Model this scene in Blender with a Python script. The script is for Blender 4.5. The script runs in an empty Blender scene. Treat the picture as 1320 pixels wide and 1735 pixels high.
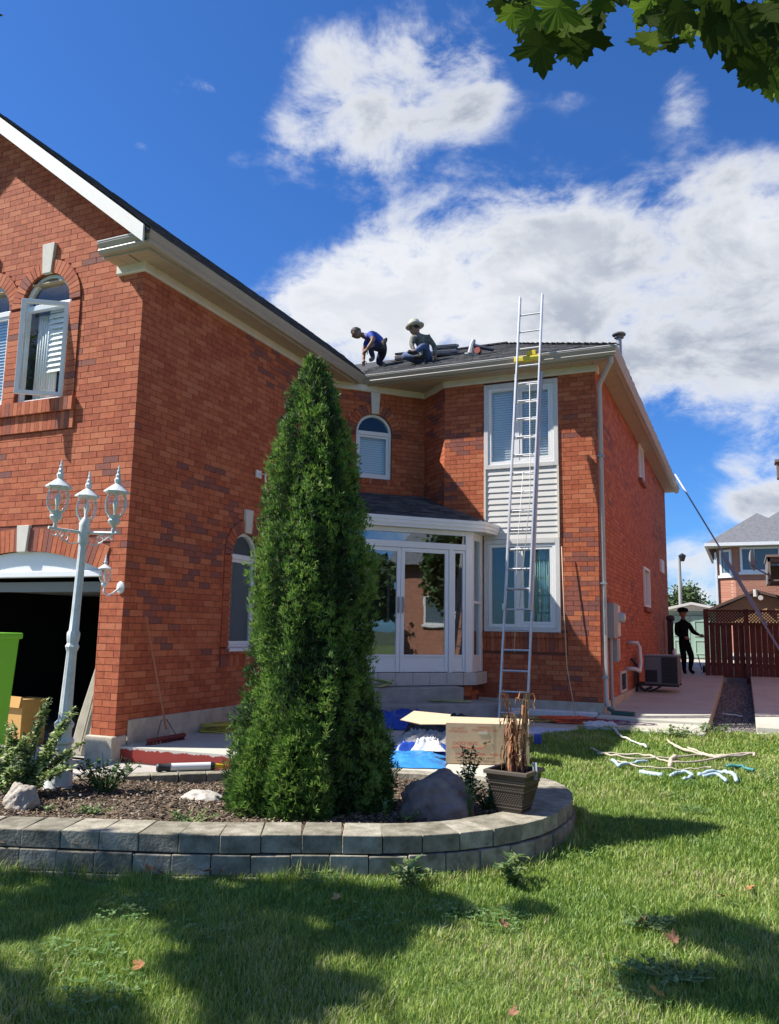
import bpy, bmesh, math, random
import numpy as np
from mathutils import Vector, Matrix, Quaternion, noise
from mathutils.geometry import tessellate_polygon
random.seed(7); RNG = np.random.default_rng(7)
R = math.radians
S = bpy.context.scene
COL = S.collection

# ------------------------------------------------------------------ camera
cam_d = bpy.data.cameras.new("camera"); cam = bpy.data.objects.new("camera", cam_d); COL.objects.link(cam)
YAW, PIT, ROLL = R(23.77), R(8.371), R(0.975)
fw = Vector((-math.sin(YAW)*math.cos(PIT), math.cos(YAW)*math.cos(PIT), math.sin(PIT)))
rt = Vector((math.cos(YAW), math.sin(YAW), 0)); up = rt.cross(fw)
r2 = rt*math.cos(ROLL) + up*math.sin(ROLL); u2 = -rt*math.sin(ROLL) + up*math.cos(ROLL)
cam.matrix_world = Matrix((r2, u2, -fw)).transposed().to_4x4()
cam_d.sensor_fit = 'HORIZONTAL'; cam_d.sensor_width = 36; cam_d.lens = 1357.2/1320*36
cam_d.clip_start = 0.05; cam_d.clip_end = 3000
S.camera = cam

# ------------------------------------------------------------------ light
SUN = Vector((1.0, 0.46, -1.26)).normalized()
sd = bpy.data.lights.new("sun", 'SUN'); sd.energy = 5.0; sd.angle = R(0.53); sd.color = (1.0, 0.95, 0.87)
so = bpy.data.objects.new("sun", sd); COL.objects.link(so)
so.rotation_euler = SUN.to_track_quat('-Z', 'Y').to_euler(); so.location = (-20, -9, 25)
S.view_settings.view_transform = 'Standard'; S.view_settings.look = 'None'
S.view_settings.exposure = 0.8; S.view_settings.gamma = 1; S.view_settings.use_curve_mapping = False

W = bpy.data.worlds.new("World"); S.world = W; W.use_nodes = True
nt = W.node_tree; N = nt.nodes; Lk = nt.links; N.clear()
def nd(t, **k):
    n = N.new(t)
    for a, b in k.items(): setattr(n, a, b)
    return n
def mth(op, a, b=None, c=None, clamp=False):
    n = nd('ShaderNodeMath', operation=op, use_clamp=clamp)
    for i, v in enumerate((a, b, c)):
        if v is None: continue
        if isinstance(v, (int, float)): n.inputs[i].default_value = v
        else: Lk.new(v, n.inputs[i])
    return n.outputs[0]
sky = nd('ShaderNodeTexSky'); sky.sky_type = 'NISHITA'; sky.sun_disc = False
sky.sun_elevation = math.asin(-SUN.z); sky.sun_rotation = math.atan2(-SUN.x, -SUN.y) % (2*math.pi)
sky.altitude = 200; sky.air_density = 1.0; sky.dust_density = 0.6; sky.ozone_density = 2.5
tc = nd('ShaderNodeTexCoord'); D = tc.outputs['Generated']
sep = nd('ShaderNodeSeparateXYZ'); Lk.new(D, sep.inputs[0])
az = mth('MULTIPLY', mth('ARCTAN2', sep.outputs[0], sep.outputs[1]), 57.2958)
el = mth('MULTIPLY', mth('ARCSINE', sep.outputs[2]), 57.2958)
# cloud masses: azimuth, elevation, half widths (degrees), tilt, weight
CL = [(-22, 24.2, 7.5, 4.8, 1.3), (-14, 25.2, 8, 4.9, 1.3), (-5, 24, 8, 5.0, 1.25), (4.5, 23.5, 7, 5.0, 1.2), (-29, 22.5, 4, 2.6, .7), (-9, 19.5, 7, 3.8, .95), (0, 17.5, 6, 4.2, 1.1),
      (5, 13, 4, 2.2, .7), (-28, 21, 5, 3.5, .9), (-22.5, 38.6, 5.6, 3.0, .66), (-28.2, 35.8, 4.6, 3.6, .64), (-20.3, 35.4, 5.8, 2.8, .60), (-26.5, 32.4, 5.2, 2.2, .58), (-32.5, 33.2, 2.6, 3.0, .42), (-30, 38.5, 3, 1.2, .45),
      (-17.5, 36.5, 2.5, 4, .5), (-40.6, 35, 1.5, 1.2, .62), (-38, 35.3, 1.2, .6, .5), (-42.7, 31.2, 1.6, .5, .36), (-36, 31.8, 1.3, 1.0, .38), (-2.3, 34, 1.8, 2, .55), (-10, 35, 2.2, .9, .3), (.5, 29.5, 2.5, 1.5, .35),
      (1.8, 8.6, 3.0, 1.7, 1.05), (-2.8, 5.0, 3.0, 1.5, .9), (-.3, 11.2, 2.4, 1.0, .5), (5, 9.5, 3, 2, .9), (-2, 2.5, 4, 1, .7),
      (38, 24, 22, 11, .8), (60, 45, 20, 10, .8), (85, 22, 22, 10, .9), (130, 32, 22, 12, .9), (172, 25, 20, 10, .9), (-150, 36, 22, 12, .8), (-110, 22, 18, 8, 1.0), (-75, 12, 10, 3, .8), (110, 62, 40, 10, .7), (-160, 65, 40, 10, .7), (-100, 60, 20, 8, .8), (25, 5, 15, 3, .8), (110, 8, 25, 3, .8)]  # unseen clouds outside the view, cover increased for neutral fill light
acc = None
for a, e, sa, se, w in CL:
    x = mth('DIVIDE', mth('SUBTRACT', az, a), sa); y = mth('DIVIDE', mth('SUBTRACT', el, e), se)
    d = mth('ADD', mth('MULTIPLY', x, x), mth('MULTIPLY', y, y))
    g = mth('MULTIPLY', mth('POWER', 2.718, mth('MULTIPLY', d, -1.0)), w)
    acc = g if acc is None else mth('ADD', acc, g)
mp = nd('ShaderNodeMapping'); Lk.new(D, mp.inputs[0]); mp.inputs['Scale'].default_value = (1, 1, 1.7)
def nz(scale, detail, rough, off, dist=0.0):
    m = nd('ShaderNodeMapping'); Lk.new(mp.outputs[0], m.inputs[0]); m.inputs['Location'].default_value = off
    n = nd('ShaderNodeTexNoise'); n.inputs['Scale'].default_value = scale; n.inputs['Detail'].default_value = detail
    n.inputs['Roughness'].default_value = rough; n.inputs['Distortion'].default_value = dist
    Lk.new(m.outputs[0], n.inputs['Vector']); return n.outputs['Fac']
n1 = nz(7.0, 9, .62, (3.1, 1.2, .4), .35); n2 = nz(3.0, 6, .55, (7.2, 4.1, 2.4))
n3 = nz(22.0, 6, .65, (1.7, 8.1, .3), .5)
t = mth('ADD', mth('MULTIPLY', mth('SUBTRACT', n1, .5), 3.6), mth('MULTIPLY', mth('SUBTRACT', n3, .5), 1.0))
dens = mth('ADD', mth('MINIMUM', acc, 1.35), mth('MULTIPLY', t, mth('MINIMUM', mth('ADD', acc, .15), 1.0)))
mr = nd('ShaderNodeMapRange', interpolation_type='SMOOTHSTEP'); Lk.new(dens, mr.inputs[0])
mr.inputs[1].default_value = .30; mr.inputs[2].default_value = 1.25
mask = mth('MULTIPLY', mr.outputs[0], .97)
shade = nd('ShaderNodeMapRange'); shade.inputs[1].default_value = .38; shade.inputs[2].default_value = .62
Lk.new(n2, shade.inputs[0])
thick = nd('ShaderNodeMapRange'); Lk.new(dens, thick.inputs[0]); thick.inputs[1].default_value = .7; thick.inputs[2].default_value = 1.7
sh = mth('MULTIPLY', mth('ADD', mth('MULTIPLY', shade.outputs[0], .6), mth('MULTIPLY', n1, .5)), thick.outputs[0], clamp=True)
cc = nd('ShaderNodeMix', data_type='RGBA'); Lk.new(sh, cc.inputs[0])
cc.inputs[6].default_value = (5.5, 5.6, 5.75, 1); cc.inputs[7].default_value = (1.9, 2.2, 2.8, 1)
tint = nd('ShaderNodeMix', data_type='RGBA', blend_type='MULTIPLY'); tint.inputs[0].default_value = 1.0
Lk.new(sky.outputs[0], tint.inputs[6]); tint.inputs[7].default_value = (.27, .56, .97, 1)
mx = nd('ShaderNodeMix', data_type='RGBA'); Lk.new(mask, mx.inputs[0]); Lk.new(tint.outputs[2], mx.inputs[6]); Lk.new(cc.outputs[2], mx.inputs[7])
bg = nd('ShaderNodeBackground'); Lk.new(mx.outputs[2], bg.inputs[0]); bg.inputs[1].default_value = 0.10
wo = nd('ShaderNodeOutputWorld'); Lk.new(bg.outputs[0], wo.inputs[0])

# ------------------------------------------------------------------ materials
MATS = {}
def mat(name, col, rough=.6, metal=0, var=0.0, scale=8.0, bump=0.0, bscale=60.0, spec=.5, col2=None, detail=5, trans=0, sub=0):
    if name in MATS: return MATS[name]
    m = bpy.data.materials.new(name); m.use_nodes = True; t = m.node_tree; b = t.nodes['Principled BSDF']
    b.inputs['Roughness'].default_value = rough; b.inputs['Metallic'].default_value = metal
    b.inputs['Specular IOR Level'].default_value = spec
    c = (*col, 1)
    tcn = t.nodes.new('ShaderNodeTexCoord')
    if var or col2:
        n = t.nodes.new('ShaderNodeTexNoise'); n.inputs['Scale'].default_value = scale; n.inputs['Detail'].default_value = detail
        n.inputs['Roughness'].default_value = .62
        g = t.nodes.new('ShaderNodeNewGeometry'); t.links.new(g.outputs['Position'], n.inputs['Vector'])
        r = t.nodes.new('ShaderNodeMapRange'); t.links.new(n.outputs['Fac'], r.inputs[0]); r.inputs[1].default_value = .3; r.inputs[2].default_value = .7
        mixn = t.nodes.new('ShaderNodeMix'); mixn.data_type = 'RGBA'; t.links.new(r.outputs[0], mixn.inputs[0])
        c2 = (*col2, 1) if col2 else tuple(min(1, v*(1+var)) for v in col)+(1,)
        c1 = c if col2 else tuple(v*(1-var) for v in col)+(1,)
        mixn.inputs[6].default_value = c1; mixn.inputs[7].default_value = c2
        t.links.new(mixn.outputs[2], b.inputs['Base Color'])
    else: b.inputs['Base Color'].default_value = c
    if bump:
        n = t.nodes.new('ShaderNodeTexNoise'); n.inputs['Scale'].default_value = bscale; n.inputs['Detail'].default_value = 6
        g = t.nodes.new('ShaderNodeNewGeometry'); t.links.new(g.outputs['Position'], n.inputs['Vector'])
        bp = t.nodes.new('ShaderNodeBump'); bp.inputs['Strength'].default_value = bump; bp.inputs['Distance'].default_value = .01
        t.links.new(n.outputs['Fac'], bp.inputs['Height']); t.links.new(bp.outputs[0], b.inputs['Normal'])
    if trans:
        tr = t.nodes.new('ShaderNodeBsdfTranslucent'); tr.inputs[0].default_value = tuple(min(1, v*1.6) for v in (c2 if (var or col2) else c)[:3])+(1,)
        ms = t.nodes.new('ShaderNodeMixShader'); ms.inputs[0].default_value = trans
        out = t.nodes['Material Output']; t.links.new(b.outputs[0], ms.inputs[1]); t.links.new(tr.outputs[0], ms.inputs[2]); t.links.new(ms.outputs[0], out.inputs[0])
    MATS[name] = m; return m
def glass(name, tint_, base_refl=.05):
    m = bpy.data.materials.new(name); m.use_nodes = True; t = m.node_tree; t.nodes.clear()
    tr = t.nodes.new('ShaderNodeBsdfTransparent'); tr.inputs[0].default_value = (*tint_, 1)
    gl = t.nodes.new('ShaderNodeBsdfGlossy'); gl.inputs['Roughness'].default_value = .015; gl.inputs[0].default_value = (.95, .97, 1, 1)
    fr = t.nodes.new('ShaderNodeLayerWeight'); fr.inputs[0].default_value = .5; pw = t.nodes.new('ShaderNodeMath'); pw.operation = 'POWER'; pw.inputs[1].default_value = 3.2; t.links.new(fr.outputs['Facing'], pw.inputs[0])
    ad = t.nodes.new('ShaderNodeMath'); ad.operation = 'MULTIPLY_ADD'; ad.inputs[1].default_value = .85; ad.inputs[2].default_value = base_refl; ad.use_clamp = True
    nn = t.nodes.new('ShaderNodeTexNoise'); nn.inputs['Scale'].default_value = 1.3
    g = t.nodes.new('ShaderNodeNewGeometry'); t.links.new(g.outputs['Position'], nn.inputs['Vector'])
    bp = t.nodes.new('ShaderNodeBump'); bp.inputs['Strength'].default_value = .012; bp.inputs['Distance'].default_value = .1
    t.links.new(nn.outputs[0], bp.inputs['Height']); t.links.new(bp.outputs[0], gl.inputs['Normal'])
    ms = t.nodes.new('ShaderNodeMixShader'); o = t.nodes.new('ShaderNodeOutputMaterial')
    t.links.new(pw.outputs[0], ad.inputs[0]); t.links.new(ad.outputs[0], ms.inputs[0])
    t.links.new(tr.outputs[0], ms.inputs[1]); t.links.new(gl.outputs[0], ms.inputs[2]); t.links.new(ms.outputs[0], o.inputs[0])
    MATS[name] = m; return m
BR = [mat('brick_orange', (.43, .112, .044), .85, var=.24, scale=12, bump=.12, bscale=90),
      mat('brick_red', (.37, .086, .033), .85, var=.24, scale=12, bump=.12, bscale=90),
      mat('brick_salmon', (.48, .145, .062), .85, var=.14, scale=26, bump=.12, bscale=90),
      mat('brick_brown', (.26, .080, .052), .85, var=.18, scale=26, bump=.12, bscale=90),
      mat('brick_plum', (.21, .072, .054), .85, var=.2, scale=26, bump=.12, bscale=90)]
MORTAR = mat('mortar_red', (.17, .055, .034), .95, var=.15, scale=5)
CONC = mat('concrete', (.40, .37, .33), .9, var=.14, scale=3.0, bump=.3, bscale=70)
CONC2 = mat('concrete_path', (.46, .45, .375), .9, var=.12, scale=1.6, bump=.25, bscale=90)
CONCD = mat('concrete_grey', (.30, .29, .26), .95, var=.2, scale=4.0, bump=.5, bscale=50)
ASPH = mat('driveway_asphalt', (.32, .30, .28), .95, var=.1, scale=3, bump=.3)
PARGE = mat('parging', (.46, .41, .32), .95, var=.22, scale=5.0, bump=.6, bscale=30)
VINYL = mat('white_vinyl', (.79, .785, .77), .4, var=.03, scale=3)
VINYLD = mat('offwhite_vinyl', (.62, .60, .57), .45, var=.05, scale=3)
CREAM = mat('cream_trim', (.66, .60, .50), .6, var=.06, scale=4)
GUT = mat('beige_gutter', (.38, .33, .265), .4, var=.08, scale=3)
GUTL = mat('gutter_lip', (.66, .63, .58), .4)
SOFF = mat('soffit_beige', (.42, .33, .24), .7, var=.06, scale=3)
STONE = mat('keystone', (.62, .58, .50), .85, var=.08, scale=9, bump=.3)
SH = [mat('shingle_a', (.055, .056, .062), .95, var=.25, scale=40, bump=.5, bscale=200), mat('shingle_b', (.085, .085, .09), .95, var=.25, scale=40, bump=.5, bscale=200), mat('shingle_c', (.035, .037, .042), .95, var=.25, scale=40, bump=.5, bscale=200)]
ALU = mat('aluminium', (.60, .60, .60), .42, metal=.7, var=.08, scale=12)
ALUD = mat('aluminium_shaded', (.55, .54, .55), .4, metal=.6)
BLACK = mat('black_plastic', (.02, .02, .022), .5)
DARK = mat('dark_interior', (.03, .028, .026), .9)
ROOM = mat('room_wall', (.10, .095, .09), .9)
GLASS = glass('window_glass', (.93, .96, .95)); PGLASS = glass('porch_glass', (.72, .78, .80), .17)
BLIND = mat('blind_fabric', (.82, .83, .82), .7)
TEAL = mat('teal_curtain', (.22, .38, .34), .8, var=.15, scale=9)
LAMPW = mat('lamp_white_paint', (.62, .65, .63), .5, var=.14, scale=14, bump=.15)
CHROME = mat('grey_metal', (.35, .35, .36), .4, metal=.5)
WHITE = mat('white_plastic', (.78, .77, .74), .45)
WOOD = mat('wood_raw', (.30, .20, .10), .8, var=.2, scale=14)
CARD = mat('cardboard', (.62, .43, .25), .85, var=.06, scale=12)
REDINK = mat('red_ink', (.55, .09, .05), .8); BLKINK = mat('black_ink', (.06, .05, .045), .8)

# ------------------------------------------------------------------ mesh builder
class MB:
    def __init__(s, M=None): s.v = []; s.f = []; s.m = []; s.M = M; s.cm = 0
    def P(s, pts):
        b = len(s.v)
        s.v += [tuple(s.M @ Vector(p)) for p in pts] if s.M else [tuple(p) for p in pts]
        return b
    def F(s, *ids): s.f.append(ids); s.m.append(s.cm)
    def poly(s, pts): b = s.P(pts); s.F(*range(b, b+len(pts)))
    def box(s, x0, x1, y0, y1, z0, z1, skip=''):
        b = s.P([(x, y, z) for z in (z0, z1) for y in (y0, y1) for x in (x0, x1)])
        for k, q in dict(b=(0, 2, 3, 1), t=(4, 5, 7, 6), f=(0, 1, 5, 4), k=(2, 6, 7, 3), l=(0, 4, 6, 2), r=(1, 3, 7, 5)).items():
            if k not in skip: s.F(*[b+i for i in q])
    def obox(s, c, size, rot=None):
        M0 = s.M; T = Matrix.Translation(Vector(c)) @ (rot.to_4x4() if rot is not None else Matrix())
        s.M = (M0 @ T) if M0 else T
        x, y, z = [k/2 for k in size]; s.box(-x, x, -y, y, -z, z); s.M = M0
    def prism(s, poly, z0, z1):
        n = len(poly); a = s.P([(x, y, z0) for x, y in poly]); b = s.P([(x, y, z1) for x, y in poly])
        for i in range(n): j = (i+1) % n; s.F(a+i, a+j, b+j, b+i)
        s.F(*range(b, b+n)); s.F(*range(a+n-1, a-1, -1))
    def tube(s, pts, r, n=6, caps=True):
        pts = [Vector(p) for p in pts]; rs = r if isinstance(r, (list, tuple)) else [r]*len(pts); rings = []; prev = None
        for i, p in enumerate(pts):
            d = (pts[min(i+1, len(pts)-1)]-pts[max(i-1, 0)])
            if d.length < 1e-9: d = Vector((0, 0, 1))
            d.normalize()
            a = prev - d*prev.dot(d) if prev is not None else d.orthogonal()
            if a.length < 1e-6: a = d.orthogonal()
            a.normalize(); prev = a; c = d.cross(a)
            rings.append(s.P([p + (a*math.cos(2*math.pi*k/n)+c*math.sin(2*math.pi*k/n))*rs[i] for k in range(n)]))
        for q in range(len(rings)-1):
            a, b = rings[q], rings[q+1]
            for k in range(n): j = (k+1) % n; s.F(a+k, a+j, b+j, b+k)
        if caps: s.F(*[rings[0]+k for k in range(n-1, -1, -1)]); s.F(*[rings[-1]+k for k in range(n)])
    def lathe(s, prof, c=(0, 0, 0), n=16, flute=0.0, nf=0):
        rings = []
        for r, z in prof:
            pts = []
            for k in range(n):
                a = 2*math.pi*k/n; rr = r*(1 - flute*(k % 2)) if flute else r
                pts.append((c[0]+rr*math.cos(a), c[1]+rr*math.sin(a), c[2]+z))
            rings.append(s.P(pts))
        for q in range(len(rings)-1):
            a, b = rings[q], rings[q+1]
            for k in range(n): j = (k+1) % n; s.F(a+k, a+j, b+j, b+k)
        s.F(*[rings[0]+k for k in range(n-1, -1, -1)]); s.F(*[rings[-1]+k for k in range(n)])
    def sweep(s, path, prof, z=0.0, closed=False):
        """path: 2D points, prof: (offset to the right of travel, height)"""
        P = [Vector(p) for p in path]; n = len(P); rings = []
        for i in range(n):
            def dr(a, b): return (P[b]-P[a]).normalized()
            if closed: d0 = dr((i-1) % n, i); d1 = dr(i, (i+1) % n)
            else:
                d0 = dr(i-1, i) if i > 0 else dr(i, i+1); d1 = dr(i, i+1) if i < n-1 else d0
            n0 = Vector((d0.y, -d0.x)); n1 = Vector((d1.y, -d1.x)); m = (n0+n1)
            m = m/(m.dot(n0)) if m.length > 1e-6 else n0
            rings.append(s.P([(P[i].x+m.x*o, P[i].y+m.y*o, z+h) for o, h in prof]))
        k = len(prof)
        for q in range(n if closed else n-1):
            a, b = rings[q], rings[(q+1) % n]
            for i in range(k): j = (i+1) % k; s.F(a+i, a+j, b+j, b+i)
        if not closed: s.F(*[rings[0]+i for i in range(k-1, -1, -1)]); s.F(*[rings[-1]+i for i in range(k)])
    def arc(s, cu, cz, r0, r1, d0, d1, a0=0, a1=math.pi, n=16):
        """ring segment in the local u,z plane with depth d"""
        rr = []
        for i in range(n+1):
            a = a0+(a1-a0)*i/n; c, q = math.cos(a), math.sin(a)
            rr.append(s.P([(cu+r0*c, d0, cz+r0*q), (cu+r1*c, d0, cz+r1*q), (cu+r1*c, d1, cz+r1*q), (cu+r0*c, d1, cz+r0*q)]))
        for i in range(n):
            a, b = rr[i], rr[i+1]
            for k in range(4): j = (k+1) % 4; s.F(a+k, a+j, b+j, b+k)
        s.F(*[rr[0]+k for k in range(4)]); s.F(*[rr[-1]+k for k in range(3, -1, -1)])
    def mesh(s, name, mats):
        me = bpy.data.meshes.new(name); me.from_pydata(s.v, [], s.f)
        for m in (mats if isinstance(mats, list) else [mats]): me.materials.append(m)
        if any(s.m): me.polygons.foreach_set('material_index', s.m)
        bm = bmesh.new(); bm.from_mesh(me); bmesh.ops.recalc_face_normals(bm, faces=bm.faces); bm.to_mesh(me); bm.free()
        return me
    def build(s, name, mats, parent=None, smooth=False, bevel=0, **k):
        me = s.mesh(name, mats)
        return link(name, me, parent, smooth, bevel, **k)
def link(name, me, parent=None, smooth=False, bevel=0, **k):
    o = bpy.data.objects.new(name, me); COL.objects.link(o)
    if parent is not None: o.parent = parent; o.matrix_parent_inverse = parent.matrix_basis.inverted()
    if smooth: me.polygons.foreach_set('use_smooth', [True]*len(me.polygons))
    if smooth == 'auto': me.set_sharp_from_angle(angle=R(35))
    if bevel:
        b = o.modifiers.new('bevel', 'BEVEL'); b.width = bevel; b.segments = 2; b.limit_method = 'ANGLE'
    for a, v in k.items(): o[a] = v
    return o
def thing(name, label, cat, loc=(0, 0, 0), group=None):
    o = bpy.data.objects.new(name, None); COL.objects.link(o); o.location = loc; o.empty_display_size = .2
    o['label'] = label; o['category'] = cat
    if group: o['group'] = group
    return o
def np_mesh(name, V, F, mats, mi=None):
    me = bpy.data.meshes.new(name); V = np.asarray(V, np.float32); F = np.asarray(F, np.int32); k = F.shape[1]
    me.vertices.add(len(V)); me.vertices.foreach_set('co', V.ravel())
    me.loops.add(F.size); me.loops.foreach_set('vertex_index', F.ravel())
    me.polygons.add(len(F)); me.polygons.foreach_set('loop_start', np.arange(0, F.size, k, dtype=np.int32))
    for m in (mats if isinstance(mats, list) else [mats]): me.materials.append(m)
    if mi is not None: me.polygons.foreach_set('material_index', np.asarray(mi, np.int32))
    me.update(calc_edges=True); me.validate(); return me
def frame(o, u):
    """local (u, outward, z) -> world; wall seen from outside runs left to right along u"""
    u = Vector((u[0], u[1], 0)).normalized(); n = Vector((u.y, -u.x, 0))
    return Matrix(((u.x, n.x, 0, o[0]), (u.y, n.y, 0, o[1]), (0, 0, 1, 0), (0, 0, 0, 1)))

# ------------------------------------------------------------------ ground
def gz(x, y): return -1.65 + .11*min(1, max(0, (y-6)/5)) + .035*noise.noise(Vector((x*.5, y*.5, 0)))
def lawn_z(x, y):
    return gz(x, y)
GRASSG = mat('lawn_soil', (.07, .11, .025), 1, col2=(.12, .16, .04), scale=3.0, bump=.6, bscale=30)
mb = MB(); mb.poly([(-900, -600, -2.15), (900, -600, -2.15), (900, 1200, -2.15), (-900, 1200, -2.15)])
mb.build('ground', mat('far_ground', (.06, .08, .03), 1, var=.3, scale=.2), kind='structure')
# lawn sheet follows the bed, the courtyard edge and the path
CURB = [(-7.6, 3.0), (-5.9, 3.66), (-4.72, 4.17), (-3.52, 4.6), (-2.72, 5.0), (-2.12, 5.3), (-1.72, 5.68), (-1.46, 6.18), (-1.38, 6.75), (-1.45, 7.3), (-1.72, 7.78), (-2.2, 8.05), (-2.8, 8.12), (-3.5, 8.05), (-4.2, 7.72), (-4.9, 7.21), (-5.5, 6.7), (-6.06, 6.18), (-6.6, 5.75), (-7.6, 4.9)]
LAWN = [(-7.6, 3.05), (-5.9, 3.75), (-4.72, 4.25), (-3.52, 4.7), (-2.72, 5.1), (-2.12, 5.4), (-1.8, 5.78), (-1.56, 6.2), (-1.5, 6.75), (-1.6, 7.3), (-1.85, 7.7), (-2.3, 7.95), (-2.45, 8.6), (-2.75, 10.0), (-2.95, 11.4), (-2.85, 12.5), (-2.4, 13.25), (-.6, 13.45), (-.55, 14.1), (.15, 14.3), (3.3, 14.9), (9, 16), (30, 16), (30, -20), (-7.6, -20)]
def in_poly(x, y, P):
    c = False; j = len(P)-1
    for i in range(len(P)):
        xi, yi = P[i]; xj, yj = P[j]
        if (yi > y) != (yj > y) and x < (xj-xi)*(y-yi)/(yj-yi)+xi: c = not c
        j = i
    return c
def sheet(name, P, step, zf, m, bounds, P2=None, **k):
    bm = bmesh.new(); x0, x1, y0, y1 = bounds
    nx = int((x1-x0)/step); ny = int((y1-y0)/step); vs = {}
    for i in range(nx):
        for j in range(ny):
            cx = x0+(i+.5)*step; cy = y0+(j+.5)*step
            if P is None or in_poly(cx, cy, P) or (P2 and in_poly(cx, cy, P2)):
                q = []
                for a, b in ((i, j), (i+1, j), (i+1, j+1), (i, j+1)):
                    if (a, b) not in vs:
                        x = x0+a*step; y = y0+b*step; vs[(a, b)] = bm.verts.new((x, y, zf(x, y)))
                    q.append(vs[(a, b)])
                bm.faces.new(q)
    me = bpy.data.meshes.new(name); bm.to_mesh(me); bm.free(); me.materials.append(m)
    return link(name, me, smooth=True, **k)
sheet('lawn', LAWN, .12, gz, GRASSG, (-7.6, 9, 0.4, 16), P2=CURB, kind='structure')
mb = MB(); mb.prism([(-60, -25), (60, -25), (60, .5), (-60, .5)], -2.1, -1.67); mb.prism([(9, .5), (60, .5), (60, 16), (9, 16)], -2.1, -1.66); mb.prism([(-60, .5), (-15, .5), (-15, 8), (-60, 8)], -2.1, -1.7)
mb.build('outer_lawn', GRASSG, kind='structure')
mb = MB(); mb.prism([(-15, .5), (-7.6, .5), (-7.6, 4.8), (-6.6, 5.7), (-4.2, 7.8), (-3.4, 8.2), (-3.4, 8.5), (-7.55, 8.5), (-7.55, 8.4), (-15, 8.4)], -2.12, -1.79)
mb.build('driveway', ASPH, kind='structure')
# pale apron strip by the garage and the dark joint beyond it
mb = MB(); mb.prism([(-12, 7.45), (-7.45, 7.6), (-5.0, 8.2), (-4.3, 8.45), (-7.54, 8.46), (-7.56, 8.36), (-12, 8.36)], -1.84, -1.755)
mb.build('garage_apron', CONC, kind='structure', bevel=.008)
mb = MB(); mb.prism([(-7.548, 8.5), (-5.6, 8.62), (-4.2, 8.72), (-3.7, 8.0), (-2.5, 8.0), (-2.7, 10.0), (-2.95, 11.4), (-2.85, 12.5), (-2.4, 13.2), (-2.4, 15.05), (-7.548, 15.05)], -1.85, -1.56)
mb.build('courtyard_slab', CONC2, kind='structure', bevel=.01)
RED = mat('red_floor_paint', (.46, .05, .035), .55, var=.2, scale=9)
def peel_mat():
    m = mat('peeling_red_paint', (.26, .026, .016), .7); t = m.node_tree; b = t.nodes['Principled BSDF']
    g = t.nodes.new('ShaderNodeNewGeometry'); s_ = t.nodes.new('ShaderNodeSeparateXYZ'); t.links.new(g.outputs['Position'], s_.inputs[0])
    n = t.nodes.new('ShaderNodeTexNoise'); n.inputs['Scale'].default_value = 9; n.inputs['Detail'].default_value = 7; n.inputs['Roughness'].default_value = .75
    t.links.new(g.outputs['Position'], n.inputs['Vector'])
    a = t.nodes.new('ShaderNodeMath'); a.operation = 'MULTIPLY_ADD'; a.inputs[1].default_value = 9.0; a.inputs[2].default_value = 9*1.60
    t.links.new(s_.outputs[2], a.inputs[0])
    ad = t.nodes.new('ShaderNodeMath'); t.links.new(a.outputs[0], ad.inputs[0])
    nn = t.nodes.new('ShaderNodeMath'); nn.operation = 'MULTIPLY'; nn.inputs[1].default_value = 1.1; t.links.new(n.outputs[0], nn.inputs[0]); t.links.new(nn.outputs[0], ad.inputs[1])
    r = t.nodes.new('ShaderNodeMapRange'); r.inputs[1].default_value = .60; r.inputs[2].default_value = .66; t.links.new(ad.outputs[0], r.inputs[0])
    mi = t.nodes.new('ShaderNodeMix'); mi.data_type = 'RGBA'; mi.inputs[6].default_value = (.26, .026, .016, 1); mi.inputs[7].default_value = (.52, .48, .42, 1)
    t.links.new(r.outputs[0], mi.inputs[0]); t.links.new(mi.outputs[2], b.inputs['Base Color'])
    return m
mb = MB(frame((-7.545, 8.496), (1.95, .12))); mb.box(0, 1.954, 0, .006, -1.755, -1.563)
mb.M = frame((-5.6, 8.614), (1.4, .08)); mb.box(0, 1.4, 0, .006, -1.755, -1.563)
mb.build('red_painted_riser', peel_mat(), kind='structure')
def path_z(y): return -1.43 + max(0, y-15)*.0235
def strip(name, xa, xb, ys, zf, th, m):
    mb = MB(); n = len(ys); a = mb.P([(xa(y), y, zf(y)) for y in ys]); b = mb.P([(xb(y), y, zf(y)) for y in ys])
    c = mb.P([(xa(y), y, zf(y)-th) for y in ys]); d = mb.P([(xb(y), y, zf(y)-th) for y in ys])
    for i in range(n-1):
        mb.F(a+i, b+i, b+i+1, a+i+1); mb.F(b+i, d+i, d+i+1, b+i+1); mb.F(a+i+1, c+i+1, c+i, a+i)
    mb.F(a, c, d, b); mb.F(a+n-1, b+n-1, d+n-1, c+n-1)
    return mb.build(name, m, kind='structure', bevel=.012)
strip('side_path_front', lambda y: -2.38, lambda y: -.60, [13.3, 14.6], lambda y: -1.475, .5, CONC2)
strip('side_path', lambda y: -2.41, lambda y: -.60, [14.604, 15.4, 18, 19.5], lambda y: path_z(y), .6, CONC2)
strip('side_path_rear', lambda y: -2.41, lambda y: -.60, [19.506, 23, 27, 31], lambda y: path_z(y), .6, CONC2)
strip('back_yard_slab', lambda y: -9, lambda y: 9, [31.006, 36, 42], lambda y: path_z(y), .8, CONC)
strip('neighbour_path', lambda y: .12, lambda y: 3.5, [14.25, 16, 27, 31], lambda y: path_z(y)+.01, .5, CONC2)
strip('neighbour_path_kerb', lambda y: .12, lambda y: 3.5, [14.05, 14.246], lambda y: -1.50, .5, CONC)
mb = MB()
mb.box(-.599, .119, 14.0, 31, -2, -1.62); mb.build('gravel_bed', mat('gravel_base', (.13, .12, .11), 1, var=.35, scale=40), kind='structure')
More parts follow.
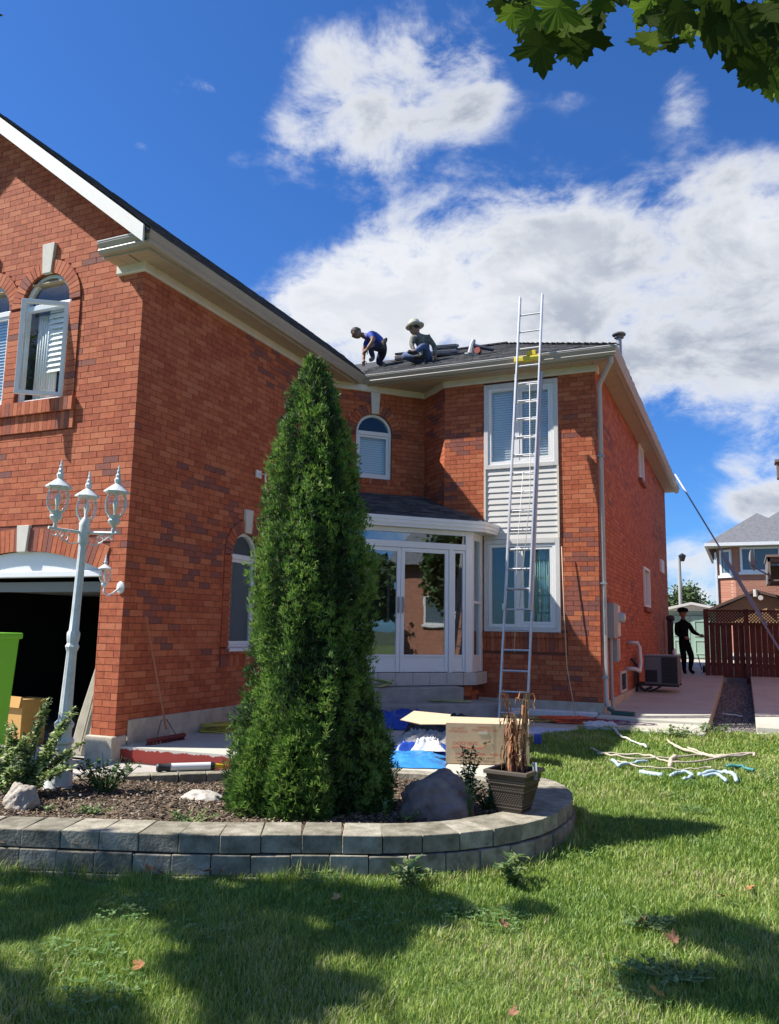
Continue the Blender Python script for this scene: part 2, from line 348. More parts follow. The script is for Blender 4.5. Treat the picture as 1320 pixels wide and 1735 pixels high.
def pebbles(name, n, xr, yr, zf, size, mats, label=None, P=None):
    V = []; F = []; mi = []; q = 0
    base = np.array([(1, 0, 0), (-1, 0, 0), (0, 1, 0), (0, -1, 0), (0, 0, 1), (0, 0, -1)], float)
    fa = [(0, 2, 4), (2, 1, 4), (1, 3, 4), (3, 0, 4), (2, 0, 5), (1, 2, 5), (3, 1, 5), (0, 3, 5)]
    k = 0
    while k < n:
        x = random.uniform(*xr); y = random.uniform(*yr)
        if P and not in_poly(x, y, P): continue
        k += 1; s_ = size*random.uniform(.5, 1.4); sc = np.array([random.uniform(.6, 1.4), random.uniform(.6, 1.4), random.uniform(.35, .7)])*s_
        a = random.uniform(0, 6.28); Rm = np.array([[math.cos(a), -math.sin(a), 0], [math.sin(a), math.cos(a), 0], [0, 0, 1]])
        V.append((base*sc) @ Rm.T + np.array([x, y, zf(x, y)+s_*.2])); F += [(q+i, q+j, q+l) for i, j, l in fa]; mi += [random.randrange(len(mats))]*8; q += 6
    o = link(name, np_mesh(name, np.concatenate(V), F, mats, mi)); o['kind'] = 'stuff'
    if label: o['label'] = label; o['category'] = 'ground cover'
    return o
pebbles('gravel', 9000, (-.59, .11), (14.02, 26), lambda x, y: -1.60+max(0, y-15)*.02, .018, [mat('pebble_a', (.17, .155, .14), .9), mat('pebble_b', (.10, .09, .085), .9), mat('pebble_c', (.26, .24, .22), .9)], 'dark gravel between the two side paths')

# ------------------------------------------------------------------ brick house
ZF = 4.96; YG = 8.4; XG = -7.55; YB = 15.09; XB = -2.4; YE = 14.28; YR = 30.0
CO = .0915; BL = .270
house = thing('brick_house', 'two storey red brick house with roofers on it and an open garage', 'house', (-7.55, 8.4, -1.8))
FRM = {'garage': frame((-15.35, YG), (1, 0)), 'left_side': frame((XG, YG), (0, 1)), 'entry': frame((XG, YE), (1, 1)), 'chamfer': frame((-6.121, 15.709), (.681, -.619)),
       'bay': frame((-5.44, YB), (1, 0)), 'right_side': frame((XB, YB), (0, 1))}
IND = []      # candidate bricks for single objects
def half_at(op, z):
    if op[0] == 'rect': return (op[1], op[2]) if op[3]-.01 < z < op[4]+.01 else None
    _, c, r, z0, zs = op
    if z0-.01 < z <= zs: return (c-r, c+r)
    if zs < z < zs+r: w = math.sqrt(max(0, r*r-(z-zs)**2)); return (c-w, c+w)
    return None
def lay(z0, z1, length, ops, top=None, dark=.17, ph=0):
    out = []; n = int((z1-z0)/CO+.5); rr = random.Random(int(length*100)+ph)
    for r in range(n):
        za = z0+r*CO; zc = za+CO/2; zb = min(za+CO-.0075, z1-.003)
        lo, hi = 0, length
        if top: lo, hi = top(zc+.05)
        if hi <= lo: continue
        u = lo - ((r % 2)*.5)*BL - ((lo % BL) if lo > 0 else 0); spans = []
        gaps = [g for g in (half_at(o, zc) for o in ops) if g]
        while u < hi:
            a, b = max(u, lo), min(u+BL-.0075, hi); u += BL
            segs = [(a, b)]
            for g0, g1 in gaps:
                ns = []
                for a_, b_ in segs:
                    if b_ <= g0 or a_ >= g1: ns.append((a_, b_)); continue
                    if a_ < g0: ns.append((a_, g0))
                    if b_ > g1: ns.append((g1, b_))
                segs = ns
            for a_, b_ in segs:
                if b_-a_ > .02: spans.append((a_, b_))
        for a, b in spans:
            k = noise.noise(Vector((a*.55+ph*9.1, za*1.1, ph*3.3))) + .45*rr.uniform(-1, 1)
            c = 3 if k > .72-dark else 0
            if c == 3 and rr.random() < .45: c = 4
            if c == 0: c = rr.choice((0, 0, 0, 1, 1, 2))
            out.append((a, b, za, zb, c))
    return out
def backing(name, key, outer, holes, parent, depth=.13):
    M = FRM[key]; mb = MB(M); loops = [outer]+holes
    tri = tessellate_polygon([[Vector((p[0], p[1], 0)) for p in l] for l in loops])
    flat = [p for l in loops for p in l]; b = mb.P([(p[0], -.009, p[1]) for p in flat])
    for t_ in tri: mb.F(*[b+i for i in t_])
    for l in holes:
        n = len(l); a = mb.P([(p[0], -.009, p[1]) for p in l]); c = mb.P([(p[0], -depth, p[1]) for p in l])
        for i in range(n): j = (i+1) % n; mb.F(a+i, a+j, c+j, c+i)
    return mb.build(name, [MORTAR], parent)
def arch_pts(c, r, z0, zs, n=14): return [(c-r, z0), (c+r, z0)]+[(c+r*math.cos(math.pi*i/n), zs+r*math.sin(math.pi*i/n)) for i in range(n+1)]
def rect_pts(a, b, z0, z1): return [(a, z0), (b, z0), (b, z1), (a, z1)]
def bricks(key, wall, lst, single=False):
    M = FRM[key]; mb = MB(M); rr = random.Random(len(lst))
    for a, b, z0, z1, c in lst:
        if single and b-a > .2:
            p = M @ Vector(((a+b)/2, 0, (z0+z1)/2)); d = (p).dot(fw); px = p.dot(r2)/d*1357+660; py = 867.5-p.dot(u2)/d*1357
            if -10 < px < 1330 and -10 < py < 1740: IND.append((p.length, key, wall, a, b, z0, z1, c)); continue
        mb.cm = c; j = rr.uniform(-.0015, .0015); mb.box(a, b, -.01, j, z0, z1, 'f')
    return mb
WALLS = {}
def wall(key, outer, holes, ops, z0, z1, L, top=None, single=False, dark=.17, ph=0, label=None):
    w = backing('wall', key, outer, holes, house)
    if label: w['label'] = label
    mb = bricks(key, w, lay(z0, z1, L, ops, top, dark, ph), single); WALLS[key] = (w, mb); return w, mb
def voussoirs(mb, c, zs, r, h, n, a0=0, a1=math.pi, d=.02, skip=None):
    rr = random.Random(n)
    for i in range(n):
        s0 = a0+(a1-a0)*i/n; s1 = a0+(a1-a0)*(i+1)/n; g = .006/r
        if skip and skip(.5*(s0+s1)): continue
        mb.cm = rr.choice((0, 0, 1, 2, 2, 3)) if rr.random() < .8 else 3
        b = mb.P([(c+q*math.cos(a), dd, zs+q*math.sin(a)) for dd in (-.012, d) for q, a in ((r, s0+g), (r+h, s0+g*.6), (r+h, s1-g*.6), (r, s1-g))])
        for k in range(4): j = (k+1) % 4; mb.F(b+k, b+j, b+4+j, b+4+k)
        mb.F(b+4, b+5, b+6, b+7)
def soldiers(mb, u0, u1, z0, z1, d, w=.082):
    n = max(1, round((u1-u0)/w)); w = (u1-u0)/n; rr = random.Random(int(u0*50)+n)
    for i in range(n):
        mb.cm = rr.choice((0, 1, 1, 2, 3)); mb.box(u0+i*w+.003, u0+(i+1)*w-.003, -.012, d+rr.uniform(-.001, .001), z0, z1, 'f')
# --- garage front
GX = lambda X: X+15.35
wins = [(GX(-9.395), .485), (GX(-10.62), .485), (GX(-11.85), .485)]
gl, gr = GX(-10.92), GX(-7.955); gc = (gl+gr)/2; gh = (gr-gl)/2; rise = .29; gR = (gh*gh+rise*rise)/(2*rise); gzc = .74+rise-gR
garc = [(gc+gR*math.sin(t), gzc+gR*math.cos(t)) for t in np.linspace(math.asin(gh/gR), -math.asin(gh/gR), 15)]
def rake(z):      # brick limits under the gable
    zr = z+.03
    if zr < 5.05: return (0, 7.8)
    t = (zr-5.15)/.79; return (max(0, -.48+t+.05), min(7.8, 8.28-t-.05))
ap = 3.9
outer = [(0, -1.45), (gl, -1.45), (gl, .74)] + [(p[0], p[1]) for p in sorted(garc[1:-1], key=lambda q: q[0])] + [(gr, .74), (gr, -1.45), (7.8, -1.45), (7.8, 5.35), (ap, 8.36), (0, 5.35)]
holes = [arch_pts(c, r, 3.25, 4.76) for c, r in wins]
class Seg:  # garage opening as rows
    pass
ops = [('rect', c-r-.215, c+r+.215, 3.14, 4.76) for c, r in wins] + [('arch', c, r+.21, 4.7, 4.76) for c, r in wins] + [('rect', gl, gr, -1.5, .74), ('rect', GX(-12.6), GX(-8.66), 2.78, 3.26)]
gops = []
for k in range(8):
    z = .74+k*CO
    rr_ = gR+.34; w_ = math.sqrt(max(0, rr_*rr_-(z+CO/2-gzc)**2)) if z+CO/2-gzc < rr_ else 0
    if w_ > 0 and z < .74+.62: gops.append(('rect', gc-min(w_, gh+.12), gc+min(w_, gh+.12), z, z+CO-.02))
w, mb = wall('garage', outer, holes, ops+gops, -1.43, 8.5, 7.8, rake, True, .10, 1, 'sunlit gable end brick wall over the garage opening')
for wi, (c, r) in enumerate(wins):
    ks = lambda a: abs(a-math.pi/2) < .20
    voussoirs(mb, c, 4.76, r, .205, 22, skip=ks, d=.028-.003*wi)
    for bu, bw in (([(c+r+.105, .1)] if wi == 0 else [])+([(c-r-.128, .122)] if wi < 2 else [(c-r-.105, .1)])):
        z = 3.26; k = 0
        while z+CO < 4.77:
            mb.cm = (0, 1, 2, 0, 0, 2, 0, 4)[(k*5+wi*3) % 8]; mb.box(bu-bw, bu+bw, -.012, .020, z, z+CO-.008, 'f'); z += CO; k += 1
soldiers(mb, GX(-12.6), GX(-8.66), 3.05, 3.245, .075); 
mb.cm = 1
soldiers(mb, GX(-12.6), GX(-8.66), 2.79, 3.04, .03)
voussoirs(mb, gc, gzc, gR, .33, 34, math.pi/2-math.asin(gh/gR), math.pi/2+math.asin(gh/gR), .015, skip=lambda a: abs(a-math.pi/2) < .022)
# --- left side wall
w, mb = wall('left_side', rect_pts(0, 5.9, -1.25, 5.1), [arch_pts(2.83, .40, -.33, 1.16)], [('rect', 2.22, 3.44, -.6, 1.16), ('arch', 2.83, .61, 1.1, 1.16), ], -1.43, ZF+.1, 5.88, None, False, .16, 2, 'shaded brick side wall of the garage wing')
voussoirs(mb, 2.83, 1.16, .40, .205, 18, d=.018, skip=lambda a: abs(a-math.pi/2) < .2)
for sx in (-1, 1):
    z = -.31
    while z+CO < 1.17: a = 2.83+sx*.505; mb.cm = random.choice((0, 1, 1)); mb.box(a-.1, a+.1, -.012, .018, z, z+CO-.008, 'f'); z += CO
soldiers(mb, 2.24, 3.42, -.62, -.43, .015); soldiers(mb, 2.2, 3.46, -.425, -.34, .05)
# --- entry wall
w, mb = wall('entry', rect_pts(0, 2.03, -.76, 5.1), [arch_pts(.865, .40, 3.12, 4.10), rect_pts(.3, 1.55, -.755, 1.5)], [('arch', .865, .40, 3.12, 4.10), ('rect', .3, 1.55, -.76, 1.5), ('arch', .865, .62, 4.05, 4.10)], -.74, ZF+.1, 2.02, None, False, .18, 3, 'shaded angled brick wall over the porch')
voussoirs(mb, .865, 4.10, .40, .205, 18, d=.012, skip=lambda a: abs(a-math.pi/2) < .2)
soldiers(mb, .35, 1.4, 3.0, 3.11, .02)
w, mb = wall('chamfer', rect_pts(0, .92, -.76, 5.1), [], [], -.74, ZF+.1, .92, None, False, .22, 4)
# --- bay
b0 = .84; b1 = 2.33
w, mb = wall('bay', rect_pts(0, 3.04, -1.25, 5.1), [rect_pts(b0, b1, 0, 4.92)], [('rect', b0, b1, -.12, 5.2), ('rect', b0-.04, b1+.12, -.36, 0)], -1.235, ZF+.1, 3.04, None, False, .24, 5, 'front brick wall of the bay with the ladder against it')
soldiers(mb, b0-.03, b1+.11, -.10, -.005, .05); soldiers(mb, b0-.03, b1+.11, -.36, -.11, .012)
w, mb = wall('right_side', rect_pts(0, YR-YB, -1.25, 5.15), [rect_pts(6.9, 7.9, 4.15, 5.1), rect_pts(7.25, 8.6, .72, 1.8)], [('rect', 6.9, 7.9, 4.15, 5.1), ('rect', 7.25, 8.6, .72, 1.8)], -1.235, 5.1, YR-YB, None, False, .12, 6, 'long shaded brick side wall')
for key, (w, mb) in WALLS.items():
    mb.build('brickwork', BR, w, kind='stuff')
IND.sort(key=lambda q: q[0]); shared = {}
rest = MB(FRM['garage'])
for i, (dist, key, w, a, b, z0, z1, c) in enumerate(IND):
    if i >= 300: rest.cm = c; rest.box(a, b, -.01, random.uniform(-.0015, .0015), z0, z1, 'f'); continue
    L_ = round(b-a, 2); k = (L_, c)
    if k not in shared:
        m_ = MB(); m_.box(0, b-a, -.01, .0, 0, z1-z0, 'f'); shared[k] = m_.mesh('brick', [BR[c]])
    o = link('brick', shared[k], w); M = FRM[key] @ Matrix.Translation((a, random.uniform(-.002, .002), z0)); o.matrix_parent_inverse = Matrix(); o.matrix_basis = M; o.matrix_parent_inverse = w.matrix_basis.inverted()
rest.build('brickwork', BR, WALLS['garage'][0], kind='stuff')
# rear / hidden walls and inner shell, foundations
mb = MB(); mb.box(-15.35, -15.2, YG, YR, -1.45, 5.3); mb.box(-15.2, XB-.02, YR-.15, YR, -1.45, 5.2)
mb.build('rear_wall', BR[1], house)
mb = MB()
mb.box(-7.98, XG+.03, 8.33, 8.6, -1.85, -1.432)
mb.M = FRM['left_side']; mb.box(.22, 5.9, 0, .035, -1.6, -1.24)
z = 0
mb.M = FRM['bay']; mb.box(.6, 3.05, -.1, .05, -1.6, -1.24)
mb.M = FRM['right_side']; mb.box(-.04, YR-YB, -.1, .045, -1.6, -1.24)
mb.build('foundation', PARGE, house, bevel=.015)
mb = MB(FRM['garage'])   # base of the left garage jamb, off frame
mb.box(0, gl, -.1, .05, -1.85, -1.43); mb.build('foundation', PARGE, house)
mb = MB(FRM['bay']); mb.box(1.35, 2.98, .052, .20, -1.56, -1.40)
mb.build('foundation_ledge', mat('white_ledge', (.72, .71, .68), .8, var=.08), house, bevel=.02)
# garage interior
mb = MB(); x0, x1 = -13.2, XG-.15
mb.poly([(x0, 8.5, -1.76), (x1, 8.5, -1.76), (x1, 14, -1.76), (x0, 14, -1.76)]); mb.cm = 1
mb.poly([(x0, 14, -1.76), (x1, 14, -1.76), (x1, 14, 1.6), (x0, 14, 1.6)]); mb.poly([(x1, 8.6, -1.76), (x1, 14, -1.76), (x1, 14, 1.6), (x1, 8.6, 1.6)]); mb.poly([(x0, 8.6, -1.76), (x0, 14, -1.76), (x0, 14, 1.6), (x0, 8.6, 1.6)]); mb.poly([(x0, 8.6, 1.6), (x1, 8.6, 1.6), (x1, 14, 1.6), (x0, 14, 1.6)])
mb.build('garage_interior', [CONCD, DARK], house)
M = FRM['garage']
mb = MB(M)
pts = [(gl, .74)]+sorted(garc[1:-1], key=lambda q: q[0])+[(gr, .74), (gr, .66), (gl, .66)]
n_ = len(pts); a = mb.P([(p[0], -.06, p[1]) for p in pts]); b = mb.P([(p[0], -.12, p[1]) for p in pts])
mb.F(*range(a, a+n_)); mb.F(*range(b+n_-1, b-1, -1))
for i in range(n_): j = (i+1) % n_; mb.F(a+i, a+j, b+j, b+i)
mb.build('garage_arch_panel', VINYL, house)
mb = MB(M); mb.box(gl, gr, -.13, -.03, .655, .745); mb.build('garage_door_header', VINYL, house, bevel=.01)
for a_ in (gr-.05, gl+.002): mb = MB(M); mb.box(a_, a_+.048, -.22, -.16, -1.75, .655); mb.build('garage_door_jamb', VINYLD, house)
gd = MB(M); gd.box(gl+.06, gr-.06, -2.6, -.28, .50, .54); gd.build('garage_door', mat('garage_door_panel', (.25, .25, .25), .6), house)
gd = MB(M); gd.box(gl+.06, gr-.06, -.30, -.24, .46, .60); gd.build('door_bottom_rail', mat('door_rail', (.2, .2, .2), .6), house)
# keystones
def keystone(key, c, z0, z1, w0, w1, d=.05):
    mb = MB(FRM[key]); b = mb.P([(c+s*w, dd, z) for dd in (-.01, d) for s, w, z in ((-1, w0, z0), (1, w0, z0), (1, w1, z1), (-1, w1, z1))])
    for k in range(4): j = (k+1) % 4; mb.F(b+k, b+j, b+4+j, b+4+k)
    mb.F(b+4, b+5, b+6, b+7); return mb.build('keystone', STONE, house, bevel=.006)
for c, r in wins: keystone('garage', c, 5.235, 5.71, .085, .125)
keystone('garage', gc, 1.015, 1.40, .085, .12); keystone('left_side', 2.83, 1.555, 1.95, .08, .115); keystone('entry', .865, 4.495, 4.955, .08, .105)

# --- windows
def pane(key, u0, u1, z0, z1, d, parent, m=GLASS, arch=None):
    mb = MB(FRM[key])
    if arch:
        c, r, zs = arch; p = [(c+r*math.cos(math.pi*i/14), zs+r*math.sin(math.pi*i/14)) for i in range(15)]; b = mb.P([(q[0], d, q[1]) for q in p]); mb.F(*range(b, b+15))
    else: mb.box(u0, u1, d-.006, d, z0, z1)
    return mb.build('pane', m, parent)
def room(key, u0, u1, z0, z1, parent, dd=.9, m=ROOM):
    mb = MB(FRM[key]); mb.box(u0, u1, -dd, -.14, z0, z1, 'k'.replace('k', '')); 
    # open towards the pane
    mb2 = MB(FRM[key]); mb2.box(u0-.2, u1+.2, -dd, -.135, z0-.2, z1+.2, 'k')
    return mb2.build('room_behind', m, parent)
def blinds(key, u0, u1, z0, z1, d, parent, pitch=.05, m=BLIND, arch=None):
    mb = MB(FRM[key]); z = z0
    while z < z1:
        b = mb.P([(u0, d, z), (u1, d, z), (u1, d-.028, z+pitch*1.05), (u0, d-.028, z+pitch*1.05)]); mb.F(b, b+1, b+2, b+3); z += pitch
    o = mb.build('blind', m, parent); o['kind'] = 'stuff'; return o
def rect_frame(mb, u0, u1, z0, z1, w, d0, d1):
    mb.box(u0, u0+w, d0, d1, z0, z1); mb.box(u1-w, u1, d0, d1, z0, z1); mb.box(u0+w, u1-w, d0, d1, z0, z0+w); mb.box(u0+w, u1-w, d0, d1, z1-w, z1)
def arch_window(key, c, r, z0, zs, d=-.05, blind=True, open_sash=False, din=.13):
    mb = MB(FRM[key]); w = .055
    mb.box(c-r, c-r+w, -din, d, z0, zs); mb.box(c+r-w, c+r, -din, d, z0, zs); mb.box(c-r+w, c+r-w, -din, d, z0, z0+w); mb.box(c-r+w, c+r-w, -din, d+.005, zs-.05, zs+.03)
    mb.arc(c, zs, r-w, r, -din, d)
    f = mb.build('window', VINYL, house, bevel=.004)
    pane(key, 0, 0, 0, 0, d-.035, f, arch=(c, r-w+.01, zs+.01))
    if not open_sash:
        mb = MB(FRM[key]); rect_frame(mb, c-r+w+.002, c+r-w-.002, z0+w+.002, zs-.052, .05, -din+.02, d-.012); s = mb.build('sash', VINYL, f, bevel=.003)
        pane(key, c-r+w+.05, c+r-w-.05, z0+w+.05, zs-.1, d-.03, s)
    if blind: blinds(key, c-r+.03, c+r-.03, z0+.05, zs+.0, -din-.03, f)
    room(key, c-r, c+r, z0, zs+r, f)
    return f
for i, (c, r) in enumerate(wins):
    f = arch_window('garage', c, r, 3.25, 4.76, open_sash=(i == 0), blind=(i != 0))
    if i == 0:
        f['label'] = 'arched upstairs window with its casement swung open'
        # open casement sash, hinged at its right jamb and swung outwards
        mM = FRM['garage'] @ Matrix.Translation((c+r-.03, -.01, 0)) @ Matrix.Rotation(R(180-34), 4, 'Z')
        mb = MB(mM); rect_frame(mb, 0, .66, 3.28, 4.72, .06, -.02, .03); s = mb.build('sash', VINYL, f, bevel=.004)
        mb = MB(mM); mb.box(.06, .60, .0, .006, 3.34, 4.66); mb.build('pane', GLASS, s)
        blinds('garage', c-.1, c+r-.05, 3.75, 4.74, -.17, f, .085)
        cu = MB(FRM['garage'])
        for k in range(9): cu.tube([(c-r+.12+.05*k, -.24, 3.3), (c-r+.12+.05*k+.01, -.24, 4.7)], .024, 8)
        cu.build('curtain', BLIND, f, smooth=True)
arch_window('left_side', 2.83, .40, -.33, 1.16)
arch_window('entry', .865, .40, 3.12, 4.10)
mb = MB(FRM['left_side']); mb.box(2.40, 3.26, -.05, .07, -.385, -.332); mb.build('window_sill', VINYL, house, bevel=.006)
def double_window(key, u0, u1, z0, z1, split, depth, drapes):
    mb = MB(FRM[key]); rect_frame(mb, u0, u1, z0, z1, .085, -.13, depth); f = mb.build('window', VINYLD, house, bevel=.005)
    mb = MB(FRM[key]); rect_frame(mb, u0+.087, u1-.087, z0+.087, z1-.087, .06, -.1, depth-.02); mb.box(split-.06, split+.06, -.1, depth-.022, z0+.147, z1-.147)
    s = mb.build('sash', VINYL, f, bevel=.004)
    mb = MB(FRM[key]); rect_frame(mb, split+.062, u1-.149, z0+.149, z1-.149, .05, -.09, depth-.03); mb.build('sash', VINYL, f, bevel=.004)
    pane(key, u0+.14, split-.05, z0+.14, z1-.14, -.04, f); pane(key, split+.1, u1-.19, z0+.19, z1-.19, -.045, f)
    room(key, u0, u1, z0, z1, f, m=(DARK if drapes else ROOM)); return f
up_w = double_window('bay', b0+.003, b1-.003, 3.18, 4.915, 1.50, .03, 0)
up_w['label'] = 'upper bay window with white blinds and a white sash'
blinds('bay', b0+.1, b1-.1, 3.25, 4.85, -.10, up_w); 
lo_w = double_window('bay', b0+.003, b1-.003, .003, 1.77, 1.50, .03, 1)
lo_w['label'] = 'lower bay window with a teal curtain behind the right pane'
cu = MB(FRM['bay'])
for k in range(14): cu.tube([(1.72+.042*k, -.2-.015*(k % 2), .05), (1.72+.042*k, -.2-.015*(k % 2), 1.7)], .028, 8)
cu.build('curtain', TEAL, lo_w, smooth=True)
mb = MB(FRM['bay']); mb.box(b0, b1, -.13, .02, 3.178, 3.0)
# siding slats between the windows
sid = MB(FRM['bay']); sid.box(b0, b1, -.12, -.02, 1.775, 3.178); sid.build('siding_backing', VINYLD, house)
ns = 12; hh = (3.175-1.775)/ns; sm = None
for i in range(ns):
    m_ = MB(FRM['bay']); z = 1.775+i*hh
    b = m_.P([(u, d, zz) for u in (b0+.035, b1-.035) for d, zz in ((-.02, z+.004), (.012, z+.004), (.012, z+.012), (-.004, z+hh+.004), (-.02, z+hh+.004))])
    for k in range(5): j = (k+1) % 5; m_.F(b+k, b+j, b+5+j, b+5+k)
    m_.build('siding_slat', mat('vinyl_siding', (.62, .60, .56), .5, var=.04, scale=4), house)
mb = MB(FRM['bay']); mb.box(b0+.001, b0+.04, -.02, .03, 1.775, 3.177); mb.box(b1-.04, b1-.001, -.02, .03, 1.775, 3.177); mb.build('siding_corner_trim', CREAM, house)
for (u0, u1, z0, z1) in ((6.9, 7.9, 4.15, 5.1), (7.25, 8.6, .72, 1.8)):
    mb = MB(FRM['right_side']); rect_frame(mb, u0, u1, z0, z1, .07, -.13, .045); f = mb.build('window', VINYL, house, bevel=.005)
    mb = MB(FRM['right_side']); mb.box(u0-.08, u1+.08, -.01, .09, z0-.12, z0-.005); mb.build('window_sill', BR[3], house)
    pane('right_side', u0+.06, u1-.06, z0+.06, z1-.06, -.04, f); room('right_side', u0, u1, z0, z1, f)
mb = MB(FRM['right_side']); mb.box(12.1, 13.0, -.01, .07, 2.0, 2.42); mb.build('wall_vent', VINYL, house, bevel=.01)

# --- trim: frieze, soffit, gutters
wallpath = [(-8.02, YG), (XG, YG), (XG, YE), (-6.121, 15.709), (-5.44, YB), (XB, YB), (XB, YB+.22)]
mb = MB(); mb.sweep(wallpath, [(.002, 0), (.035, 0), (.05, .02), (.05, .15), (.002, .15)], ZF); mb.build('frieze_board', CREAM, house)
GUTP = [(-8.0, 7.93), (-7.07, 7.93), (-7.07, 14.6), (-1.92, 14.6), (-1.92, 30.5)]
inner = [(-.36, 0)]
mb = MB(); mb.sweep(GUTP, [(-.12, -.17), (-.05, -.17), (-.02, -.12), (-.035, -.09), (0, -.03), (0, 0), (-.014, 0), (-.014, -.02), (-.11, -.14), (-.12, -.0)], 5.27)
mb.build('gutter', GUT, house)
mb = MB(); mb.sweep(GUTP, [(-.016, -.006), (.006, -.006), (.006, .008), (-.016, .008)], 5.272); mb.build('gutter_lip', GUTL, house)
mb = MB(); mb.sweep(GUTP, [(-.15, -.2), (-.122, -.2), (-.122, -.01), (-.15, -.01)], 5.27); mb.build('fascia_board', GUT, house)
# soffit boards
def board_run(p0, d, n_, L, ext, z=5.085):
    """boards across the eave: p0 on the wall line, d along the eave, n_ outward"""
    w_ = .20; k = int(L/w_); out = []
    for i in range(k):
        a = i*w_+.003; b_ = (i+1)*w_-.003
        q = [p0+d*a, p0+d*b_, p0+d*b_+n_*ext(b_), p0+d*a+n_*ext(a)]
        m_ = MB(); m_.prism([(v.x, v.y) for v in q], z, z+.012); m_.build('soffit_panel', SOFF, house)
V2 = lambda x, y: Vector((x, y))
board_run(V2(-8.0, YG), V2(1, 0), V2(0, -1), .42, lambda t: .34)
board_run(V2(XG+.0, YG-.34), V2(0, 1), V2(1, 0), 6.1, lambda t: .34)
# over the angled entry: boards run front to back
k = 0; x = -7.21
while x < -5.44:
    yb_ = min(YE+(x+.2-XG), 15.709) if x < -6.12 else max(15.09, 15.709-(x-(-6.121)))+.02
    yb_ = YE+(x+.2-XG) if x+.2 < -6.121 else 15.709-max(0, (x-(-6.121)))*.909
    m_ = MB(); m_.box(x+.003, x+.197, 14.75, yb_, 5.085, 5.097); m_.build('soffit_panel', SOFF, house); x += .2
board_run(V2(x, YB), V2(1, 0), V2(0, -1), -2.4-x, lambda t: .34)
for i in range(int(15.4/.3)):
    m_ = MB(); m_.box(XB+.0, XB+.335, 14.76+i*.3+.003, 14.76+(i+1)*.3-.003, 5.085, 5.097); m_.build('soffit_panel', SOFF, house)
mb = MB(); mb.prism([(-7.22, 8.05), (-7.22, 14.752), (-2.05, 14.752), (-2.05, 30.3), (-15.3, 30.3), (-15.3, 8.41), (-7.9, 8.41), (-7.9, 8.05)], 5.1, 5.12); mb.build('soffit_deck', SOFF, house)

# --- roofs with shingle courses
def shingle_plane(name, o, u, v, clip, m_deck=None, pitch=.15, parent=house, extra=0):
    """o origin at eave, u along eave (unit), v up the slope (unit); clip(s,t)->bool ; s along, t up"""
    n_ = u.cross(v).normalized(); n_ = n_ if n_.z > 0 else -n_
    smax, tmax, test = clip
    V = []; F = []; mi = []; q = 0; row = 0; t_ = 0
    rr = random.Random(int(o.x*10)+int(smax*10))
    while t_ < tmax:
        s_ = -rr.uniform(0, .3)
        while s_ < smax:
            w_ = rr.uniform(.12, .32); a = s_; b = s_+w_; s_ = b+.004
            r0 = test(t_); r1 = r0
            a = max(a, r0[0]); b = min(b, r0[1])
            if b-a < .02: continue
            th = .012+rr.choice((0, 0, .008))+rr.uniform(0, .003); t1 = min(t_+pitch*1.08, tmax)
            c0 = o+u*a+v*t_; c1 = o+u*b+v*t_; c2 = o+u*b+v*t1; c3 = o+u*a+v*t1
            V += [c0+n_*th, c1+n_*th, c2+n_*.003, c3+n_*.003, c0, c1]; F += [(q, q+1, q+2, q+3), (q+4, q+5, q+1, q)]
            c = rr.choice((0, 0, 1, 1, 2)); mi += [c, c]; q += 6
        t_ += pitch; row += 1
    me = np_mesh(name, np.array([tuple(p) for p in V]), F, SH, mi); ob = link(name, me, parent); ob['kind'] = 'stuff'; return ob
def roof_quad(pts, parent=house, m=None, name='roof'):
    mb = MB(); b = mb.P(pts); mb.F(*range(b, b+len(pts)))
    n_ = (Vector(pts[1])-Vector(pts[0])).cross(Vector(pts[2])-Vector(pts[0])).normalized()
    if n_.z > 0: n_ = -n_
    c = mb.P([Vector(p)+n_*.06 for p in pts]); k = len(pts); mb.F(*range(c, c+k))
    for i in range(k): j = (i+1) % k; mb.F(b+i, b+j, c+j, c+i)
    return mb.build(name, m or SH[0], parent)
RX, RZ = -11.45, 5.27+.79*4.38
gR1 = roof_quad([(-7.07, 7.9, 5.27), (-7.07, 14.9, 5.27), (-11.45, 21, RZ), (-11.45, 7.9, RZ)])
gR2 = roof_quad([(-11.45, 7.9, RZ), (-11.45, 21, RZ), (-15.83, 21, 5.27), (-15.83, 7.9, 5.27)])
vv = Vector((-1, 0, .79)).normalized(); SL = math.hypot(1, .79)
shingle_plane('shingles', Vector((-7.05, 7.88, 5.275)), Vector((0, 1, 0)), vv, (12, 4.38*SL, lambda t: (0, 6.85+max(0, t/SL*1.6))), parent=gR1)
m1 = .48; T = 2.8; c4 = math.hypot(1, m1)
mR = roof_quad([(-15.8, 14.62, 5.262), (-1.94, 14.62, 5.262), (-1.94-T, 14.62+T, 5.262+m1*T), (-15.8, 14.62+T, 5.262+m1*T)])
mS = roof_quad([(-1.94, 14.62, 5.262), (-1.94, 30.5, 5.262), (-1.94-T, 30.5-T, 5.262+m1*T), (-1.94-T, 14.62+T, 5.262+m1*T)])
mB = roof_quad([(-1.94, 30.5, 5.262), (-15.8, 30.5, 5.262), (-15.8, 30.5-T, 5.262+m1*T), (-1.94-T, 30.5-T, 5.262+m1*T)])
mT = roof_quad([(-15.8, 14.62+T, 5.262+m1*T), (-1.94-T, 14.62+T, 5.262+m1*T), (-1.94-T, 30.5-T, 5.262+m1*T), (-15.8, 30.5-T, 5.262+m1*T)])
shingle_plane('shingles', Vector((-7.2, 14.60, 5.268)), Vector((1, 0, 0)), Vector((0, 1, m1)).normalized(), (5.4, T*c4, lambda t: (-2.0 if False else -t/c4*.6, 5.27-t/c4)), parent=mR)
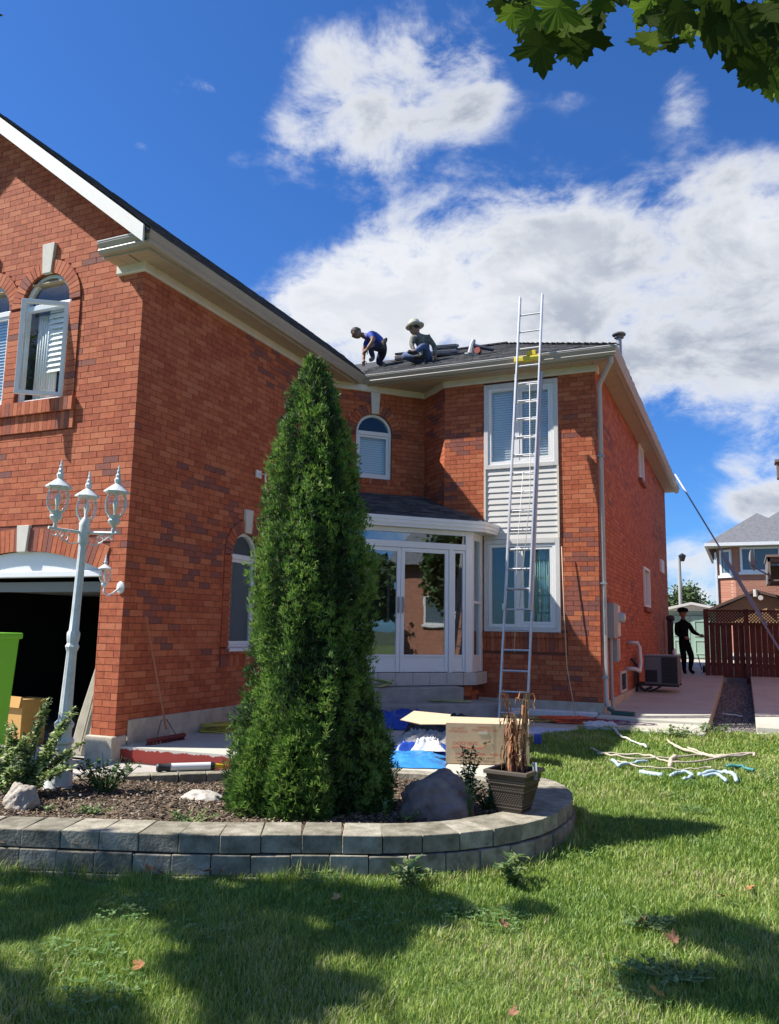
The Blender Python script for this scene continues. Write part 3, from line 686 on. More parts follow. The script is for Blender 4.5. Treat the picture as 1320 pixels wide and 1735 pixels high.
shingle_plane('shingles', Vector((-1.92, 14.6, 5.268)), Vector((0, 1, 0)), Vector((-1, 0, m1)).normalized(), (16, T*c4, lambda t: (t/c4, 15.8-t/c4)), parent=mS)
cap = MB()
for i in range(14):
    p = Vector((-1.94, 14.62, 5.285))+Vector((-1, 1, m1))*(i*.2); q = p+Vector((-1, 1, m1))*.23
    cap.M = None; s1 = Vector((1, 1, 0)).normalized()*.11
    cap.poly([p-s1+Vector((0, 0, .0)), p+Vector((0, 0, .035)), q+Vector((0, 0, .02)), q-s1]); cap.poly([p+Vector((0, 0, .035)), p+s1, q+s1, q+Vector((0, 0, .02))])
for i in range(12):
    x = -4.74-i*.22; y = 14.62+T; z = 5.262+m1*T
    cap.obox((x-.1, y, z+.022), (.24, .24, .03))
cap.build('ridge_cap', SH[0], house, kind='stuff')
# rake boards on the gable
for sx in (1, -1):
    mb = MB(); x0_, z0_ = (-7.14, 5.27+.79*.07) if sx == 1 else (-15.4, 5.27+.79*.43)
    pts = [(x0_, z0_+.005), (-11.45, RZ+.005), (-11.45, RZ-.24), (x0_-.0*sx, z0_-.24)]
    a = mb.P([(p[0], 7.86, p[1]) for p in pts]); b = mb.P([(p[0], 7.895, p[1]) for p in pts])
    mb.F(a, a+1, a+2, a+3); mb.F(b+3, b+2, b+1, b)
    for i in range(4): j = (i+1) % 4; mb.F(a+i, a+j, b+j, b+i)
    mb.build('rake_board', mat('rake_paint', (.72, .69, .62), .5, var=.04), house)
    mb = MB(); b = mb.P([(x0_, 7.896, z0_-.2), (-11.45, 7.896, RZ-.2), (-11.45, 8.4, RZ-.2), (x0_, 8.4, z0_-.2)]); mb.F(b, b+1, b+2, b+3); b = mb.P([(x0_, 7.896, z0_-.17), (-11.45, 7.896, RZ-.17), (-11.45, 8.4, RZ-.17), (x0_, 8.4, z0_-.17)]); mb.F(b, b+1, b+2, b+3)
    mb.build('rake_soffit', SOFF if False else mat('rake_soffit_grey', (.40, .35, .30), .6), house)
mb = MB(); mb.prism([(-7.95, 7.96), (-7.1, 7.96), (-7.1, 8.4), (-7.95, 8.4)], 5.20, 5.26); mb.build('eave_return', GUT, house)
# downpipe
mb = MB(); mb.tube([(-2.04, 14.72, 5.1), (-2.04, 14.74, 5.02), (-2.31, 15.10, 4.72), (-2.33, 15.16, 4.62), (-2.33, 15.16, -1.2), (-2.27, 15.12, -1.36)], .045, 8)
dp = mb.build('downpipe', mat('downpipe_beige', (.45, .41, .37), .5), house, smooth='auto')
mb = MB(); [mb.box(-2.39, -2.27, 15.1, 15.22, z, z+.03) for z in (3.3, .9, -.8)]; mb.build('pipe_strap', CHROME, dp)

# --- porch
porch = house
PS = [(-4.62, YB-.01), (-4.62, 14.45), (-6.66, 12.41), (-7.54, 12.41), (-7.54, 14.27), (-6.121, 15.70), (-5.45, YB-.01)]
PSo = [(-4.56, YB-.012), (-4.56, 14.42), (-6.64, 12.34), (-7.54, 12.34), (-7.54, 14.27), (-6.121, 15.70), (-5.45, YB-.012)]
mb = MB(); mb.prism(PSo[::-1], -.98, -.765); mb.build('porch_slab', CONCD, house)
PF = frame((-6.64, 12.34), (1, 1)); PFL = 2.942
tile = mat('slab_tile', (.47, .45, .41), .7, var=.1, scale=12)
x = 0; i = 0
while x < PFL-.02:
    w_ = min(.335, PFL-x); m_ = MB(PF); m_.box(x+.003, x+w_-.003, 0, .022, -.975, -.75); m_.build('tile', tile, house, bevel=.004); x += .335
m_ = MB(frame((-4.56, 14.42), (0, 1))); m_.box(.0, .33, 0, .022, -.975, -.75); m_.box(.336, .655, 0, .022, -.975, -.75); m_.build('tile', tile, house, bevel=.004)
mb = MB(); mb.prism([(-4.70, YB-.012), (-4.70, 14.52), (-6.6, 12.62), (-7.54, 12.62), (-7.54, 14.2), (-5.5, YB-.012)][::-1], -1.56, -.985)
pl = mb.build('porch_base', MORTAR, house)
FRM['pbase'] = frame((-6.6, 12.62), (1, 1)); FRM['pbase2'] = frame((-4.70, 14.52), (0, 1))
for key, L_ in (('pbase', 2.687), ('pbase2', .56)):
    mb = bricks(key, pl, lay(-1.55, -.99, L_, [], None, .2, 9)); mb.build('brickwork', BR, pl, kind='stuff')
# porch glazing, local frame from the left post (u) on the 45 degree line
PG = frame((-6.64, 12.43), (1, 1)); U1 = 2.842; FRM['porch'] = PG
pf = thing('tmp', 'x', 'x'); bpy.data.objects.remove(pf)
mb = MB(PG)
mb.box(U1-.14, U1, -.12, .0, -.755, 1.86); mb.box(0, .09, -.1, 0, -.755, 1.86)
mb.box(.09, U1-.14, -.10, -.005, 1.50, 1.615); mb.box(.09, U1-.14, -.10, -.0, 1.775, 1.86)
mb.box(2.36, 2.44, -.1, -.002, -.755, 1.5); mb.box(.35, .43, -.1, -.002, -.755, 1.5)
enc = mb.build('porch_enclosure', VINYL, house, bevel=.005)
enc['label'] = 'white framed glass porch enclosure'
mb = MB(PG); mb.box(.09, U1-.14, -.05, -.044, 1.615, 1.775); mb.build('pane', PGLASS, enc)
def glazed(u0, u1, z0, z1, key, name, panel=True, parent=house, st=.075):
    mb = MB(FRM[key]); rect_frame(mb, u0, u1, z0, z1, st, -.08, -.02)
    if panel: mb.box(u0+st, u1-st, -.07, -.035, z0+st, z0+.27); mb.box(u0+st, u1-st, -.08, -.02, z0+.27, z0+.31)
    d = mb.build(name, VINYL, parent, bevel=.006); mb = MB(FRM[key]); mb.box(u0+st-.01, u1-st+.01, -.05, -.044, (z0+.31 if panel else z0+st), z1-st+.01); mb.build('pane', PGLASS, d); return d
for (a, b_, hs) in ((.432, 1.393, 1), (1.399, 2.358, 0)):
    d = glazed(a, b_, -.745, 1.495, 'porch', 'porch_door')
    hx = b_-.04 if hs else a+.04
    m_ = MB(PG); m_.tube([(hx, -.02, .33), (hx, .03, .34), (hx, .035, .45), (hx, .03, .56), (hx, -.02, .57)], .009, 6); m_.box(hx-.02, hx+.02, -.022, -.012, .30, .60); m_.build('handle', CHROME, d)
glazed(2.442, U1-.142, -.745, 1.495, 'porch', 'sidelight', st=.05); glazed(.092, .348, -.745, 1.495, 'porch', 'sidelight', st=.05)
FRM['pside'] = frame((-4.63, 14.44), (0, 1)); mb = MB(FRM['pside']); mb.box(.0, .1, -.1, 0, -.755, 1.86); mb.box(.52, .64, -.1, 0, -.755, 1.86); mb.box(.1, .52, -.09, -.01, .52, .57); mb.box(.1, .52, -.09, -.01, -.755, -.44); mb.box(.1, .52, -.09, -.01, 1.72, 1.86)
sw = mb.build('porch_side_window', VINYL, house, bevel=.004); mb = MB(FRM['pside']); mb.box(.1, .52, -.05, -.044, -.44, .52); mb.box(.1, .52, -.05, -.044, .57, 1.72); mb.build('pane', PGLASS, sw)
mb = MB(); mb.box(-7.53, -6.68, 12.42, 12.48, -.755, 1.86); mb.build('porch_side_panel', VINYL, house)
# entry door inside
mb = MB(FRM['entry']); rect_frame(mb, .3, 1.55, -.755, 1.5, .08, -.13, .03); mb.box(.52, .56, -.13, .0, -.7, 1.42); dr = mb.build('door_frame', VINYL, house)
mb = MB(FRM['entry']); mb.box(.56, 1.47, -.11, -.05, -.75, 1.42); dd_ = mb.build('front_door', mat('door_brown', (.16, .09, .06), .5), house); mb = MB(FRM['entry']); rect_frame(mb, .75, 1.28, .1, 1.25, .05, -.05, -.03); mb.build('door_molding', VINYL, dd_)
mb = MB(FRM['entry']); mb.box(.38, .52, -.1, -.09, -.7, 1.42); mb.build('pane', GLASS, dr)
# porch fascia and roof
FP = [(-7.54, 12.15), (-6.68, 12.15), (-4.38, 14.45), (-4.28, 15.085)]
mb = MB(); mb.sweep(FP, [(-.10, -.19), (-.03, -.19), (-.03, -.16), (-.01, -.12), (-.012, -.075), (0, -.06), (0, 0), (-.1, 0)], 2.05); mb.build('porch_gutter', VINYL, house, bevel=.004)
mb = MB(); mb.prism([(-7.54, 12.26), (-6.7, 12.26), (-4.48, 14.47), (-4.40, 15.08), (-5.44, 15.08), (-6.121, 15.69), (-7.54, 14.27)][::-1], 1.862, 1.88); mb.build('porch_ceiling', VINYLD, house)
E1, F1 = Vector((-7.54, 14.28, 2.80)), Vector((-6.125, 15.695, 2.80)); Pc, Qc = Vector((-4.40, 14.44, 2.045)), Vector((-6.70, 12.16, 2.045))
pr1 = roof_quad([tuple(Qc), tuple(Pc), tuple(F1), tuple(E1)])
roof_quad([tuple(Pc), (-4.3, 15.085, 2.045), (-5.44, 15.085, 2.16), tuple(F1)])
roof_quad([tuple(Qc), tuple(E1), (-7.54, 12.16, 2.045)])
u_ = Vector((1, 1, 0)).normalized(); mid = (E1+F1)/2; low = (Pc+Qc)/2; vdir = (mid-low) - u_*((mid-low).dot(u_)); tl = vdir.length; vdir.normalize()
sA = (E1-Qc).dot(u_); sB = (F1-Qc).dot(u_); Lq = (Pc-Qc).dot(u_)
shingle_plane('shingles', Qc+Vector((0, 0, .004)), u_, vdir, (Lq, tl, lambda t: (sA*t/tl, Lq+(sB-Lq)*t/tl)), pitch=.14, parent=pr1)
mb = MB(FRM['chamfer']); b = mb.P([(0, .012, 2.80), (.90, .012, 2.24), (.90, .012, 2.30), (0, .012, 2.87)]); mb.F(b, b+1, b+2, b+3); mb.build('flashing', mat('flashing_rust', (.30, .13, .09), .7), house)
# concrete steps
st = thing('concrete_steps', 'two grey concrete steps below the glass porch doors', 'steps', (-5.2, 13.2, -1.56))
mb = MB(PF); mb.box(.2, 2.52, .024, .37, -1.56, -.985); mb.build('step', CONCD, st, bevel=.02)
mb = MB(PF); mb.box(.1, 2.99, .372, .82, -1.56, -1.235); mb.box(2.6, 2.99, .03, .371, -1.56, -1.236); mb.build('step', CONCD, st, bevel=.02)

# ------------------------------------------------------------------ planting bed
def smooth_path(P, closed=False, n=6):
    out = []; m = len(P)
    for i in range(m if closed else m-1):
        p0 = P[(i-1) % m] if closed or i > 0 else P[i]; p1 = P[i]; p2 = P[(i+1) % m]; p3 = P[(i+2) % m] if closed or i < m-2 else p2
        for k in range(n):
            t = k/n
            out.append(tuple(.5*((2*b)+(-a+c)*t+(2*a-5*b+4*c-d)*t*t+(-a+3*b-3*c+d)*t**3) for a, b, c, d in zip(p0, p1, p2, p3)))
    if not closed: out.append(tuple(P[-1]))
    return out
BW = [mat('wall_block_a', (.38, .345, .265), .95, col2=(.13, .115, .075), scale=9, bump=.6, bscale=45), mat('wall_block_b', (.31, .28, .21), .95, col2=(.10, .09, .06), scale=8, bump=.6, bscale=45), mat('wall_block_c', (.42, .385, .30), .95, col2=(.18, .16, .11), scale=10, bump=.6, bscale=45)]
bed = thing('retaining_wall', 'curved low garden wall of grey concrete blocks around the planting bed', 'garden wall', (-3, 5, -1.65))
sp = smooth_path(CURB, False, 8)
def resample(P, step, off=0.0):
    P = [Vector(p) for p in P]; L_ = [0]
    for a, b in zip(P, P[1:]): L_.append(L_[-1]+(b-a).length)
    out = []; d = off; i = 0
    while d < L_[-1]:
        while L_[i+1] < d: i += 1
        t = (d-L_[i])/(L_[i+1]-L_[i]); out.append(P[i].lerp(P[i+1], t)); d += step
    return out
def block_row(z0, z1, off, out_off, dep, step, front=True, i0=0, i1=None):
    pts = resample(sp, step, off); k = 0
    for a, b in list(zip(pts, pts[1:]))[i0:i1]:
        d = (b-a).normalized(); n_ = Vector((d.y, -d.x)); rr = random.uniform(-.008, .008)
        g = .002; sh_ = random.uniform(.0, .012); ff = out_off+rr
        q = [a+d*g+n_*ff, b-d*g+n_*(out_off+rr*.5), b-d*(g+.006)-n_*(dep-out_off), a+d*(g+.006)-n_*(dep-out_off)]
        mb = MB(); nz_ = random.uniform(-.004, .004)
        mb.prism([(v.x, v.y) for v in q], z0+.003, z1+nz_)
        mb.build('block', random.choice(BW), bed, bevel=.006)
block_row(-1.495, -1.375, .03, .02, .36, .272, i1=33)
block_row(-1.60, -1.455, .03, .02, .20, .272, i0=33)
block_row(-1.635, -1.503, .15, .035, .16, .262, i1=42)
block_row(-1.80, -1.637, .05, .055, .14, .262, i1=42)
SOILP = [(x, y) for x, y in sp]
def soil_z(x, y): return -1.455-.085*min(1, max(0, (y-5.6)/1.2))+.05*noise.noise(Vector((x*1.7, y*1.7, 1)))+.014*noise.noise(Vector((x*14, y*14, 3)))
mulch = mat('mulch_soil', (.05, .036, .022), 1, col2=(.14, .10, .06), scale=30, bump=1, bscale=60)
sheet('planting_bed_soil', CURB, .06, soil_z, mulch, (-7.7, -1.3, 2.9, 8.2), kind='structure')
# bark chips
def chips(name, n, P, bb, zf, mats, sz, label, cat, lift=.006):
    V = []; F = []; mi = []; q = 0; k = 0
    while k < n:
        x = random.uniform(bb[0], bb[1]); y = random.uniform(bb[2], bb[3])
        if not in_poly(x, y, P): continue
        k += 1; l = sz*random.uniform(.5, 1.6); w_ = l*random.uniform(.2, .5); th = .004
        M = Matrix.Translation((x, y, zf(x, y)+lift+random.uniform(0, .014))) @ Matrix.Rotation(random.uniform(0, 6.28), 4, 'Z') @ Matrix.Rotation(random.uniform(-.6, .6), 4, 'X') @ Matrix.Rotation(random.uniform(-.6, .6), 4, 'Y')
        V += [tuple(M @ Vector(p)) for p in ((-l, -w_, 0), (l, -w_*.6, 0), (l*.8, w_, 0), (-l*.9, w_*.7, 0), (-l, -w_, th), (l, -w_*.6, th), (l*.8, w_, th), (-l*.9, w_*.7, th))]
        F += [(q+4, q+5, q+6, q+7), (q, q+1, q+5, q+4), (q+1, q+2, q+6, q+5), (q+2, q+3, q+7, q+6), (q+3, q, q+4, q+7)]; mi += [random.randrange(len(mats))]*5; q += 8
    o = link(name, np_mesh(name, V, F, mats, mi)); o['kind'] = 'stuff'; o['label'] = label; o['category'] = cat; return o
CHM = [mat('bark_a', (.10, .062, .038), .9), mat('bark_b', (.17, .115, .065), .9), mat('bark_c', (.27, .21, .155), .9), mat('bark_d', (.07, .045, .03), .9)]
chips('bark_mulch', 17000, CURB, (-7.6, -1.3, 3, 8.2), soil_z, CHM, .016, 'brown bark mulch covering the planting bed', 'mulch')

# ------------------------------------------------------------------ grass
GR = [mat('grass_a', (.165, .265, .04), .55, trans=.28), mat('grass_b', (.27, .36, .06), .55, trans=.28), mat('grass_c', (.37, .42, .11), .6, trans=.35), mat('grass_d', (.42, .38, .20), .7, trans=.2), mat('grass_e', (.12, .22, .035), .5, trans=.35)]
def grass(name, specs, zf, P, label, avoid=None):
    VV = []; MI = []
    for (x0, x1, y0, y1, dens, h, w_) in specs:
        n = int((x1-x0)*(y1-y0)*dens); xs = RNG.uniform(x0, x1, n); ys = RNG.uniform(y0, y1, n)
        keep = np.ones(n, bool) if P is None else np.zeros(n, bool)
        if P is not None:
            inside = np.zeros(n, bool); j = len(P)-1
            for i in range(len(P)):
                xi, yi = P[i]; xj, yj = P[j]
                c = ((yi > ys) != (yj > ys)) & (xs < (xj-xi)*(ys-yi)/((yj-yi) if yj != yi else 1e-9)+xi); inside ^= c; j = i
            keep = inside
        xs, ys = xs[keep], ys[keep]; n = len(xs)
        zs = -1.65+.11*np.clip((ys-6)/5, 0, 1) if zf is None else np.array([zf(a, b) for a, b in zip(xs, ys)])
        tuft = np.sin(xs*9.1+1.3*np.sin(ys*7.3))*np.sin(ys*8.3+1.7*np.sin(xs*6.1)); big = np.sin(xs*2.3+1.1*np.sin(ys*1.7))*np.sin(ys*2.9+xs)
        H = h*RNG.uniform(.55, 1.3, n)*(1+.35*tuft); a = RNG.uniform(0, 2*np.pi, n); lean = RNG.uniform(.15, 1.0, n)*H; ww = w_*RNG.uniform(.6, 1.3, n)
        dx, dy = np.cos(a), np.sin(a); b = a+RNG.uniform(.8, 2.3, n); px, py = np.cos(b)*ww/2, np.sin(b)*ww/2
        Z0 = zs-.012
        v = np.zeros((n, 5, 3))
        v[:, 0] = np.stack([xs-px, ys-py, Z0], 1); v[:, 1] = np.stack([xs+px, ys+py, Z0], 1)
        v[:, 2] = np.stack([xs+dx*lean*.35+px*.75, ys+dy*lean*.35+py*.75, zs+H*.6], 1); v[:, 3] = np.stack([xs+dx*lean*.35-px*.75, ys+dy*lean*.35-py*.75, zs+H*.6], 1)
        v[:, 4] = np.stack([xs+dx*lean, ys+dy*lean, zs+H*.95], 1)
        VV.append(v.reshape(-1, 3)); r = RNG.uniform(0, 1, n)+.24*big+.10*tuft
        mi = np.where(r < .25, 4, np.where(r < .55, 0, np.where(r < .86, 1, np.where(r < 1.0, 2, 3)))); MI.append(mi)
    V = np.concatenate(VV); mi = np.concatenate(MI); n = len(mi); b = (np.arange(n)*5)[:, None]
    T_ = np.concatenate([b+np.array([[0, 1, 2]]), b+np.array([[0, 2, 3]]), b+np.array([[3, 2, 4]])], 1).reshape(-1, 3)
    me = np_mesh(name, V, T_, GR, np.repeat(mi, 3)); o = link(name, me); o['kind'] = 'stuff'; o['label'] = label; o['category'] = 'grass'; return o
grass('grass', [(-5.2, 1.5, 2.2, 4.2, 11500, .042, .0045), (-3.8, 1.8, 4.2, 6.2, 8500, .044, .0058), (-1.7, 2.0, 6.2, 8.5, 5600, .046, .0075), (-2.9, 2.4, 8.5, 11, 3000, .054, .011), (-3.0, 3.0, 11, 16, 1900, .056, .015)], None, LAWN, 'mown green lawn with dry tips around the garden wall')
# longer tufts at the foot of the wall and along the slab edge
edge = []
def tufts():
    pts = resample(sp, .05, 0); V = []; xs = []
    for p, q in zip(pts, pts[1:]):
        d = (q-p).normalized(); n_ = Vector((d.y, -d.x)); xs.append((p+n_*random.uniform(.07, .16), noise.noise(Vector((p.x*2, p.y*2, 5)))))
    return xs
def blade_clump(V, MI, c, n, h, w_, spread, lean=.7, mats=5):
    for _ in range(n):
        a = random.uniform(0, 6.28); r = random.uniform(0, spread); x = c[0]+math.cos(a)*r; y = c[1]+math.sin(a)*r; H = h*random.uniform(.5, 1.2); l = H*random.uniform(.1, lean)
        a2 = random.uniform(0, 6.28); dx, dy = math.cos(a2), math.sin(a2); px, py = -dy*w_/2, dx*w_/2
        V += [(x-px, y-py, c[2]), (x+px, y+py, c[2]), (x+dx*l*.4+px*.8, y+dy*l*.4+py*.8, c[2]+H*.6), (x+dx*l*.4-px*.8, y+dy*l*.4-py*.8, c[2]+H*.6), (x+dx*l, y+dy*l, c[2]+H*.95)]; MI.append(random.randrange(mats))
def build_blades(name, V, MI, mats, **k):
    n = len(MI); b = (np.arange(n)*5)[:, None]; T_ = np.concatenate([b+np.array([[0, 1, 2]]), b+np.array([[0, 2, 3]]), b+np.array([[3, 2, 4]])], 1).reshape(-1, 3)
    return link(name, np_mesh(name, np.array(V), T_, mats, np.repeat(MI, 3)), **k)
V = []; MI = []
for p, nzv in tufts():
    if nzv > -.15: blade_clump(V, MI, (p.x, p.y, gz(p.x, p.y)-.01), 14, .10+.10*max(0, nzv), .006, .06)
for i in range(130):
    x = random.uniform(-2.5, .6); y = 13.35+random.uniform(-.06, .06)-(.0 if x > -.6 else 0); blade_clump(V, MI, (x, y, -1.56), 10, .13, .012, .05)
build_blades('long_grass', V, MI, GR, kind='stuff', label='unmown grass at the foot of the wall and slab', category='grass')
V = []; MI = []; F = []; q = 0
for (cx_, cy_, rr_, n_) in [(random.uniform(-3.8, 1.2), random.uniform(2.8, 6.0), random.uniform(.08, .30), random.randint(30, 110)) for _ in range(20)]+[(random.uniform(-1.4, 1.6), random.uniform(6, 11), random.uniform(.15, .4), random.randint(40, 90)) for _ in range(16)]:
    for k in range(n_):
        a = random.uniform(0, 6.28); r_ = rr_*random.random()**.6; x = cx_+r_*math.cos(a); y = cy_+r_*math.sin(a)
        if not in_poly(x, y, LAWN): continue
        z = gz(x, y)+random.uniform(.03, .06); l = random.uniform(.008, .016); a0 = random.uniform(0, 6.28)
        for t_ in range(3):
            aa = a0+t_*2.09; c_ = Vector((x+math.cos(aa)*l*.9, y+math.sin(aa)*l*.9, z+.004)); e1 = Vector((math.cos(aa), math.sin(aa), .2))*l*.8; e2 = Vector((-math.sin(aa), math.cos(aa), 0))*l*.7
            V += [tuple(c_-e1), tuple(c_+e2), tuple(c_+e1), tuple(c_-e2)]; F.append((q, q+1, q+2, q+3)); q += 4; MI.append(random.choice((0, 0, 1)))
o = link('clover', np_mesh('clover', V, F, [mat('clover_green', (.10, .20, .05), .6, trans=.3), mat('clover_pale', (.20, .30, .11), .6, trans=.3)], MI)); o['kind'] = 'stuff'; o['label'] = 'patches of clover in the lawn'; o['category'] = 'clover'
# clover and fallen leaves
def flat_leaf_mesh(name, out, m, curl=.15):
    """leaf from a closed outline, slightly cupped"""
    mb = MB(); c = mb.P([(0, 0, 0)]); b = mb.P([(x, y, curl*(x*x+y*y)) for x, y in out]); n = len(out)
    for i in range(n): mb.F(c, b+i, b+(i+1) % n)
    return mb.mesh(name, m)
def maple_outline():
    # half outline of a five lobed maple leaf, tip at +y, stem at the origin below
    h = [(0, -.42), (.10, -.44), (.30, -.52), (.33, -.40), (.52, -.42), (.62, -.30), (.50, -.22), (.62, -.08), (.86, -.06), (.80, .06), (1.0, .20), (.80, .26), (.74, .40), (.56, .32), (.40, .30), (.36, .40), (.44, .56), (.30, .60), (.30, .78), (.16, .76), (.10, .90), (0, 1.05)]
    return h+[(-x, y) for x, y in h[-2:0:-1]]
MO = maple_outline()
LFD = [mat('dry_leaf_a', (.36, .17, .06), .8, var=.2, scale=30), mat('dry_leaf_b', (.24, .12, .06), .8), mat('dry_leaf_c', (.42, .24, .10), .8)]
dl = [flat_leaf_mesh('fallen_leaf', MO, m, .55) for m in LFD]
FLV = [(650, 1708, .062, 'on the grass at the bottom edge'), (992, 1690, .05, ''), (1185, 1636, .06, ''), (240, 1480, .07, ''), (258, 1488, .05, ''), (380, 1487, .065, ''), (345, 1484, .045, ''), (876, 1558, .05, ''), (1225, 1535, .055, ''), (1267, 1523, .04, ''), (1108, 1553, .05, ''), (572, 1525, .035, ''), (225, 1655, .04, ''), (1160, 1580, .05, ''), (20, 1718, .045, '')]
LEAFPOS = [(-1.40, 3.05), (-.96, 3.55), (-.42, 4.02), (-3.66, 4.47), (-3.56, 4.46), (-3.2, 4.62), (-3.3, 4.6), (-1.28, 4.55), (-.18, 5.62), (-.02, 5.9), (-.60, 4.94), (-2.3, 4.55), (-2.7, 3.28), (-.41, 4.75), (-2.95, 2.62)]
LDESC = ['bottom centre of the lawn', 'lawn right of the bottom centre', 'shaded patch of grass at lower right', 'foot of the wall at the far left', 'grass beside the lamp end of the wall', 'foot of the wall below the pale flat stone', 'long grass just left of the tree line', 'sunny grass below the wall end', 'upper right part of the lawn', 'right edge of the lawn', 'grass right of the wall end', 'shade below the tree', 'sunlit patch at lower left', 'grass between two shade patches', 'bottom left corner of the lawn']
for i, ((x, y), ds) in enumerate(zip(LEAFPOS, LDESC)):
    o = link('fallen_leaf', dl[i % 3]); s_ = random.uniform(.035, .055); o.scale = (s_, s_, s_); o.location = (x, y, gz(x, y)+.055); o.rotation_euler = (random.uniform(-.7, .7), random.uniform(-.7, .7), random.uniform(0, 6))
    o['label'] = 'dry brown maple leaf lying on the '+ds; o['category'] = 'leaf'; o['group'] = 'fallen leaves on the lawn'

# ------------------------------------------------------------------ arborvitae
tr = thing('arborvitae_tree', 'tall narrow green cedar standing in the planting bed', 'tree', (-3.38, 6.14, -1.50))
TC = Vector((-3.38, 6.14, -1.50)); LEAN = Vector((-.020, -.009, 0))
mb = MB(); mb.tube([TC, TC+Vector((.02, 0, 1.2)), TC+Vector((0, .02, 3.6))], [.09, .07, .015], 8); mb.build('trunk', mat('cedar_bark', (.10, .065, .045), .95), tr)
prof = [(0, .43), (.12, .56), (.30, .60), (.8, .52), (1.3, .47), (1.82, .42), (2.33, .40), (2.6, .38), (3.05, .32), (3.35, .25), (3.6, .17), (3.78, .07), (3.92, .02)]
def prad(z):
    for (a, r), (b, q) in zip(prof, prof[1:]):
        if a <= z <= b: return r+(q-r)*(z-a)/(b-a)
    return .03
TH = 3.90
CED = [mat('cedar_dark', (.030, .065, .016), .75, trans=.15), mat('cedar_mid', (.075, .155, .025), .7, trans=.2), mat('cedar_light', (.155, .265, .045), .65, trans=.25), mat('cedar_yellow', (.24, .31, .085), .65, trans=.25), mat('cedar_brown', (.15, .09, .04), .85)]
V = []; F = []; MI = []; q = 0; nC = 21000
for i in range(nC):
    while True:
        z = random.uniform(0.0, TH)
        if random.uniform(0, .8) < prad(z)+.06: break
    th = random.uniform(0, 6.283)
    lump = noise.noise(Vector((math.cos(th)*2.0, math.sin(th)*2.0, z*1.3)))*.26+noise.noise(Vector((math.cos(th)*5, math.sin(th)*5, z*4.0)))*.26
    dpt = random.random()**2.2
    r = prad(z)*(1+lump)*(1-.34*dpt)+random.uniform(-.02, .03)+(.05 if random.random() < .05 else 0)
    out = Vector((math.cos(th), math.sin(th), 0)); c = TC+out*r+Vector((0, 0, z))+LEAN*z
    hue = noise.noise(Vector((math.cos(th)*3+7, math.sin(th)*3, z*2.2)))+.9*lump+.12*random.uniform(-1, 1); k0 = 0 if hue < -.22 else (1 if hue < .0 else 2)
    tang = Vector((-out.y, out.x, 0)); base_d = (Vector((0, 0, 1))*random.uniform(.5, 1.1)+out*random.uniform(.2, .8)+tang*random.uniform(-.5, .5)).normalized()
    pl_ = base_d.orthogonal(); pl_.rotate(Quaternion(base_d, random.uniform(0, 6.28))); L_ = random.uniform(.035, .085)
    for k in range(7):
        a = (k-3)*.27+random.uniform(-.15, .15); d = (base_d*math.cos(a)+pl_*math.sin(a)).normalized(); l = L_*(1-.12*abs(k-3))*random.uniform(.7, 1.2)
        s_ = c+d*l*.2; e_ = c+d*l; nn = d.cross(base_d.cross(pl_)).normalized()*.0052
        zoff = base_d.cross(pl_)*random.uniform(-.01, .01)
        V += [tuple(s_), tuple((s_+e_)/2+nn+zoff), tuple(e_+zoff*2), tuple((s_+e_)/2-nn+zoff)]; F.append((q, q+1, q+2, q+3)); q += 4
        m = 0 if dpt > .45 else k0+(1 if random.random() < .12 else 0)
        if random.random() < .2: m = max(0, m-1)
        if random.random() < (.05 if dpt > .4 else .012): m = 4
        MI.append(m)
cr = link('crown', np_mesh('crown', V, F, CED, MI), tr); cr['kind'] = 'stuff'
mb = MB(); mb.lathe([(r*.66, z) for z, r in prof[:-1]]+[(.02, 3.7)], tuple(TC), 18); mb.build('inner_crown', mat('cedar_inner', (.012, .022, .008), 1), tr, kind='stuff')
# lower side lobes
for (dx, dy, rr_, h_) in ((-.44, -.20, .20, .50), (.10, -.42, .26, .80), (-.22, -.42, .24, .70), (.42, .18, .20, .7)):
    V = []; F = []; MI = []; q = 0
    for i in range(1300):
        z = random.uniform(0, h_); th = random.uniform(0, 6.283); r = rr_*math.sqrt(max(0.02, 1-(z/h_)**1.6))*(1-.3*random.random()**2)
        out = Vector((math.cos(th), math.sin(th), 0)); c = TC+Vector((dx, dy, z))+out*r; base_d = (Vector((0, 0, 1))*random.uniform(.4, 1)+out*random.uniform(.3, .9)).normalized(); pl_ = base_d.orthogonal(); pl_.rotate(Quaternion(base_d, random.uniform(0, 6.28)))
        for k in range(7):
            a = (k-3)*.3; d = (base_d*math.cos(a)+pl_*math.sin(a)).normalized(); l = .075*random.uniform(.6, 1.2); s_ = c+d*l*.2; e_ = c+d*l; nn = d.cross(base_d.cross(pl_)).normalized()*.0075
            V += [tuple(s_), tuple((s_+e_)/2+nn), tuple(e_), tuple((s_+e_)/2-nn)]; F.append((q, q+1, q+2, q+3)); q += 4; MI.append(random.choice((1, 1, 2, 2, 3) if z > h_*.3 else (0, 1, 1, 2)))
    b_ = link('branch', np_mesh('branch', V, F, CED, MI), tr); b_['kind'] = 'stuff'

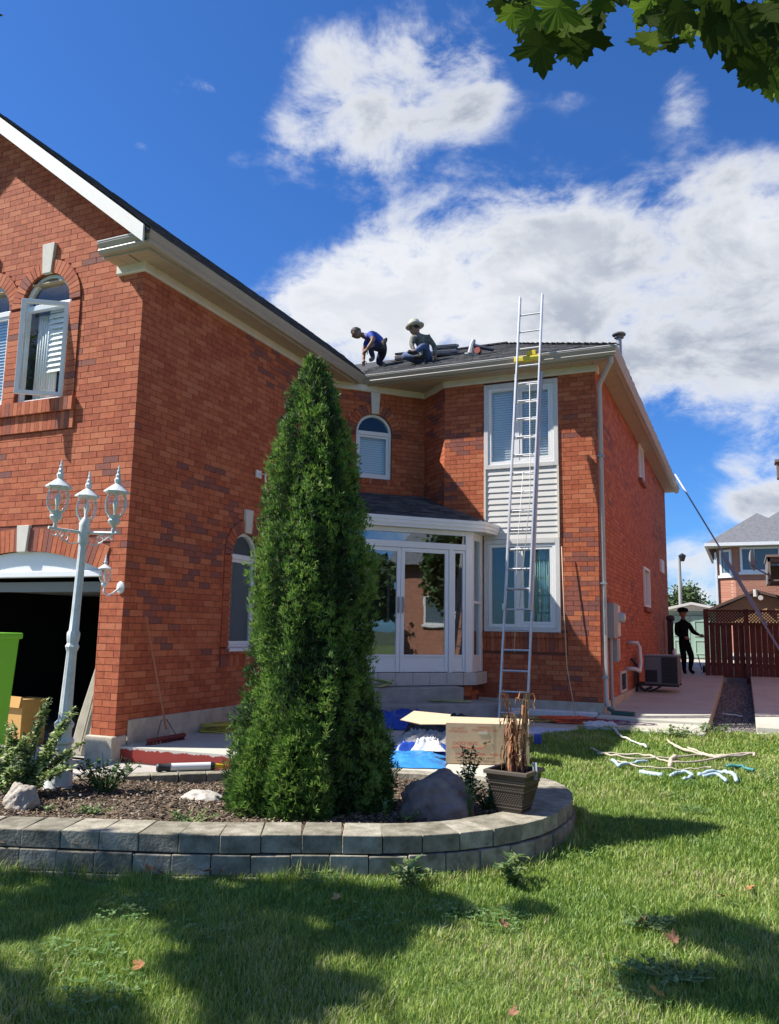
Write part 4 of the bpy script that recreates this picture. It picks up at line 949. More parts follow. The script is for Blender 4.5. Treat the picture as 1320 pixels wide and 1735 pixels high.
# ------------------------------------------------------------------ stones, pot, plants in the bed
def rock(name, c, size, m, label, cat='rock', seed=1, flat=.0):
    bm = bmesh.new(); bmesh.ops.create_icosphere(bm, subdivisions=5, radius=1)
    for v in bm.verts:
        p = v.co.copy(); k = 1+.22*noise.noise(p*1.3+Vector((seed, 0, 0)))+.12*noise.noise(p*3.5+Vector((seed, 5, 0)))+.045*noise.noise(p*9)+.02*noise.noise(p*25)
        # facets
        v.co = Vector((p.x*size[0]*k, p.y*size[1]*k, max(p.z, -.3)*size[2]*k*(1-.22*min(1, abs(p.x-.1))*(name == 'boulder'))))
    me = bpy.data.meshes.new(name); bm.to_mesh(me); bm.free(); me.materials.append(m)
    o = link(name, me, smooth=True); o.location = c; o['label'] = label; o['category'] = cat; return o
rock('boulder', (-2.36, 6.45, -1.45), (.33, .26, .31), mat('boulder_rock', (.15, .11, .095), .9, col2=(.29, .225, .195), scale=7, bump=.8, bscale=22), 'large dark purplish boulder between the cedar and the potted plant', seed=3)
rock('flat_stone', (-4.30, 5.88, -1.47), (.20, .13, .085), mat('pale_stone', (.42, .39, .34), .9, var=.15, bump=.5), 'pale flat stone on the mulch left of the cedar', seed=8)
rock('stone', (-5.40, 4.98, -1.43), (.15, .12, .15), mat('beige_stone', (.40, .35, .28), .9, var=.25, bump=.7), 'rough beige stone at the left end of the wall below the shrub', seed=12)
pot = thing('flower_pot', 'brown woven square flower pot with dead stalks on the wall end', 'flower pot', (-1.70, 6.36, -1.375))
PM = mat('pot_brown', (.045, .031, .022), .45, var=.15, scale=20); PC = Vector((-1.70, 6.38, -1.375)); PR_ = Matrix.Translation(PC) @ Matrix.Rotation(R(-22+45-32), 4, 'Z')
mb = MB(PR_); h0, h1, HP = .095, .165, .285
b = mb.P([(sx*h0, sy*h0, 0) for sx, sy in ((-1, -1), (1, -1), (1, 1), (-1, 1))]); c = mb.P([(sx*h1, sy*h1, HP) for sx, sy in ((-1, -1), (1, -1), (1, 1), (-1, 1))])
mb.F(b, b+1, b+2, b+3)
for i in range(4): mb.F(b+i, b+(i+1) % 4, c+(i+1) % 4, c+i)
mb.build('body', PM, pot)
def ring_sq(mb, r_, w_, z0, z1):
    mb.box(-r_-w_, r_+w_, -r_-w_, -r_, z0, z1); mb.box(-r_-w_, r_+w_, r_, r_+w_, z0, z1); mb.box(-r_-w_, -r_, -r_, r_, z0, z1); mb.box(r_, r_+w_, -r_, r_, z0, z1)
mb = MB(PR_); ring_sq(mb, h1-.012, .03, HP-.0, HP+.03); mb.build('rim', mat('pot_rim', (.10, .078, .058), .45), pot, bevel=.004)
for z in (.03, .055, .16, .215, .235): mb = MB(PR_); ring_sq(mb, h0+(h1-h0)*z/HP-.002, .007, z, z+.008); mb.build('band', mat('pot_band', (.085, .066, .05), .5), pot)
for (za, zb_) in ((.068, .155), (.17, .21)):   # woven pattern as raised beads
    mb = MB(PR_)
    for face in range(4):
        Rf = Matrix.Rotation(face*math.pi/2, 4, 'Z')
        for r_ in range(int((zb_-za)/.014)):
            z = za+r_*.014; hw = h0+(h1-h0)*z/HP
            k = -int(hw/.02)
            while k*.02 < hw-.012:
                p = Rf @ Vector((k*.02+(r_ % 2)*.01, -hw-.001, z)); mb.obox(p, (.010 if face % 2 == 0 else .008, .008 if face % 2 == 0 else .010, .008)); k += 1
    mb.build('weave', mat('pot_band', (0, 0, 0)), pot, kind='stuff')
mb = MB(PR_); mb.box(-h1+.01, h1-.01, -h1+.01, h1-.01, HP-.04, HP-.025); mb.build('potting_soil', mulch, pot)
DM = [mat('dead_leaf_a', (.42, .20, .085), .8, var=.2, scale=20, trans=.15), mat('dead_leaf_b', (.24, .09, .045), .8, trans=.1), mat('dead_leaf_c', (.52, .36, .20), .8, trans=.15)]
def lily(base, h, nst, label, group=None):
    t = thing('dead_plant', label, 'plant', base, group); B = Vector(base)
    stems = []
    for i in range(nst):
        a = random.uniform(0, 6.28); sp_ = B+Vector((math.cos(a)*.04, math.sin(a)*.04, 0)); hh_ = h*random.uniform(.55, 1); tip = sp_+Vector((random.uniform(-.09, .09), random.uniform(-.09, .09), hh_))
        mb = MB(); pts = [sp_, sp_.lerp(tip, .5)+Vector((random.uniform(-.02, .02), 0, 0)), tip]; mb.tube(pts, [.008, .006, .004], 5); mb.build('stem', DM[1], t); stems.append((sp_, tip))
    V = []; F = []; MI = []; q = 0
    for i in range(170):
        s_, e_ = random.choice(stems); p = s_.lerp(e_, random.uniform(.12, 1)); a = random.uniform(0, 6.28); o_ = Vector((math.cos(a), math.sin(a), 0)); L_ = random.uniform(.06, .15); w_ = random.uniform(.004, .010); side = Vector((-o_.y, o_.x, 0))*w_
        tw = random.uniform(-.02, .02)
        c1 = p+o_*random.uniform(.02, .10)+Vector((0, 0, random.uniform(-.01, .03))); c2 = c1+o_*random.uniform(0, .02)-Vector((0, 0, L_*.55)); c3 = c1-Vector((tw, tw, L_*1.1))
        V += [tuple(v) for v in (p, c1+side, c1-side, c2+side*.9, c2-side*.9, c3)]; m = random.choice((0, 0, 1, 2)); F += [(q, q+2, q+1, q), (q+1, q+2, q+4, q+3), (q+3, q+4, q+5, q+3)]; MI += [m]*3; q += 6
    mb = MB()
    mb.v = V
    for f in F: f = tuple(dict.fromkeys(f)); mb.f.append(f)
    mb.m = MI; o = mb.build('dry_leaves', DM, t); o['kind'] = 'stuff'
    return t
lily((-1.68, 6.40, -1.11), .66, 6, 'dead brown drooping stalks standing in the woven pot')
mb = MB(Matrix.Translation((-1.73, 6.64, -1.47)) @ Matrix.Rotation(R(4), 4, 'Y')); mb.box(-.022, .022, -.018, .018, 0, .98)
o = mb.build('wooden_stake', WOOD, bevel=.003); o['label'] = 'rough wooden stake standing behind the potted dead plant'; o['category'] = 'stake'
mb = MB(Matrix.Translation((-1.53, 6.36, -1.13)) @ Matrix.Rotation(R(-20), 4, 'Z')); mb.box(-.02, .02, -.002, .002, 0, .13); o = mb.build('plant_tag', mat('tag_grey', (.35, .36, .36), .5)); o['label'] = 'small grey plant tag stuck in the woven pot'; o['category'] = 'plant tag'
LEAFG = [mat('leaf_green', (.08, .15, .04), .6, trans=.25), mat('leaf_pale', (.22, .28, .10), .6, trans=.25), mat('leaf_dark', (.035, .07, .025), .6, trans=.15)]
VARI = [mat('leaf_variegated', (.34, .42, .15), .6, trans=.2), mat('leaf_olive', (.14, .23, .05), .6, trans=.25), mat('leaf_cream', (.48, .52, .26), .6, trans=.2), mat('leaf_shrubdark', (.05, .09, .03), .6, trans=.2)]
def leafy(name, label, cat, base, h, spread, nst, leaf, mats, nleaf, group=None, lean=.4, pinned=None, along=.15):
    t = thing(name, label, cat, base, group); B = Vector(base); st_ = []
    mb = MB()
    for i in range(nst):
        if pinned: tip = B+Vector(pinned[i % len(pinned)])*random.uniform(.7, 1)+Vector((random.uniform(-.05, .05), random.uniform(-.05, .05), 0)); s_ = B+Vector((random.uniform(-.1, .1), random.uniform(-.1, .1), 0))
        else:
            a = random.uniform(0, 6.28); s_ = B+Vector((math.cos(a), math.sin(a), 0))*spread*.2*random.random(); tip = s_+Vector((math.cos(a)*spread*random.uniform(.2, 1), math.sin(a)*spread*random.uniform(.2, 1), h*random.uniform(.5, 1)))
        mid_ = s_.lerp(tip, .5)+Vector((random.uniform(-.03, .03), random.uniform(-.03, .03), .05*h)); mb.tube([s_, mid_, tip], [.006, .004, .002], 4); st_.append((s_, mid_, tip))
    so_ = mb.build('stems', mats[-1], t); so_['kind'] = 'stuff'
    mb = MB()
    for i in range(nleaf):
        s_, m_, e_ = random.choice(st_); k = random.uniform(along, 1); p = s_.lerp(m_, k*2) if k < .5 else m_.lerp(e_, k*2-1)
        d = Vector((random.uniform(-1, 1), random.uniform(-1, 1), random.uniform(-.3, .9))).normalized(); l = leaf*random.uniform(.6, 1.3); sd_ = d.cross(Vector((random.uniform(-.3, .3), random.uniform(-.3, .3), 1))).normalized()*l*.32; dn = Vector((0, 0, -l*.12))
        mb.cm = random.choice(range(len(mats))); b = mb.P([p, p+d*l*.4+sd_, p+d*l+dn, p+d*l*.4-sd_]); mb.F(b, b+1, b+2, b+3)
    lo = mb.build('leaves', mats, t); lo['kind'] = 'stuff'; return t
leafy('shrub', 'pale variegated rambling shrub at the left edge beside the lamp post', 'shrub', (-5.72, 5.25, -1.46), .8, .5, 80, .048, VARI, 7500, pinned=[(0, 0, .55), (-.3, .1, .6), (.25, .15, .42), (.35, .25, .75), (-.1, .35, .85), (-.4, -.2, .4), (.15, -.25, .3), (.5, .1, .3), (-.6, .1, .5), (.33, .4, .45), (-.2, -.1, .35), (.1, .1, .3)])
leafy('perennial', 'low dark green clump right of the lamp post base', 'plant', (-5.25, 5.75, -1.46), .32, .30, 26, .05, [LEAFG[2], LEAFG[0]], 420)
leafy('perennial', 'dark leafy plant growing beside the boulder in front of the carton', 'plant', (-2.22, 6.88, -1.47), .50, .12, 9, .05, [LEAFG[2], LEAFG[0]], 300)
leafy('perennial', 'low shaded groundcover between the boulder and the pot', 'plant', (-2.02, 6.75, -1.47), .28, .26, 26, .045, [LEAFG[2], LEAFG[0]], 480)
leafy('weed', 'thin pale seedling in front of the boulder', 'weed', (-2.62, 5.95, -1.47), .20, .05, 5, .03, [LEAFG[1], LEAFG[0]], 60)
leafy('weed', 'yellowish seed head stem between boulder and pot', 'weed', (-2.05, 6.35, -1.47), .34, .06, 6, .035, [VARI[2], LEAFG[1], LEAFG[0]], 90, along=.6)
leafy('weed', 'small bright green seedling by the lamp post stone', 'weed', (-5.1, 5.0, -1.47), .06, .06, 6, .03, [LEAFG[1]], 50)
leafy('weed', 'green sprig on the mulch left of the pale flat stone', 'weed', (-4.7, 5.05, -1.46), .07, .16, 14, .03, LEAFG[:2], 160)
leafy('weed', 'tuft of weeds on the mulch below the pale flat stone', 'weed', (-3.85, 5.15, -1.46), .08, .22, 18, .03, LEAFG[:2], 200)
leafy('weed', 'little green weed at the foot of the boulder', 'weed', (-2.45, 6.05, -1.47), .06, .08, 8, .03, LEAFG[:2], 70)
leafy('weed', 'broad leaved thistle at the foot of the wall below the boulder', 'weed', (-2.02, 5.05, -1.64), .16, .14, 12, .07, LEAFG[:2], 90)
leafy('weed', 'pale leafy weed at the foot of the wall below the pot', 'weed', (-1.45, 5.42, -1.64), .20, .14, 12, .07, [LEAFG[1], LEAFG[0]], 100)
leafy('weed', 'clover patch in the lower right shade', 'weed', (-.42, 4.35, -1.63), .06, .22, 30, .03, LEAFG[:2], 260)
leafy('weed', 'clover patch beside a dry leaf right of the wall end', 'weed', (-.55, 4.98, -1.63), .06, .16, 24, .03, LEAFG[:2], 200)
leafy('weed', 'broad leafed weeds at the end of the front path slab', 'weed', (-.95, 13.15, -1.57), .22, .3, 20, .06, LEAFG[:2], 220)
leafy('weed', 'weeds at the right corner of the front path slab', 'weed', (-.45, 13.7, -1.57), .26, .25, 20, .06, LEAFG[:2], 220)

# ------------------------------------------------------------------ lamp post
lp = thing('lamp_post', 'white garden lamp post with three glass lanterns', 'lamp post', (-5.72, 5.68, -1.50))
B = Vector((-5.72, 5.68, 0)); z0 = -1.50
mb = MB(); mb.lathe([(.135, z0-.03), (.14, z0+.02), (.125, z0+.05), (.115, z0+.22), (.085, z0+.40), (.083, z0+.42), (.10, z0+.44), (.10, z0+.465), (.075, z0+.49), (.072, z0+.56), (.088, z0+.59), (.088, z0+.61), (.062, z0+.64), (.058, z0+.66)], (B.x, B.y, 0), 24, flute=.05); mb.build('base', LAMPW, lp, smooth='auto')
mb = MB(); mb.lathe([(.058, z0+.66), (.045, z0+1.25), (.052, z0+1.27), (.062, z0+1.30), (.048, z0+1.33), (.055, z0+1.36), (.06, z0+1.42), (.044, z0+1.45), (.04, z0+1.6), (.036, z0+2.28)], (B.x, B.y, 0), 20, flute=.07); mb.build('pole', LAMPW, lp, smooth='auto')
zj = z0+2.26
mb = MB(); mb.lathe([(.045, zj), (.05, zj+.02), (.05, zj+.16), (.046, zj+.20), (.025, zj+.235), (.014, zj+.25), (.012, zj+.30), (.003, zj+.33)], (B.x, B.y, 0), 12); mb.build('hub', LAMPW, lp, smooth='auto')
GL2 = glass('lantern_glass', (.86, .88, .86), .08)
def lantern(L, parent, s=1.0):
    m_ = MB(); m_.lathe([(.012*s, 0), (.02*s, .02*s), (.014*s, .05*s), (.03*s, .07*s), (.055*s, .10*s), (.058*s, .115*s), (.045*s, .13*s), (.06*s, .15*s), (.062*s, .165*s)], tuple(L), 12); b_ = m_.build('lantern', LAMPW, parent, smooth='auto')
    m_ = MB()
    for k in range(6):
        a = k*math.pi/3+.3; pts = [(L.x+r*s*math.cos(a), L.y+r*s*math.sin(a), L.z+z*s) for r, z in ((.060, .16), (.092, .20), (.104, .26), (.098, .33), (.074, .375))]; m_.tube(pts, .0065*s, 5)
    m_.build('cage', LAMPW, b_)
    m_ = MB(); m_.lathe([(.054*s, .16*s), (.086*s, .20*s), (.098*s, .26*s), (.092*s, .33*s), (.068*s, .375*s)], tuple(L), 12); m_.build('glass', GL2, b_, smooth=True)
    m_ = MB(); m_.lathe([(.012*s, .17*s), (.016*s, .22*s), (.026*s, .27*s), (.018*s, .31*s), (.004*s, .33*s)], tuple(L), 10); m_.build('bulb', WHITE, b_, smooth=True)
    m_ = MB(); m_.lathe([(.08*s, .372*s), (.118*s, .378*s), (.12*s, .39*s), (.075*s, .425*s), (.045*s, .45*s), (.024*s, .465*s), (.03*s, .485*s), (.034*s, .505*s), (.02*s, .525*s), (.024*s, .545*s), (.012*s, .565*s), (.017*s, .585*s), (.008*s, .605*s), (.011*s, .62*s), (.001*s, .645*s)], tuple(L), 8); m_.build('cap', LAMPW, b_, smooth='auto')
zl = zj+.10
for ang, rad in ((R(-106), .29), (R(9), .31), (R(135), .31)):
    d = Vector((math.cos(ang), math.sin(ang), 0)); E2 = B+d*rad
    mb = MB(); mb.tube([B+Vector((0, 0, zl)), E2+Vector((0, 0, zl)), E2+d*.06+Vector((0, 0, zl+.006))], .014, 8)
    # scroll
    pts = []
    for k in range(22):
        t_ = k/21; a = t_*4.4*math.pi*.62; r_ = .055*(1-t_*.75); pts.append(B+d*(.17+r_*math.cos(a)+.02)+Vector((0, 0, zl-.065+r_*math.sin(a))))
    mb.tube(pts, .006, 5); mb.tube([B+d*.04+Vector((0, 0, zl-.1)), B+d*.14+Vector((0, 0, zl-.12)), B+d*.24+Vector((0, 0, zl-.06)), E2+Vector((0, 0, zl-.01))], .006, 5)
    pts = []
    for k in range(14):
        t_ = k/13; a = math.pi*.5+t_*4; r_ = .03*(1-t_*.6); pts.append(E2+d*(r_*math.cos(a)-.0)+Vector((0, 0, zl-.045+r_*math.sin(a))))
    mb.tube(pts, .006, 5)
    mb.build('arm', LAMPW, lp, smooth='auto'); lantern(E2+Vector((0, 0, zl)), lp, 1.0)
lp.rotation_mode = 'AXIS_ANGLE'; lp.rotation_axis_angle = (R(1.7), -.403, .915, 0)
# wall lantern on the garage pillar
wl = thing('wall_lantern', 'white coach lantern on the brick pillar by the garage opening', 'lantern', (-7.62, 8.38, .5))
mb = MB(); mb.lathe([(.001, -.02), (.06, -.015), (.065, .0), (.001, .02)], (0, 0, 0), 14); bp = mb.mesh('wall_plate', LAMPW); o = link('wall_plate', bp, wl, smooth='auto'); o.matrix_parent_inverse = Matrix(); o.location = (.02, 0.0, .0); o.rotation_euler = (R(90), 0, 0); o.scale = (1, 1.3, 1.4)
mb = MB(); mb.tube([(-7.60, 8.38, .50), (-7.60, 8.26, .42), (-7.62, 8.18, .38), (-7.65, 8.14, .42), (-7.65, 8.14, .47)], .014, 7); mb.build('bracket', LAMPW, wl, smooth=True); lantern(Vector((-7.65, 8.14, .44)), wl, .76)

# ------------------------------------------------------------------ things by the garage
LIME = mat('green_bin_plastic', (.16, .52, .03), .45)
bn = thing('green_bin', 'lime green wheeled bin at the left edge of the driveway', 'bin', (-8.75, 7.45, -1.79)); bx, by = -8.97, 7.55
mb = MB(); b = mb.P([(bx+sx*w_, by+sy*w_, z) for z, w_ in ((-1.75, .20), (-.20, .26)) for sx, sy in ((-1, -1), (1, -1), (1, 1), (-1, 1))])
for i in range(4): j = (i+1) % 4; mb.F(b+i, b+j, b+4+j, b+4+i)
mb.F(b, b+1, b+2, b+3); mb.build('body', LIME, bn, bevel=.02)
mb = MB(); mb.box(bx-.29, bx+.29, by-.29, by+.29, -.20, -.12); mb.build('lid', LIME, bn, bevel=.02)
for sx in (-1, 1): mb = MB(Matrix.Translation((bx+sx*.24, by+.2, -1.68)) @ Matrix.Rotation(R(90), 4, 'Y')); mb.lathe([(.11, -.025), (.11, .025)], (0, 0, 0), 14); mb.build('wheel', BLACK, bn)
ct = thing('open_carton', 'orange cardboard carton just inside the garage', 'carton', (-9.6, 9.2, -1.76)); OC = mat('orange_card', (.55, .30, .09), .8, var=.06)
mb = MB(Matrix.Translation((-9.68, 9.0, -1.755)) @ Matrix.Rotation(R(-8), 4, 'Z')); mb.box(-.34, .06, -.2, .2, 0, .66); mb.build('body', OC, ct, bevel=.004)
mb = MB(Matrix.Translation((-9.68, 9.0, -1.755)) @ Matrix.Rotation(R(-8), 4, 'Z')); mb.obox((-.14, -.22, .62), (.38, .03, .16), Matrix.Rotation(R(-10), 3, 'X')); mb.build('flap', OC, ct)
gb = thing('dark_bin', 'dark wheeled bin standing in the shade of the garage', 'bin', (-9.3, 10.3, -1.76)); mb = MB(); b = mb.P([(-9.0+sx*w_, 10.4+sy*w_, z) for z, w_ in ((-1.75, .24), (-.55, .30)) for sx, sy in ((-1, -1), (1, -1), (1, 1), (-1, 1))])
for i in range(4): j = (i+1) % 4; mb.F(b+i, b+j, b+4+j, b+4+i)
mb.build('body', mat('bin_black', (.035, .035, .04), .5), gb, bevel=.01); mb = MB(); mb.box(-9.33, -8.67, 10.07, 10.73, -.55, -.49); mb.build('lid', mat('bin_black', (0, 0, 0)), gb, bevel=.01)
RM = mat('rolled_mattress', (.42, .38, .29), .8, var=.15, scale=6)
t_ = thing('leaning_board', 'long pale cream padded board leaning on the right garage jamb', 'board', (-8.2, 8.75, -1.76))
mb = MB(); pts = [Vector((-8.36, 8.62, -1.75)), Vector((-8.28, 8.64, -1.3)), Vector((-8.12, 8.68, -.6)), Vector((-8.02, 8.7, 0.0))]
for (a, b_), w0, w1 in zip(zip(pts, pts[1:]), (.17, .155, .115), (.155, .115, .03)):
    b = mb.P([a+Vector((-w0, 0, 0)), a+Vector((w0, 0, 0)), a+Vector((w0, .09, 0)), a+Vector((-w0, .09, 0)), b_+Vector((-w1, 0, 0)), b_+Vector((w1, 0, 0)), b_+Vector((w1, .09, 0)), b_+Vector((-w1, .09, 0))])
    for q_ in ((0, 1, 5, 4), (1, 2, 6, 5), (2, 3, 7, 6), (3, 0, 4, 7)): mb.F(*[b+i for i in q_])
mb.build('panel', RM, t_, bevel=.02)
mb = MB(); mb.tube([(-8.33, 8.6, -1.7), (-8.09, 8.66, -.5)], .012, 6); mb.build('seam', RM, t_)
o = rock('plastic_bag', (-8.45, 7.95, -1.72), (.16, .12, .16), mat('grey_bag', (.35, .36, .36), .5, var=.2), 'crumpled grey bag on the garage threshold behind the lamp post', 'bag', seed=21)
br = thing('push_broom', 'wide push broom with red bristles leaning on the shaded brick wall', 'broom', (-7.28, 9.1, -1.56))
mb = MB(); mb.tube([(-7.30, 9.12, -1.40), (-7.50, 8.80, .13)], .013, 8); mb.build('handle', mat('broom_handle', (.36, .14, .07), .6), br)
mb = MB(); hd0, hd1 = Vector((-7.25, 8.70, -1.50)), Vector((-7.22, 9.42, -1.50)); mb.tube([hd0, hd1], .030, 8); mb.build('head', mat('broom_red', (.16, .03, .025), .7), br)
mb = MB()
for k in range(60):
    p = hd0.lerp(hd1, k/59); mb.tube([p, p+Vector((random.uniform(-.03, .03), random.uniform(-.01, .01), -.058))], .010, 4)
mb.build('bristles', mat('bristle_red', (.16, .03, .03), .9), br, kind='stuff')
mb = MB(); c_ = Vector((-7.32, 9.08, -1.27)); mb.tube([hd0.lerp(hd1, .22), c_+Vector((0, -.05, 0)), c_+Vector((0, .06, 0)), hd0.lerp(hd1, .78)], .007, 6); mb.build('brace', mat('brace_steel', (.10, .10, .10), .5), br)
def tangle(name, label, cat, c, rx, ry, n, rad, m, seed, zf=-1.555, height=.05, group=None, loops=9):
    r_ = random.Random(seed); pts = []; ph = r_.uniform(0, 6)
    for k in range(n):
        t_ = k/n*loops*2*math.pi; a_ = rx*(.45+.55*abs(math.sin(t_*.137+ph))); b_ = ry*(.45+.55*abs(math.cos(t_*.113+ph)))
        pts.append((c[0]+a_*math.cos(t_)+rx*.5*math.sin(t_*.21+ph), c[1]+b_*math.sin(t_*1.01+.3)+ry*.3*math.sin(t_*.17), zf+rad+height*(.5+.5*math.sin(t_*.53+ph))))
    mb = MB(); mb.tube(pts, rad, 5); o = mb.build(name, m, smooth=True); o['label'] = label; o['category'] = cat
    if group: o['group'] = group
    return o
YEL = mat('yellow_hose', (.50, .42, .06), .5); ORG = mat('orange_cord', (.62, .10, .03), .5); OLV = mat('olive_hose', (.34, .33, .16), .5); WHC = mat('white_cord', (.62, .62, .56), .6); BLU = mat('pale_blue_pipe', (.40, .52, .56), .5)
tangle('air_hose', 'coiled yellow hose at the foot of the shaded side wall', 'hose', (-7.25, 10.45, 0), .20, .42, 260, .012, YEL, 3, height=.10)
tangle('air_hose', 'loose yellow hose on the slab between ladder and steps', 'hose', (-3.95, 14.3, 0), .55, .28, 240, .014, OLV, 5)
tangle('cable_coil', 'bright orange cord heaped at the foot of the bay wall', 'cord', (-2.75, 14.55, 0), .42, .30, 420, .014, ORG, 8, height=.07, loops=16)
tangle('cable_coil', 'dull orange cord lying right of the ladder foot', 'cord', (-3.3, 14.5, 0), .40, .25, 260, .014, mat('tan_cord', (.45, .24, .06), .5), 11, height=.04)
tangle('garden_hose', 'olive garden hose looped over the lower porch step', 'hose', (-4.95, 13.55, 0), .40, .16, 160, .014, OLV, 15, zf=-1.235, height=.03, loops=5)
tangle('garden_hose', 'green garden hose hanging off the upper porch step by the cedar', 'hose', (-5.75, 12.85, 0), .15, .13, 140, .016, mat('green_hose', (.36, .42, .16), .5), 16, zf=-.98, height=.12, loops=5)
tangle('thin_wire', 'thin purple and dark wire on the front path slab', 'wire', (-1.95, 14.0, 0), .42, .35, 160, .006, mat('wire_purple', (.12, .07, .12), .5), 18, zf=-1.472, height=.01, loops=4)
tangle('thin_wire', 'dark red thin cord beside the downpipe foot', 'wire', (-2.3, 14.1, 0), .35, .3, 120, .007, mat('wire_red', (.25, .05, .05), .5), 19, zf=-1.472, height=.01, loops=3)
# green tool bag on the path
mb = MB(Matrix.Translation((-2.0, 14.95, -1.425)) @ Matrix.Rotation(R(-12), 4, 'Z')); mb.box(-.22, .20, -.05, .05, 0, .075); mb.obox((-.24, 0, .09), (.10, .12, .06), Matrix.Rotation(R(30), 3, 'Y'))
o = mb.build('tool_case', mat('dark_green_case', (.03, .08, .06), .5), bevel=.015); o['label'] = 'small dark green tool case on the path near the downpipe'; o['category'] = 'tool case'
# aluminium tube tool with a yellow nozzle
tb = thing('caulking_tube', 'long white cylinder tool with black cap and yellow nozzle on the apron', 'tool', (-5.5, 7.4, -1.5))
a_, b_ = Vector((-5.46, 6.76, -1.415)), Vector((-5.08, 7.08, -1.415)); dd2 = (b_-a_).normalized()
mb = MB(); mb.tube([a_+dd2*.10, b_], .040, 14); mb.build('cylinder', mat('white_tube', (.70, .70, .68), .35), tb, smooth='auto')
mb = MB(); mb.tube([a_-dd2*.04, a_-dd2*.02, a_+dd2*.04, a_+dd2*.10], [.030, .045, .036, .046], 12); mb.build('cap', BLACK, tb, smooth='auto')
mb = MB(); mb.tube([b_, b_+dd2*.04], [.045, .04], 12); mb.build('collar', BLACK, tb); mb = MB(); mb.tube([b_+dd2*.04, b_+dd2*.12, b_+dd2*.17], [.03, .018, .006], 10); mb.build('nozzle', mat('yellow_nozzle', (.60, .38, .02), .4), tb, smooth='auto')

# ------------------------------------------------------------------ front ladder
def ladder(root, p0, p1, half, rail, rung_r, step, mats, first=.18, base=True):
    """one section: p0/p1 centre points at foot and top, half = half width vector"""
    d = (p1-p0).normalized(); L_ = (p1-p0).length; h = half.normalized(); n_ = h.cross(d).normalized()
    Rm = Matrix((h, d, n_)).transposed()
    for s_ in (-1, 1):
        mb = MB(); mb.obox((p0+p1)/2+half*s_, (rail[0], L_, rail[1]), Rm); mb.build('rail', mats, root, bevel=.004)
        if base: mb = MB(); mb.obox(p0+half*s_+d*.01, (rail[0]*1.7, .05, rail[1]*1.3), Rm); mb.build('foot', BLACK, root, bevel=.004)
    z = first
    while z < L_-.1:
        c = p0+d*z; mb = MB(); mb.tube([c-half, c+half], rung_r, 8); mb.build('rung', mats, root, smooth='auto'); z += step
ld = thing('extension_ladder', 'long aluminium extension ladder leaning on the gutter over the bay', 'ladder', (-3.68, 13.71, -1.56))
P0 = Vector((-3.675, 13.72, -1.555)); P1 = Vector((-3.50, 14.69, 6.46)); dl_ = (P1-P0).normalized(); hv = Vector((.235, 0, .0)); nrm = hv.normalized().cross(dl_).normalized(); nrm = nrm if nrm.y < 0 else -nrm
ladder(ld, P0, P0+dl_*6.45, hv*1.04, (.034, .075), .017, .357, ALU)
ladder(ld, P0+dl_*1.98+nrm*.08, P1+nrm*.08, hv*.93, (.030, .070), .016, .357, ALU, first=.342, base=False)
q0 = P0+dl_*1.98+nrm*.08
for c_ in [q0+hv*s_+dl_*.02 for s_ in (-1, 1)]+[P0+dl_*6.42+hv*s_*1.04 for s_ in (-1, 1)]: mb = MB(); mb.obox(c_, (.05, .08, .11)); mb.build('bracket', ALUD, ld)
mb = MB(); rp = [P0+dl_*6.2+nrm*.10+Vector((.05, 0, 0)), P0+dl_*4+nrm*.13+Vector((.16, 0, 0)), P0+dl_*2+nrm*.12+Vector((.05, 0, 0))]; mb.tube(rp, .007, 5); mb.tube([P0+dl_*4.5+nrm*.1, P0+dl_*3+nrm*.14+Vector((-.03, 0, 0)), P0+dl_*1.2+nrm*.12], .006, 5); mb.build('rope', WHC, ld, smooth=True)
mb = MB(); mb.tube([(-3.06, 14.98, 1.6), (-3.02, 14.92, .4), (-2.98, 14.9, -.6), (-2.86, 14.88, -1.3), (-2.8, 14.7, -1.53)], .010, 6); o = mb.build('hanging_cord', mat('tan_rope', (.55, .38, .26), .7), smooth=True); o['label'] = 'thin tan cord hanging down the bay window right of the ladder'; o['category'] = 'cord'
yl = thing('gutter_guard_tool', 'yellow ladder stabiliser clamped on the gutter between the ladder rails', 'ladder stabiliser', (-3.55, 14.5, 5.2)); YP = mat('yellow_plastic', (.62, .50, .03), .5)
mb = MB(); mb.box(-3.84, -3.33, 14.55, 14.63, 5.14, 5.25); mb.build('bar', YP, yl, bevel=.02)
mb = MB(); mb.box(-3.60, -3.42, 14.58, 14.70, 5.262, 5.36); mb.build('clamp', YP, yl, bevel=.01); mb = MB(); mb.box(-3.76, -3.62, 14.6, 14.7, 5.262, 5.31); mb.build('grip', BLACK, yl, bevel=.01)

# ------------------------------------------------------------------ things on the roof
SHB = mat('shingle_pack', (.10, .10, .11), .9, var=.3, scale=20); 
def bundle(c, size, n, label, rz=0):
    t = thing('shingle_stack', label, 'shingles', c, 'stacks of shingles on the roof')
    for k in range(n):
        mb = MB(Matrix.Translation(Vector(c)+Vector((0, 0, k*size[2]*1.18))) @ Matrix.Rotation(rz+random.uniform(-.07, .07), 4, 'Z') @ Matrix.Rotation(math.atan(.30), 4, 'X')); mb.obox((0, 0, 0), size); mb.build('bundle', [SHB, mat('shingle_wrap', (.33, .31, .30), .7)][k % 2], t, bevel=.006)
bundle((-7.0, 16.75, 6.33), (.48, .36, .055), 3, 'small stack of shingle bundles between the two kneeling men')
bundle((-5.93, 16.45, 6.20), (.56, .40, .055), 4, 'stack of shingle bundles right of the man in the hat', .2)
ng = thing('nail_gun', 'grey nail gun with a dark handle lying on the roof shingles', 'nail gun', (-5.0, 15.7, 5.8))
